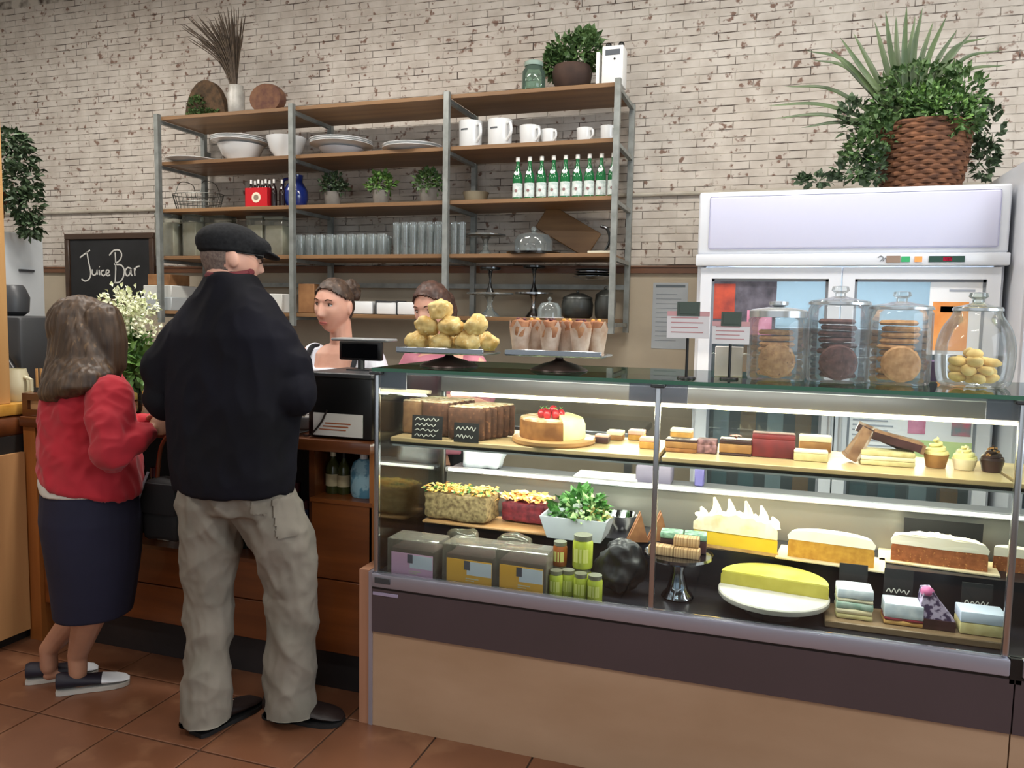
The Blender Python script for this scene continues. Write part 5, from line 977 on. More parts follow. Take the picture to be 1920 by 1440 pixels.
# lemon tart on white round board
M_marble = mat('pale_marble', '#cfcac4', .3, '#b9b3ae', scale=6); M_ltart = mat('pale_lemon_filling', '#c9bf4a', .35, '#d8d06a', scale=10); M_lcrust = mat('lemon_tart_side', '#b0a53c', .5, '#c4b850', scale=14)
p = atz(1448, 1112, ZD); R_ = sc(186, p) / 2; p.y = 2.642
pl = thing('marble_stand', 'round pale marble serving board on a low foot at the front of the deck', 'board', p); MB().lathe([(0, 0), (R_ * .5, 0), (R_ * .46, .05), (0, .05)], 28).build('foot', M_deck, pl); MB().lathe([(0, .05), (R_ * .98, .05), (R_, .055), (R_, .066), (R_ * .98, .07), (0, .07)], 44).build('slab', M_marble, pl)
t, z = halfcake(p + Vector((0, .0, .0706)), R_ * .97, (('lemon_filling', .040, M_lcrust, 1.0), ('glaze', .005, M_ltart, .99)), 'half lemon tart with flat yellow top on the round marble board', 'lemon_tart', R(-7), 'tart', squash=.92)
# front wooden board with four slices
p0 = atz(1545, 1140, ZD); p1 = atz(1885, 1180, ZD); q0, q1 = onY(1546, 1140, 2.60).x, onY(1884, 1180, 2.60).x
b = MB().rbox(((q0 + q1) / 2, 2.655, ZD + .012), (q1 - q0, .17, .022), .003, 1).solo('slice_board', wood('dark_slice_board', '#8b7358', '#6f5a44', axis=0)); tag(b, 'long brown board under four iced slices at the front of the deck', 'board'); ZB = ZD + .0236
M_mintc = mat('white_mint_icing', '#cfdcd4', .5, '#8fb0a0', scale=30); M_coconut = mat('white_coconut', '#dde4ec', .6, '#c2cddb', scale=40, bump=.002); M_jam = mat('raspberry_jam', '#8b2f3c', .4); M_blueice = mat('blue_white_icing', '#cfdcf0', .4); M_blossom = mat('mauve_white_sprinkle', '#c9b9d6', .5, '#4a3a5e', scale=55, lo=.45, hi=.55)
def bslice(px, wpx, label, layers, d=.085, rz=0, amp=0):
    x = onY(px, 1140, 2.64).x; p = Vector((x, 2.645, ZB + .0006)); return lay('iced_slice', label, 'slice', p, sc(wpx, p), d, layers, rz, rough_amp=amp), p
s_, p = bslice(1600, 62, 'layered mint green and white slice on the brown board', (('base', .016, M_palecake), ('cream', .016, M_cream2), ('mint', .022, M_mintc), ('cream', .012, M_cream2), ('top', .03, M_coconut)), amp=.003)
s_, p = bslice(1692, 66, 'white coconut slice with red jam layer on the brown board', (('base', .014, M_pastry), ('jam', .008, M_jam), ('coconut', .045, M_coconut)), amp=.003)
x = onY(1755, 1140, 2.64).x; t = thing('iced_slice', 'dark chocolate wedge with mauve and pink sprinkles standing tall', 'slice', (x, 2.645, ZB + .0006)); w = sc(60, (x, 2.645, .6))
MB().bx(-w / 2, w / 2, -.04, .04, 0, .03).build('cake', M_dkchoc, t); o = MB().prism([(-w / 2, .03), (w / 2, .03), (w * .15, .072), (-w * .15, .115), (-w * .42, .11)], -.035, .035, 'xz').build('sprinkled_top', M_blossom, t); MB().sph((-w * .3, -.02, .11), (.02, .02, .016), 10, 7).build('pink_tip', mat('bright_pink_icing', '#c9649a', .5), t)
s_, p = bslice(1840, 76, 'pale yellow slice with thick blue-white icing on the brown board', (('cake', .036, M_palecake), ('icing', .034, M_blueice)))
for px, py, lb, sd in ((1685, 1085, 'black tag with white scribble behind the coconut slice', 5), (1832, 1112, 'black tag with white scribble behind the blue-white slice', 6), (1600, 1075, 'black tag with white scribble behind the mint slice', 7)):
    x = onY(px, py, 2.72).x; z = onY(px, py, 2.72).z; tagcard(Vector((x, 2.72, ZB + .0006)), .085, max(.06, z - ZB + .03), lb, 1, sd, 0)

# ------------------------------------------------------------------ things standing on the glass top
ZG = ZT + .0006
M_stand = mat('dark_bronze_stand', '#3a2a26', .3, metal=.4); M_glassplate = glass('stand_plate_glass', '#e2ebe6', 1.5, .03, .08)
def topstand(px, Y, wpx, platez_py, label, fpx):
    q = onY(px, 697, Y); x = q.x; h = onY(px, platez_py, Y).z - ZT; t = thing('food_stand', label, 'cake stand', (x, Y, ZG)); r = wpx / ppm((x, Y, ZT)) / 2; fr_ = fpx / ppm((x, Y, ZT)) / 2
    MB().lathe([(0, 0), (fr_, 0), (fr_ * .98, .005), (fr_ * .6, .022), (fr_ * .2, .034), (.014, .04), (.014, h - .012), (.03, h - .008), (0, h - .007)], 28).build('foot', M_stand, t)
    MB().rbox((0, 0, h - .003), (r * 2, r * 1.1, .008), .003, 1).build('plate', M_glassplate, t); MB().rbox((0, -r * .56, h + .006), (r * 2, .006, .02), .002, 1).build('rim', M_silver, t); return x, h
x, h = topstand(842, 2.66, 172, 659, 'glass plate on a dark bronze foot holding scones', 110)
M_scone = mat('golden_scone', '#e6cd8c', .7, '#d0a95c', scale=22, bump=.006, bscale=50, c3='#e8d6a0', lo3=.55, hi3=.65)
pos = []
for i, (px, py) in enumerate(((780, 642), (829, 642), (878, 642), (915, 642), (800, 612), (848, 612), (892, 612), (826, 581), (802, 642), (858, 642))):
    q = onY(px, py, 2.62 if i not in (3, 8, 9) else 2.705); base_z = ZG + h + .002
    zc = max(q.z, base_z + .0315)
    row = 0 if py > 628 else 1
    o = MB().sph((0, 0, 0), (.042 + .003 * (i % 3 - 1), .042, .036), 30, 20).build('scone', M_scone); disp(o, .016, 24, i + 70); disp(o, .007, 70, i + 30)
    for v in o.data.vertices: v.co.z = max(v.co.z, -.031)
    o.data.update(); o.location = (q.x, q.y, zc); o.rotation_euler = (rnd.uniform(-.25, .25) * row, rnd.uniform(-.3, .3) * row, i); tag(o, 'golden cheese scone ' + ('resting on the glass plate of the heap' if not row else 'piled on top of the scone heap'), 'scone', 'scones on the stand')
x, h = topstand(1048, 2.68, 182, 664, 'glass plate on a dark bronze foot holding muffins in paper', 108)
M_mpaper = mat('white_muffin_paper', '#d4bfae', .7, '#b5937c', scale=22); M_mtop = mat('golden_muffin_top', '#b5825a', .7, '#8f5a3c', scale=30, bump=.004); M_berry = mat('dark_berry', '#5c2228', .4)
for i, (px, hh, yo) in enumerate(((975, 44, -.03), (1003, 46, .033), (1031, 44, -.03), (1060, 46, .033), (1088, 44, -.03), (1118, 46, .03))):
    q = onY(px, 660, 2.68 + yo); t = thing('muffin', 'paper-wrapped muffin standing on the glass plate' + (' with berry top' if i % 2 == 0 else ' with golden top'), 'muffin', (q.x, 2.68 + yo, ZG + h + .0015), .5 * i, 'muffins on the stand'); r = .036; H = .1; n = 16
    MB().ring_loft([[(r * f * math.cos(2 * PI * j / n), r * f * math.sin(2 * PI * j / n), z + (.024 if (j % 4 == 0 and z > .06) else 0)) for j in range(n)] for f, z in ((.72, 0), (.95, .055), (1.1, .092))], cap=False).lathe([(0, 0), (r * .78, 0), (r * .78, .002), (0, .002)], n).build('paper', M_mpaper, t)
    o = MB().lathe([(0, .06), (r * .92, .06), (r * 1.06, .09), (r * .86, .112), (0, .122)], 16).build('top', M_mtop, t); disp(o, .006, 50, i)
    for k in range(3): MB().sph((.014 * math.cos(k * 2.1 + i), (.014) * math.sin(k * 2.1 + i), .117), .007, 8, 5).build('berry', M_berry if i % 2 == 0 else M_or, t)
# little signs in clip stands
M_sw = mat('white_sign_card', '#e6e2e4', .6)
def clipsign(px, py0, py1, wpx, Y, label, postx=None):
    a = onY(px, py0, Y); b = onY(px, py1, Y); w = wpx / ppm(a); t = thing('sign_holder', label, 'sign', (a.x, Y, ZG)); z0, z1 = b.z - ZG, a.z - ZG
    MB().cyl((0, 0, 0), (0, 0, z0 + .01), .0045, 8).build('post', M_black, t); MB().lathe([(0, 0), (.03, 0), (.028, .005), (0, .006)], 20).build('base', M_black, t)
    MB().bx(-w / 2, w / 2, -.006, -.003, z0, z1 - .03).build('card', M_sw, t); MB().bx(-w * .27, w * .27, -.008, -.004, z1 - .045, z1).bx(-w * .2, w * .2, -.0095, -.0079, z1 - .038, z1 - .006).build('clip', mat('grey_green_clip', '#4d5a52', .5), t)
    mb = MB()
    for k in range(4): mb.bx(-w * .4, w * (.36 - .12 * (k % 2)), -.0068, -.0061, z0 + (z1 - .03 - z0) * (.2 + .18 * k), z0 + (z1 - .03 - z0) * (.24 + .18 * k))
    mb.build('text_lines', mat('pale_red_print', '#c58f92', .6), t); MB().bx(-w * .5, w * .5, -.0068, -.0061, z1 - .045, z1 - .03).build('red_edge', mat('pink_print_band', '#d7a5a8', .6), t)
clipsign(1292, 566, 634, 78, 2.56, 'white card sign in a dark clip on a black post'); clipsign(1372, 585, 645, 68, 2.60, 'white card sign in a dark clip in front of the biscuit jar')
bl = MB().rbox((onY(1365, 700, 2.70).x, 2.72, ZG + .05), (.09, .02, .1), .002, 1).solo('menu_card', mat('pale_menu_card', '#cbbfb4', .7, '#dcd6d2', scale=8)); tag(bl, 'pale folded menu card standing beside the sign posts', 'card')
# biscuit jars
M_jarglass = glass('biscuit_jar_glass', '#f8fafa', .7, .03, .07, '#eaf1f5'); M_jarmetal = mat('silver_jar_lid', '#cdd3d6', .25, metal=.7)  # milky haze in the jar glass stands in for bright window reflections
def cookie(mb, c, r, h, X): return mb.lathe([(0, -h / 2), (r * .9, -h / 2), (r, 0), (r * .88, h / 2), (0, h * .62)], 18, X=Matrix.Translation(c) @ X)
M_ck1 = mat('oat_biscuit', '#c89a66', .8, '#a8784a', scale=60, bump=.003, c3='#5c3a24', lo3=.66, hi3=.7); M_ck2 = mat('chocolate_biscuit', '#6e463e', .8, '#4c2c28', scale=60, bump=.003, c3='#7a5650', lo3=.62, hi3=.68); M_ck3 = mat('ginger_biscuit', '#d2a06a', .8, '#b07c46', scale=50, bump=.003); M_ck4 = mat('butter_biscuit', '#f0d488', .7, '#deb662', scale=30, bump=.003)
def jar(px, py, wpx, hpx, Y, lid, label, ck, style, seed):
    q = onY(px, py, Y); r = wpx / ppm(q) / 2; h = hpx / ppm(q); loc = Vector((q.x, Y, ZG)); t = thing('biscuit_jar', label, 'jar', loc)
    if style == 'round': prof = [(0, .004)] + [(v.x, v.y) for v in bez([(r * .8, 0, 0), (r * .93, h * .06, 0), (r, h * .25, 0), (r * .99, h * .45, 0), (r * .86, h * .62, 0), (r * .66, h * .74, 0), (r * .6, h * .8, 0)], 4)]
    else: prof = [(0, .004), (r * .95, 0), (r, .01), (r, h * .76), (r * .93, h * .8)]
    MB().lathe(prof, 36, cap=False).build('glass_body', M_jarglass, t)
    if lid == 'metal':
        MB().lathe([(r * .9, h * .79), (r * .98, h * .79), (r * .98, h * .87), (r * .9, h * .89), (r * .35, h * .92), (0, h * .92)], 32).build('lid', M_jarmetal, t); MB().lathe([(.014, h * .92), (.03, h * .95), (.03, h * .99), (0, h)], 16).build('knob', M_jarmetal, t)
    else:
        lr = .62 if style == 'round' else .98
        MB().lathe([(r * lr, h * .8), (r * lr * 1.02, h * .82), (r * lr * .98, h * .84), (r * .42 * lr, h * .87), (.016, h * .89), (.016, h * .92), (.027, h * .95), (.024, h * .99), (0, h)], 32, cap=False).build('lid', M_jarglass if lid == 'glass' else M_cg2, t); MB().lathe([(r * lr * .99, h * .8), (r * lr * 1.03, h * .8), (r * lr * 1.03, h * .825), (r * lr * .99, h * .825)], 32, cap=False).build('lid_rim', M_jarmetal, t)
    rr = random.Random(seed); k = 0; cr = r * .62
    if style == 'round':
        for i in range(20):
            a = i * 2.4; lv = i // 6; o = MB().sph((0, 0, 0), (.026, .022, .014), 12, 8).build('biscuit', ck); disp(o, .004, 60, i); o.location = loc + Vector((.047 * math.cos(a) if i % 6 else 0, .047 * math.sin(a) if i % 6 else 0, .027 + lv * .024)); o.rotation_euler = (rr.uniform(-.5, .5), rr.uniform(-.5, .5), a); tag(o, 'yellow butter biscuit heaped in the round glass jar', 'biscuit', label)
    else:
        z = .018; n = int((h * .66) / .019)
        for i in range(n):
            o = cookie(MB(), (0, 0, 0), cr, .015, Matrix.Rotation(0, 4, 'Z')).build('biscuit', ck); disp(o, .003, 60, i); o.location = loc + Vector((rr.uniform(-.006, .006), .029 + rr.uniform(-.003, .003), z)); o.rotation_euler = (rr.uniform(-.03, .03), rr.uniform(-.03, .03), rr.uniform(0, 6)); z += .019; tag(o, 'round biscuit in the stack of ' + label.split('full of ')[1] + ' in the jar', 'biscuit', label)
        o = cookie(MB(), (0, 0, 0), cr, .013, Matrix.Rotation(R(78), 4, 'X')).build('biscuit', ck); o.location = loc + Vector((0, -r * .96 + .034, cr + .006)); tag(o, 'biscuit leaning upright against the glass, in the jar of ' + label.split('full of ')[1], 'biscuit')
jar(1454, 712, 106, 146, 2.68, 'metal', 'glass jar with silver lid, full of oat biscuits', M_ck1, 'straight', 1); jar(1567, 716, 108, 178, 2.70, 'glass', 'glass jar with clear knob lid, full of chocolate biscuits', M_ck2, 'straight', 2); jar(1682, 716, 110, 172, 2.72, 'glass', 'glass jar with clear knob lid, full of ginger biscuits', M_ck3, 'straight', 3); jar(1824, 720, 132, 176, 2.72, 'frost', 'rounded glass jar, full of yellow butter biscuits', M_ck4, 'round', 4)
q = onY(1745, 700, 2.86); pk = MB().rbox((q.x, 2.86, ZG + .035), (.04, .03, .07), .004, 1).solo('purple_packet', mat('mauve_packet', '#6c5a7c', .5, '#57486a', scale=12)); tag(pk, 'small mauve packet between two biscuit jars', 'packet')
# service bench goods seen through the case
q = onY(915, 865, 3.3)
bn = thing('rear_bench', 'steel-topped work bench standing against the wall behind the case', 'bench', (-1.6, 4.15, 0)); MB().rbox((0, .1, .88), (1.9, .5, .04), .004, 1).build('top', M_steel, bn)
for sx in (-.9, .9):
    for sy in (-.1, .3): MB().bx(sx - .02, sx + .02, sy - .02 + .0, sy + .02, 0, .86).build('leg', M_steel, bn)
MB().bx(-.9, .9, -.1, .3, .28, .3).build('under_shelf', M_steel, bn)
M_film = mat('cling_film_roll', '#c9d0dc', .35, '#eef2f8', scale=14)
o = MB().rbox((0, 0, .045), (.17, .1, .09), .03, 3, cuts=3).build('bread_bag', M_film); disp(o, .03, 16, 9) 
for v in o.data.vertices: v.co.z = max(v.co.z, 0)
o.location = (onY(908, 865, 3.14).x, 3.14, .8406); tag(o, 'crumpled white plastic bag on the ledge behind the case', 'bag')
o = MB().rbox((onY(1228, 890, 3.14).x, 3.14, .8406 + .035), (.14, .1, .07), .008, 2).solo('mauve_tub', mat('mauve_tub', '#7a7488', .5)); tag(o, 'mauve lidded tub on the ledge behind the case', 'tub')
o = MB().rbox((onY(1312, 890, 3.14).x, 3.14, .8406 + .035), (.035, .05, .07), .004, 1).solo('violet_packet', M_purple); tag(o, 'small violet packet beside the mauve tub', 'packet')
o = MB().rbox((onY(1140, 880, 3.14).x, 3.14, .8406 + .006), (.26, .12, .012), .003, 1).solo('white_tray', M_wbox); tag(o, 'flat white tray lying on the ledge behind the case', 'tray')

# ================================================================== PEOPLE
M_skin = mat('fair_skin', '#e0b09a', .5, '#d6a08a', scale=14, sss=.12); M_skin2 = mat('tanned_leg_skin', '#b58468', .5, '#a87860', scale=10, sss=.1); M_lip = mat('rose_lip', '#b5665e', .45); M_eyew = mat('eye_white', '#e8e4e0', .25); M_iris = mat('dark_iris', '#3a2a22', .2); M_brow = mat('brown_brow', '#5a4030', .8)
def ell(c, rx, ry, yaw=0, n=28, p=2.3):
    out = []
    for k in range(n):
        a = 2 * PI * k / n; cx_, sy_ = math.cos(a), math.sin(a); f = (abs(cx_) ** p + abs(sy_) ** p) ** (-1 / p); x, y = rx * cx_ * f, ry * sy_ * f
        out.append(Vector((c[0] + x * math.cos(yaw) - y * math.sin(yaw), c[1] + x * math.sin(yaw) + y * math.cos(yaw), c[2])))
    return out
def limb(mb, pts, rs, n=14):
    P = [Vector(p) for p in pts]; mb.tube(P, rs, n)
    for p, r in zip(P, rs): mb.sph(p, r * .995, 12, 8)
    return mb
def remesh(mb, voxel, it=3, fac=.5):
    me = mb.mesh('tmp', [], False); o = bpy.data.objects.new('tmp', me); COL.objects.link(o)
    m = o.modifiers.new('r', 'REMESH'); m.mode = 'VOXEL'; m.voxel_size = voxel
    if it: s = o.modifiers.new('s', 'SMOOTH'); s.factor = fac; s.iterations = it
    dg = bpy.context.evaluated_depsgraph_get(); dg.update(); new = bpy.data.meshes.new_from_object(o.evaluated_get(dg)); bpy.data.objects.remove(o); bpy.data.meshes.remove(me)
    new.shade_smooth(); return new
def cloth(name, mb, voxel, m, par, it=3, fold=None, cut=None, ridges=()):
    me = remesh(mb, voxel, it); me.name = name; me.materials.clear(); me.materials.append(m)
    off = Vector(par.location) if par else Vector((0, 0, 0))
    o = bpy.data.objects.new(name, me); COL.objects.link(o)
    if fold:
        for (amp, s, sd) in fold: disp(o, amp, s, sd)
    for (amp, s, shr, sd) in ridges: ridge(o, amp, s, shr, sd)
    if cut is not None:
        for v in me.vertices: v.co.z = max(v.co.z, cut)
    for v in me.vertices: v.co -= off
    o.parent = par; me.update(); return o
def head_pts(nu=84, nv=64, rx=.077, ry=.096, rz=.117):
    rings = []
    for i in range(1, nv):
        th = PI * i / nv; ring = []
        for j in range(nu):
            ph = 2 * PI * j / nu; x = math.sin(th) * math.cos(ph); y = math.sin(th) * math.sin(ph); z = -math.cos(th)
            X, Y, Z = x * rx, y * ry, z * rz
            if Z < 0:
                k = (-Z / rz); X *= 1 - .34 * k ** 1.6
                if Y < 0: Y *= 1 - .30 * k
                else: Y *= 1 + .02 * k
            if Y > 0:
                g = lambda cx, cz, sx, sz: math.exp(-((X - cx) / sx) ** 2 - ((Z - cz) / sz) ** 2)
                nose = max(0, min(1, (.022 - Z) / .052)) if Z > -.034 else max(0, 1 - (-.034 - Z) / .012)
                Y += .026 * nose * math.exp(-(X / (.009 + .006 * nose)) ** 2)
                Y -= .011 * (g(.031, .014, .017, .012) + g(-.031, .014, .017, .012)); Y += .004 * (g(.03, .034, .022, .008) + g(-.03, .034, .022, .008))
                Y += .005 * g(0, -.066, .022, .010) + .010 * g(0, -.100, .024, .018) + .004 * (g(.042, -.02, .018, .02) + g(-.042, -.02, .018, .02)) - .003 * g(0, -.082, .02, .006)
            ring.append(Vector((X, Y, Z)))
        rings.append(ring)
    return rings
HP = head_pts()
def put_head(mb, T, ears=True):
    nu = len(HP[0]); vs = [p for r in HP for p in r]; b = len(vs); vs = vs + [Vector((0, 0, -.117)), Vector((0, 0, .117))]; fs = []
    for i in range(len(HP) - 1):
        for j in range(nu): k = (j + 1) % nu; fs.append((i * nu + j, i * nu + k, (i + 1) * nu + k, (i + 1) * nu + j))
    for j in range(nu): k = (j + 1) % nu; fs.append((b, k, j)); fs.append((b + 1, (len(HP) - 1) * nu + j, (len(HP) - 1) * nu + k))
    mb.add(vs, fs, 0, T)
    if ears:
        for s in (-1, 1): mb.sph((0, 0, 0), (.009, .019, .032), 10, 8, X=T @ Matrix.Translation((s * .078, -.012, -.004)) @ Matrix.Rotation(s * R(-14), 4, 'Z') @ Matrix.Rotation(R(12), 4, 'X'))
def head_T(c, face, pitch=0, roll=0): return Matrix.Translation(c) @ Matrix.Rotation(math.atan2(-face[0], face[1]), 4, 'Z') @ Matrix.Rotation(pitch, 4, 'X') @ Matrix.Rotation(roll, 4, 'Y')
def shell(T, cond, off, nm, m, par, fuzz=.0, seed=1):
    """hair grown on the part of the scalp that meets cond(x,y,z): an outer and an inner skin closed at the rim"""
    nu = len(HP[0]); V = [p for r in HP for p in r] + [Vector((0, 0, -.117)), Vector((0, 0, .117))]; b = len(V) - 2; F = []
    for i in range(len(HP) - 1):
        for j in range(nu): k = (j + 1) % nu; F.append((i * nu + j, i * nu + k, (i + 1) * nu + k, (i + 1) * nu + j))
    for j in range(nu): k = (j + 1) % nu; F.append((b + 1, (len(HP) - 1) * nu + j, (len(HP) - 1) * nu + k))
    F = [f for f in F if all(cond(*V[i]) for i in f)]; used = sorted({i for f in F for i in f}); mp = {u: k for k, u in enumerate(used)}; n = len(used)
    out = [V[u] + V[u].normalized() * (off + fuzz * noise.noise(V[u] * 60 + Vector((seed, 0, 0)))) for u in used]; inn = [V[u] * .985 for u in used]
    fs = [tuple(mp[i] for i in f) for f in F] + [tuple(mp[i] + n for i in reversed(f)) for f in F]; cnt = {}
    for f in F:
        for a, c in zip(f, f[1:] + f[:1]): cnt[frozenset((a, c))] = cnt.get(frozenset((a, c)), 0) + 1
    for e, c in cnt.items():
        if c == 1: a, d = tuple(e); fs.append((mp[a], mp[d], mp[d] + n, mp[a] + n))
    return MB().add(out + inn, fs, 0, T).build(nm, m, par, True, 60, world=True)
def face_bits(T, par, gaze=(0, 0)):
    for s in (-1, 1):
        e = MB().sph((s * .031, .0700, .013), .0118, 14, 10, X=T).build('eye', M_eyew, par, world=True)
        MB().sph((s * .031 + gaze[0] * .004, .0780, .0125 + gaze[1] * .004), .0056, 10, 7, X=T).build('iris', M_iris, e, world=True)
        MB().tube(bez([(s * .016, .090, .032), (s * .031, .0905, .038), (s * .047, .080, .033)], 5), [.0022, .003, .0033, .0035, .0035, .0035, .0033, .003, .0028, .0024, .0018], 6, X=T, flat=.6).build('eyebrow', M_brow, par, world=True)
        MB().tube(bez([(s * .019, .0775, .0165), (s * .031, .0825, .0205), (s * .044, .0745, .0165)], 4), .0026, 6, X=T).build('eyelid', M_brow, par, world=True)
    MB().tube(bez([(-.022, .0815, -.066), (-.008, .0925, -.0625), (0, .0925, -.064), (.008, .0925, -.0625), (.022, .0815, -.066)], 4), [.001] + [.003] * 15 + [.001], 6, X=T).tube(bez([(-.02, .0815, -.067), (0, .0915, -.0715), (.02, .0815, -.067)], 5), [.001] + [.0036] * 9 + [.001], 6, X=T).build('lips', M_lip, par, world=True)
def hand(mb, wrist, d, palm_n, side, curl=.5, size=1.0):
    """wrist point, finger direction, palm-facing normal, side=+1 thumb towards d x n"""
    d = Vector(d).normalized(); n = Vector(palm_n); n = (n - d * n.dot(d)).normalized(); s = d.cross(n) * side; w = Vector(wrist); Z = size
    B = Matrix((tuple(s) + (0,), tuple(d) + (0,), tuple(n) + (0,), (0, 0, 0, 1))).transposed(); B = Matrix.Translation(w) @ B
    mb.sph((0, .046 * Z, 0), (.041 * Z, .055 * Z, .017 * Z), 16, 10, X=B)
    for i, (x, L) in enumerate(((.030, .068), (.010, .078), (-.011, .073), (-.030, .056))):
        p = Vector((x, .088 - .006 * abs(i - 1), 0)) * Z; a = 0; pts = [p - Vector((0, .02, 0)), p]; 
        for q in (.45, .32, .23): a += curl * (.55 + .2 * i * .2); p = p + Vector((0, math.cos(a), math.sin(a))) * L * q * Z; pts.append(p)
        limb(mb, [B @ v for v in pts], [.0095 * Z, .0095 * Z, .009 * Z, .0085 * Z, .0075 * Z], 10)
    pts = [Vector((.026, .02, .004)), Vector((.046, .045, .012)), Vector((.052, .072, .022)), Vector((.046, .094, .03))]
    limb(mb, [B @ (v * Z) for v in pts], [.014 * Z, .0115 * Z, .0105 * Z, .0085 * Z], 10)
def person(label, pieces, voxel, skin, loc, extra_mats=None):
    me = remesh(pieces, voxel, 2); me.name = 'person'; me.materials.clear(); me.materials.append(skin)
    loc = Vector(loc)
    for v in me.vertices: v.co -= loc
    me.update(); o = bpy.data.objects.new('person', me); COL.objects.link(o); o.location = loc; return tag(o, label, 'person')
def shoe(par, heel, toe, m, msole, w=.098, h=.075, name='shoe', toe_m=None, low=False):
    a, b = Vector(heel), Vector(toe); L = (b - a).length; dr = (b - a).normalized(); sd = Vector((dr.y, -dr.x, 0)); mb = MB(); rings = []; srings = []
    prof = ((0, .62, .95), (.06, .8, 1.0), (.25, .84, 1.05 if not low else .9), (.45, .86, .85 if not low else .72), (.62, .98, .66), (.8, 1.0, .54), (.93, .8, .42), (1.0, .4, .28))
    for f, ww, hh in prof:
        c = a + dr * L * f; rings.append([c + sd * (w / 2 * ww * math.cos(t)) + Vector((0, 0, .018 + (h * hh - .018) * (.5 + .5 * math.sin(t)))) for t in [2 * PI * k / 16 for k in range(16)]]); srings.append([c + sd * (w / 2 * (ww + .05) * sx) + Vector((0, 0, z)) for sx, z in ((-1, .001), (1, .001), (1, .016), (-1, .016))])
    if toe_m:
        o = MB().ring_loft(rings[:5]).build(name, m, par, world=True); MB().ring_loft(rings[4:]).build('toe_cap', toe_m, o, world=True)
    else: o = MB().ring_loft(rings).build(name, m, par, world=True)
    MB().ring_loft(srings).build('sole', msole, o, True, 50, world=True); return o
PX = lambda x, y, Y: onY(x, y, Y)

# ------------------------------------------------------------------ man in flat cap
Ym = 2.27
hc = Vector((PX(433, 490, 2.29).x, 2.29, 1.672)); T = head_T(hc, (math.sin(R(38)), math.cos(R(38))), R(-4))
lh, rh = PX(395, 925, 2.25), PX(492, 925, 2.29); lk, rk = PX(392, 1125, 2.27), PX(548, 1100, 2.38); la, ra = Vector((-1.868, 2.22, .10)), Vector((-1.655, 2.385, .10))
neck = Vector((PX(430, 545, 2.25).x, 2.25, 1.53)); mid = PX(440, 700, Ym); midl = PX(440, 890, Ym)
lsh, rsh = Vector((PX(335, 640, 2.25).x, 2.25, 1.385)), Vector((PX(512, 640, 2.30).x, 2.30, 1.39)); lel, rel = PX(311, 745, 2.24), PX(548, 738, 2.27); lw, rw = Vector((-1.95, 2.50, 1.12)), Vector((PX(556, 795, 2.55).x - .05, 2.52, 1.12))
mb = MB(); put_head(mb, T)
limb(mb, [neck + Vector((0, 0, -.05)), hc + Vector((-.008, -.03, -.06))], [.066, .058]); mb.ring_loft([ell((mid.x, Ym, z), rx, ry, R(-6)) for z, rx, ry in ((.86, .16, .10), (1.05, .165, .105), (1.25, .18, .11), (1.42, .17, .095), (1.50, .08, .06))])
for a, b, c in ((lsh, lel, lw), (rsh, rel, rw)): limb(mb, [a, b, c], [.052, .043, .03])
for a, b, c in ((lh, lk, la), (rh, rk, ra)): limb(mb, [a, b, c], [.08, .055, .04])
limb(mb, [ra + Vector((0, 0, -.05)), ra + Vector((.12, .02, -.066))], [.03, .022]); limb(mb, [la + Vector((0, 0, -.05)), la + Vector((.02, .12, -.066))], [.03, .022])
hand(mb, rw, (.05, .85, -.35), (-.85, .0, -.5), 1, .5); hand(mb, lw, (.35, .8, -.2), (.6, -.2, -.7), -1, .6)
man = person('man in black flat cap, black jacket and beige trousers standing at the till', mb, .0055, M_skin, (-1.78, 2.3, 0))
M_jacket = mat('black_navy_jacket', '#101014', .85, '#12121c', scale=4, sheen=.0, spec=.2, bump=.0015, bscale=160); M_chino = mat('beige_chino_cotton', '#877f73', .85, '#767064', scale=7, bump=.001, bscale=200); M_capm = mat('charcoal_wool_cap', '#191a1c', .9, '#232426', scale=90, spec=.2)
M_ghair = mat('short_grey_hair', '#7a6a60', .8, '#5c4c46', scale=120); M_leath = mat('dark_brown_leather', '#201513', .45); M_rub = mat('black_rubber_sole', '#131212', .7); M_rcollar = mat('dark_red_collar', '#5e1620', .8)
mb = MB(); zz = [(.872, .214, .150), (.93, .222, .155), (1.05, .228, .158), (1.2, .240, .162), (1.33, .250, .155), (1.41, .240, .140), (1.47, .205, .122), (1.53, .155, .105), (1.58, .105, .09), (1.615, .078, .080)]
mb.ring_loft([ell((midl.x + (mid.x - midl.x) * min(1, (z - .86) / .4) + (0 if z < 1.4 else (neck.x - mid.x) * min(1, (z - 1.4) / .15)), Ym - (.012 if z > 1.4 else 0), z), rx, ry, R(-7), 32, 2.5) for z, rx, ry in zz])
limb(mb, [lsh + Vector((.03, 0, -.01)), (lsh + lel) / 2 + Vector((-.02, -.01, 0)), lel, lel + (lw - lel) * .55, lw], [.095, .086, .078, .062, .05], 16); limb(mb, [rsh + Vector((-.03, 0, -.01)), (rsh + rel) / 2 + Vector((.012, -.01, 0)), rel, rel + (rw - rel) * .55, rw], [.095, .086, .078, .062, .05], 16)
ja = cloth('jacket', mb, .008, M_jacket, man, 8, [(.010, (7, 7, 3.0), 1)], ridges=[(.014, (6, 6, 3), (.6, 0), 2), (.006, (14, 14, 9), (-.5, .3), 3)])
mb = MB().tube([neck + Vector((.066 * math.cos(2 * PI * k / 24), (.070) * math.sin(2 * PI * k / 24) + .004, .088 + .012 * math.sin(2 * PI * k / 24))) for k in range(25)], .014, 8); mb.build('shirt_collar', M_rcollar, man, world=True)
mb = MB(); pel = (lh + rh) / 2; mb.ring_loft([ell((pel.x, 2.27, z), rx, ry, R(-8), 28) for z, rx, ry in ((.80, .185, .115), (.86, .20, .13), (.96, .195, .125))])
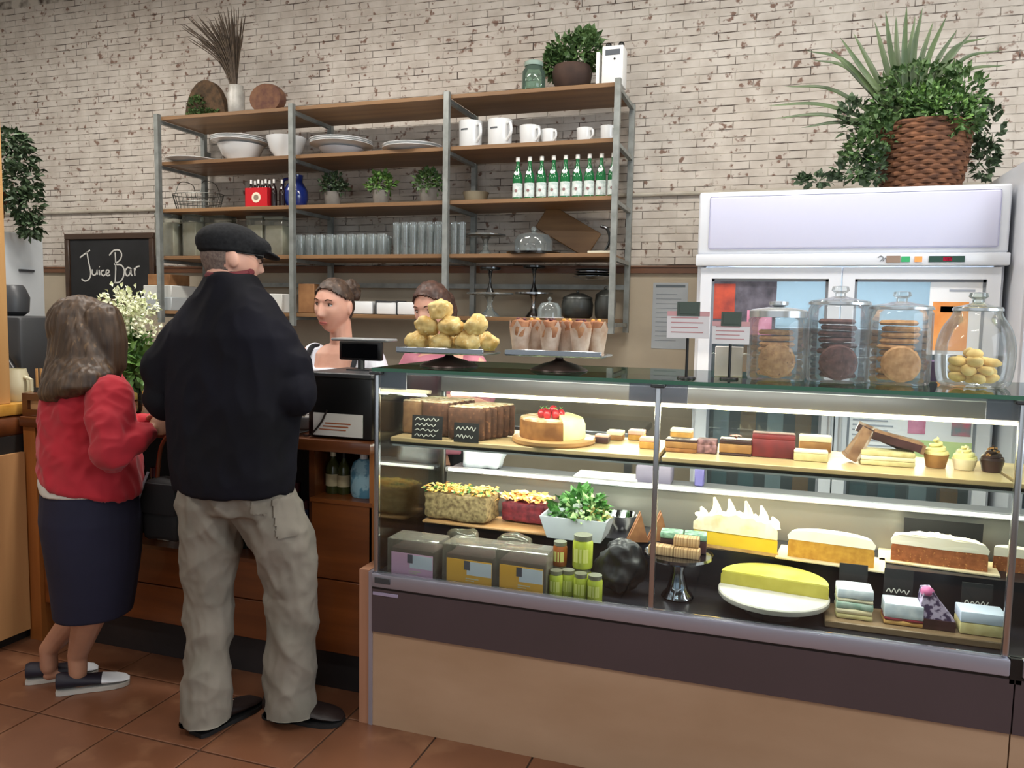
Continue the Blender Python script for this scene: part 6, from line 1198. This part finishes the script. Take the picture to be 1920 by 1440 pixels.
limb(mb, [lh + Vector((0, 0, -.02)), lh + (lk - lh) * .5, lk, lk + (la - lk) * .5, la + Vector((-.005, .01, .0)), la + Vector((-.008, .012, -.16))], [.115, .102, .084, .080, .082, .086], 16); limb(mb, [rh + Vector((0, 0, -.02)), rh + (rk - rh) * .5 + Vector((.02, 0, 0)), rk, rk + (ra - rk) * .5 + Vector((.015, 0, 0)), ra + Vector((.012, .005, .02)), ra + Vector((.03, .01, -.16))], [.120, .112, .094, .090, .092, .097], 16)
tr_m = cloth('trousers', mb, .007, M_chino, man, 4, [(.012, (5, 5, 3), 4)], .034, [(.016, (5, 5, 5), (.9, .3), 2), (.012, (9, 9, 8), (-.8, .5), 5), (.004, (24, 24, 14), (.5, 0), 6)])
def patch(src, poly, off, name, m, par):
    me = src.data; F = []; w = src.matrix_world if 0 else Matrix.Translation(par.location)
    def inside(x, y):
        c = False
        for (x0, y0), (x1, y1) in zip(poly, poly[1:] + poly[:1]):
            if (y0 > y) != (y1 > y) and x < (x1 - x0) * (y - y0) / (y1 - y0) + x0: c = not c
        return c
    for f in me.polygons:
        ok = f.normal.dot(C0 - (w @ f.center)) > 0
        if ok:
            q = CM @ ((w @ f.center) - C0); ok = inside(CX + F_PX * q.x / q.z, CY + F_PX * q.y / q.z)
        if ok: F.append(tuple(f.vertices))
    used = sorted({i for f in F for i in f}); mp = {u: k for k, u in enumerate(used)}; n = len(used); cnt = {}
    vs = [me.vertices[u].co + me.vertices[u].normal * off for u in used] + [me.vertices[u].co.copy() for u in used]; fs = [tuple(mp[i] for i in f) for f in F]
    for f in F:
        for a, c in zip(f, f[1:] + f[:1]): cnt[frozenset((a, c))] = cnt.get(frozenset((a, c)), 0) + 1
    for e, c in cnt.items():
        if c == 1: a, d = tuple(e); fs.append((mp[a], mp[d], mp[d] + n, mp[a] + n))
    return MB().add(vs, fs).build(name, m, par) if F else None
patch(tr_m, [(508, 936), (548, 928), (560, 1000), (520, 1010)], .006, 'thigh_pocket', mat('darker_chino_pocket', '#7d766a', .85), man)
patch(tr_m, [(470, 934), (500, 932), (498, 965), (472, 962)], .004, 'back_pocket', M_chino, man)

shoe(man, (-1.872, 2.165, 0), (-1.812, 2.445, 0), M_leath, M_rub, .10, .085); shoe(man, (-1.735, 2.385, 0), (-1.435, 2.425, 0), M_leath, M_rub, .11, .09)
mb = MB().sph((0, -.008, .052), (.088, .113, .070), 22, 14, X=T).sph((0, .05, .048), (.08, .085, .046), 20, 12, X=T).sph((0, 0, 0), (.068, .052, .010), 18, 10, X=T @ Matrix.Translation((0, .118, .030)) @ Matrix.Rotation(R(-16), 4, 'X')).lathe([(.080, .018), (.087, .02), (.088, .05), (.08, .055)], 28, sy=1.24, X=T @ Matrix.Translation((0, -.004, 0)))
cloth('flat_cap', mb, .005, M_capm, man, 3)
shell(T, lambda x, y, z: y < .012 and -.058 < z < .05 and not (abs(x) > .066 and abs(y + .012) < .02 and z < .03), .004, 'hair', M_ghair, man, .002)
mb = MB().tube([(.080, -.01, .018), (.078, .085, .016)], .0022, 6, X=T).tube([(-.080, -.01, .018), (-.078, .085, .016)], .0022, 6, X=T)
for s in (-1, 1): mb.tube([(s * .033 + .025 * math.cos(2 * PI * k / 18), .093, .012 + .019 * math.sin(2 * PI * k / 18)) for k in range(19)], .002, 6, X=T)
mb.tube([(-.009, .1, .016), (.009, .1, .016)], .002, 6, X=T).build('glasses', M_black, man, world=True); face_bits(T, man)
cd = MB().rbox(rw + Vector((.0, .10, -.02)), (.05, .085, .0012), .0004, 1, rz=.4).solo('bank_card', mat('pale_bank_card', '#e2e4e6', .35)); tag(cd, 'pale bank card held out in the man\'s hand beside the till', 'card')
mb = MB().prism([(-.055, -.075), (.055, -.075), (.055, .075), (-.055, .075)], -.004, .004, 'xz', X=Matrix.Translation((0, 0, 0))); 

# ------------------------------------------------------------------ woman in red cardigan
AZ = R(48); fdir = Vector((math.sin(AZ), math.cos(AZ), 0)); rdir = Vector((math.cos(AZ), -math.sin(AZ), 0)); wc = Vector((PX(172, 900, 2.30).x, 2.30, 0))
def WL(r, f, z): return wc + rdir * r + fdir * f + Vector((0, 0, z))
hc = Vector((PX(158, 640, 2.28).x, 2.28, 1.405)); T = head_T(hc, (math.sin(R(58)), math.cos(R(58))), R(-6))
lsh, rsh = WL(-.165, -.01, 1.255), WL(.165, -.0, 1.25); lel, rel = WL(-.215, -.02, 1.0), WL(.20, -.035, .985); lw, rw = WL(-.05, .19, 1.04), Vector((PX(296, 806, 2.30).x - .03, 2.30, 1.055))
rw = PX(284, 806, 2.27); rel = PX(212, 842, 2.15); rsh = PX(208, 748, 2.20)
lk, rk = WL(-.07, .03, .44), WL(.075, .01, .44); la, ra = PX(92, 1240, 2.30), PX(146, 1252, 2.285)
mb = MB(); put_head(mb, T); limb(mb, [WL(0, 0, 1.22), hc + Vector((-.01, -.01, -.06))], [.055, .05])
mb.ring_loft([ell((wc.x, wc.y, z), rx, ry, -AZ) for z, rx, ry in ((.70, .15, .12), (.82, .15, .12), (.95, .13, .105), (1.1, .14, .11), (1.22, .14, .08), (1.28, .07, .05))])
for a, b, c in ((lsh, lel, lw), (rsh, rel, rw)): limb(mb, [a, b, c], [.045, .038, .026])
for s, k, a in ((-1, lk, la), (1, rk, ra)): limb(mb, [WL(s * .075, 0, .74), k, k + (a - k) * .35, a + Vector((0, 0, .05)), a + Vector((0, 0, -.02))], [.08, .054, .060, .036, .033]); limb(mb, [a + Vector((0, 0, -.055)), Vector((a.x, a.y, 0)) + fdir * .09 + Vector((0, 0, .024))], [.024, .014])
hand(mb, rw, (.55, .6, .35), (-.6, .6, -.2), 1, .7, .92); hand(mb, lw, (.7, .3, .2), (.3, -.7, -.6), -1, .6, .92)
wom = person('woman with long brown hair in a red cardigan and navy skirt', mb, .0052, M_skin2, (wc.x, wc.y, 0))
M_redk = mat('red_knit', '#b81f2e', .85, '#a51a28', scale=6, sheen=.15, bump=.001, bscale=220); M_navy = mat('navy_skirt_cloth', '#14142a', .85, '#181830', scale=5, bump=.0008, bscale=200); M_wshirt = mat('white_cotton', '#d9d5cb', .85); M_bhair = mat('mid_brown_hair', '#523d2a', .5, '#33251a', scale=7, stretch=(9, 9, .6), detail=6, lo=.35, hi=.68, c3='#745a3c', lo3=.6, hi3=.72, scale3=9)
mb = MB(); mb.ring_loft([ell((wc.x + dx, wc.y, z), rx, ry, -AZ, 32, 2.4) for z, rx, ry, dx in ((.855, .205, .180, .005), (.92, .20, .178, 0), (1.02, .188, .165, -.008), (1.12, .195, .155, -.008), (1.20, .188, .135, -.008), (1.255, .15, .105, -.008), (1.295, .09, .08, -.004), (1.315, .06, .06, 0))])
limb(mb, [lsh, (lsh + lel) / 2, lel, lel + (lw - lel) * .5, lw], [.072, .066, .060, .05, .042], 16); limb(mb, [rsh, (rsh + rel) / 2 + Vector((.0, -.01, 0)), rel, rel + (rw - rel) * .5, rel + (rw - rel) * .80], [.084, .082, .076, .060, .046], 16)
cg_ = cloth('cardigan', mb, .007, M_redk, wom, 12, [(.008, (9, 9, 6), 7)], ridges=[(.012, (9, 9, 8), (.7, .2), 2), (.006, (20, 20, 20), (-.6, .4), 3)])
for v in cg_.data.vertices:
    if v.co.z < .93: v.co.z -= (.93 - v.co.z) / .07 * max(-.012, .035 * (v.co.x + .05) / .15)
mb = MB().ring_loft([ell((wc.x, wc.y, z), rx, ry, -AZ, 32) for z, rx, ry in ((.808, .199, .172), (.84, .202, .176), (.87, .20, .174))]); cloth('white_shirt', mb, .007, M_wshirt, wom, 2, [(.004, 16, 3)])
mb = MB().ring_loft([ell((wc.x + dx, wc.y, z), rx, ry, -AZ, 32, 2.2) for z, rx, ry, dx in ((.318, .138, .138, -.012), (.40, .155, .150, -.006), (.55, .180, .168, 0), (.70, .198, .180, 0), (.80, .195, .172, 0), (.835, .185, .165, 0))]); cloth('skirt', mb, .007, M_navy, wom, 3, [(.006, (8, 8, 4), 9)], .312)
M_wtoe = mat('white_leather', '#dcdee2', .4); M_navyl = mat('navy_canvas_shoe', '#1a1624', .6); M_wsole = mat('grey_white_sole', '#b9b4ac', .6)
shoe(wom, (-2.588, 2.236, 0), (-2.395, 2.405, 0), M_navyl, M_wsole, .09, .078, 'shoe', M_wtoe, True); shoe(wom, (-2.775, 2.262, 0), (-2.585, 2.432, 0), M_navyl, M_wsole, .09, .078, 'shoe', M_wtoe, True)
mb = MB().sph((0, -.012, .018), (.098, .118, .118), 24, 16, X=T)
def HL(px, py, Y): return PX(px, py, Y)
bk = []
for z, cx_, rx, ry, yo in ((1.52, 158, .03, .04, 2.278), (1.49, 157, .066, .075, 2.277), (1.44, 156, .098, .098, 2.275), (1.38, 154, .124, .10, 2.265), (1.32, 152, .140, .10, 2.255), (1.26, 148, .152, .100, 2.215), (1.215, 136, .142, .092, 2.185), (1.185, 118, .105, .076, 2.172), (1.16, 108, .066, .055, 2.165)):
    x = onY(cx_, 650, yo).x; bk.append(ell((x, yo, z), rx, ry, R(-14), 30, 2.2))
mb.ring_loft(bk); limb(mb, [Vector((onY(190, 600, 2.28).x, 2.28, 1.45)), Vector((onY(205, 640, 2.28).x, 2.28, 1.36)), Vector((onY(210, 670, 2.28).x, 2.28, 1.29)), Vector((onY(212, 690, 2.28).x, 2.28, 1.25))], [.07, .062, .05, .03])
hr = cloth('hair', mb, .006, M_bhair, wom, 4, [(.007, (26, 26, 3), 3), (.005, (70, 70, 4), 4)])
face_bits(T, wom)
MB().tube([rw + (rw - rel).normalized() * -.022 + Vector((.034 * math.cos(2 * PI * k / 18) * .5, .034 * math.cos(2 * PI * k / 18) * .85, .034 * math.sin(2 * PI * k / 18))) for k in range(19)], .004, 6).build('bangle', M_silver, wom, world=True)
ph = MB().rbox((0, 0, 0), (.11, .02, .16), .006, 2, X=Matrix.Translation(rw + Vector((.035, .115, .02))) @ Matrix.Rotation(R(20), 4, 'Y')).solo('purse', mat('dark_brown_purse', '#3a2a22', .5)); tag(ph, 'dark brown purse held by the woman in red', 'purse')
M_cord = mat('grey_cord', '#8b8f9a', .5)
bg = thing('shoulder_bag', 'black shoulder bag with grey cord hanging between the two customers', 'bag', (-2.215, 2.43, .60)); o = MB().rbox((0, 0, .12), (.17, .09, .24), .025, 3, cuts=2).build('body', mat('matte_black_bag', '#121214', .75), bg); disp(o, .012, 16, 2); MB().rbox((0, -.047, .17), (.165, .012, .12), .005, 2).build('flap', mat('matte_black_bag', '#121214', .75), bg)
MB().tube(bez([(-.05, -.04, .27), (-.065, -.062, .2), (-.085, -.07, .12), (-.08, -.068, .06)], 5), .005, 6).build('cord', M_cord, bg); MB().tube(bez([(-.05, 0, .2), (-.04, .02, .36), (.02, .03, .42), (.06, .02, .34), (.055, 0, .2)], 5), .008, 6).build('strap', mat('tan_strap', '#7a4524', .6), bg)

# ------------------------------------------------------------------ barista
wc = Vector((PX(640, 680, 3.27).x, 3.27, 0)); hc = Vector((PX(626, 582, 3.22).x, 3.22, 1.522)); fd = (-.06, -1.0); T = head_T(hc, fd, R(-6), R(-4)); S = Matrix.Scale(1.04, 4); T = T @ S
def BL_(r, f, z): return wc + Vector((-r, -f, z))        # r: her right is image left (-X)
mb = MB(); put_head(mb, T); limb(mb, [wc + Vector((0, .01, 1.28)), hc + Vector((.012, .035, -.07))], [.056, .05])
mb.ring_loft([ell((wc.x, wc.y, z), rx, ry) for z, rx, ry in ((.80, .15, .11), (.95, .13, .10), (1.1, .14, .105), (1.22, .155, .10), (1.30, .145, .075), (1.345, .07, .05))])
for s in (-1, 1): limb(mb, [wc + Vector((s * .165, 0, 1.285)), wc + Vector((s * .215, -.01, 1.08)), wc + Vector((s * .12, -.10, 1.105))], [.048, .038, .026]); hand(mb, wc + Vector((s * .12, -.10, 1.105)), (-s * .5, -.2, -.1), (0, -.2, -1), s, .5, .92); limb(mb, [wc + Vector((s * .085, 0, .82)), wc + Vector((s * .09, 0, .45)), wc + Vector((s * .09, .02, .09))], [.08, .055, .035]); limb(mb, [wc + Vector((s * .09, .02, .07)), wc + Vector((s * .09, -.1, .035))], [.035, .026])
bar = person('barista with brown hair bun, white top and black apron looking at the man', mb, .0045, M_skin, (wc.x, wc.y, 0))
M_wtee = mat('white_tee', '#dfe2ec', .85); M_apron = mat('black_apron', '#191a20', .8)
mb = MB().ring_loft([ell((wc.x, wc.y, z), rx, ry, 0, 28) for z, rx, ry in ((.85, .165, .13), (.98, .15, .12), (1.1, .155, .125), (1.2, .165, .118), (1.235, .165, .11))])
for s in (-1, 1): limb(mb, [wc + Vector((s * .15, .01, 1.285)), wc + Vector((s * .185, 0, 1.22)), wc + Vector((s * .205, -.005, 1.14))], [.062, .062, .058], 16)
for s in (-1, 1): mb.ring_loft([ell((wc.x + s * x, wc.y + .0, z), rx, ry) for z, x, rx, ry in ((1.2, .12, .05, .1), (1.28, .13, .045, .075), (1.325, .115, .03, .05))])
cloth('white_top', mb, .006, M_wtee, bar, 3, [(.004, (14, 14, 10), 3)])
mb = MB().ring_loft([ell((wc.x, wc.y - .006, z), rx, ry, 0, 28) for z, rx, ry in ((.45, .19, .15), (.85, .172, .135), (.98, .155, .125), (1.1, .158, .130), (1.165, .13, .125))]); cloth('apron', mb, .007, M_apron, bar, 2)
for s in (-1, 1): MB().tube(bez([wc + Vector((s * .115, -.128, 1.14)), wc + Vector((s * .125, -.108, 1.25)), wc + Vector((s * .125, -.04, 1.335)), wc + Vector((s * .11, .07, 1.30)), wc + Vector((s * .09, .11, 1.18))], 5), .012, 8, flat=.4).build('apron_strap', M_apron, bar, world=True)
M_brhair = mat('barista_brown_hair', '#4a3628', .55, '#33251c', scale=30, stretch=(1, 1, 1), c3='#6a503a', lo3=.6, hi3=.7)
shell(T, lambda x, y, z: (z > .078 - (x / .077) ** 2 * .05 or y < .012 + z * .3) and z > -.055 and not (y > .0 and z < .03) and not (abs(x) > .06 and abs(y + .012) < .022 and z < .028), .010, 'hair', M_brhair, bar, .004)
o = MB().sph((.0, -.118, .062), (.050, .042, .048), 28, 20, X=T).build('hair_bun', M_brhair, bar, world=True); disp(o, .02, 36, 3); ridge(o, .012, (60, 60, 60), (.3, .3), 2); face_bits(T, bar, (.3, .1))
for s in (-1, 1): shoe(bar, (wc.x + s * .09, wc.y + .06, 0), (wc.x + s * .09, wc.y - .17, 0), M_black, M_rub, .085, .07)
mb = MB()
for s in (-1, 1): limb(mb, [wc + Vector((s * .085, 0, .84)), wc + Vector((s * .09, 0, .45)), wc + Vector((s * .09, .02, .07))], [.10, .075, .065])
cloth('trousers', mb, .008, M_apron, bar, 2)
# ------------------------------------------------------------------ second worker behind the scones
wc = Vector((PX(830, 690, 3.40).x, 3.40, 0)); hc = Vector((PX(812, 590, 3.36).x, 3.36, 1.515)); T = head_T(hc, (-.15, -1.0), R(-16), R(3)) @ S
mb = MB(); put_head(mb, T); limb(mb, [wc + Vector((0, .01, 1.26)), hc + Vector((.012, .035, -.07))], [.056, .05])
mb.ring_loft([ell((wc.x, wc.y, z), rx, ry) for z, rx, ry in ((.80, .15, .11), (.95, .13, .10), (1.1, .14, .105), (1.22, .155, .10), (1.28, .145, .075), (1.33, .07, .05))])
for s in (-1, 1): limb(mb, [wc + Vector((s * .165, 0, 1.265)), wc + Vector((s * .23, -.02, 1.08)), wc + Vector((s * .13, -.17, 1.12))], [.048, .038, .026]); hand(mb, wc + Vector((s * .13, -.17, 1.12)), (-s * .5, -.35, .1), (0, -.2, -1), s, .5, .92); limb(mb, [wc + Vector((s * .085, 0, .82)), wc + Vector((s * .09, 0, .45)), wc + Vector((s * .09, .02, .09))], [.08, .055, .035]); limb(mb, [wc + Vector((s * .09, .02, .07)), wc + Vector((s * .09, -.1, .035))], [.035, .026])
wk = person('worker in a pink top bending behind the heap of scones', mb, .005, M_skin, (wc.x, wc.y, 0))
M_pink = mat('dusty_pink_cotton', '#b5677e', .85, '#c98a98', scale=5); mb = MB().ring_loft([ell((wc.x, wc.y, z), rx, ry, 0, 28) for z, rx, ry in ((.85, .165, .13), (.98, .15, .12), (1.1, .155, .125), (1.2, .165, .118), (1.275, .15, .09), (1.31, .085, .065))])
for s in (-1, 1): limb(mb, [wc + Vector((s * .15, .01, 1.265)), wc + Vector((s * .19, -.005, 1.19)), wc + Vector((s * .215, -.012, 1.12))], [.062, .062, .056], 16)
cloth('pink_top', mb, .007, M_pink, wk, 3, [(.004, (14, 14, 10), 3)]); mb = MB()
for s in (-1, 1): limb(mb, [wc + Vector((s * .085, 0, .86)), wc + Vector((s * .09, 0, .45)), wc + Vector((s * .09, .02, .07))], [.10, .075, .065])
cloth('trousers', mb, .008, M_apron, wk, 2)
M_aubhair = mat('auburn_brown_hair', '#4f3226', .55, '#35211a', scale=30, c3='#6e4836', lo3=.6, hi3=.7)
shell(T, lambda x, y, z: (z > .076 - (x / .077) ** 2 * .05 or y < .014 + z * .3) and not (y > .0 and z < .02), .012, 'hair', M_aubhair, wk, .005, 5)
mb = MB().sph((.0, -.06, -.01), (.082, .06, .09), 16, 12, X=T).sph((-.05, -.03, -.04), (.035, .045, .07), 12, 10, X=T); o = cloth('hair_back', mb, .006, M_aubhair, wk, 3, [(.008, 40, 2)]); face_bits(T, wk, (0, -.8))
for s in (-1, 1): shoe(wk, (wc.x + s * .09, wc.y + .06, 0), (wc.x + s * .09, wc.y - .17, 0), M_black, M_rub, .085, .07)
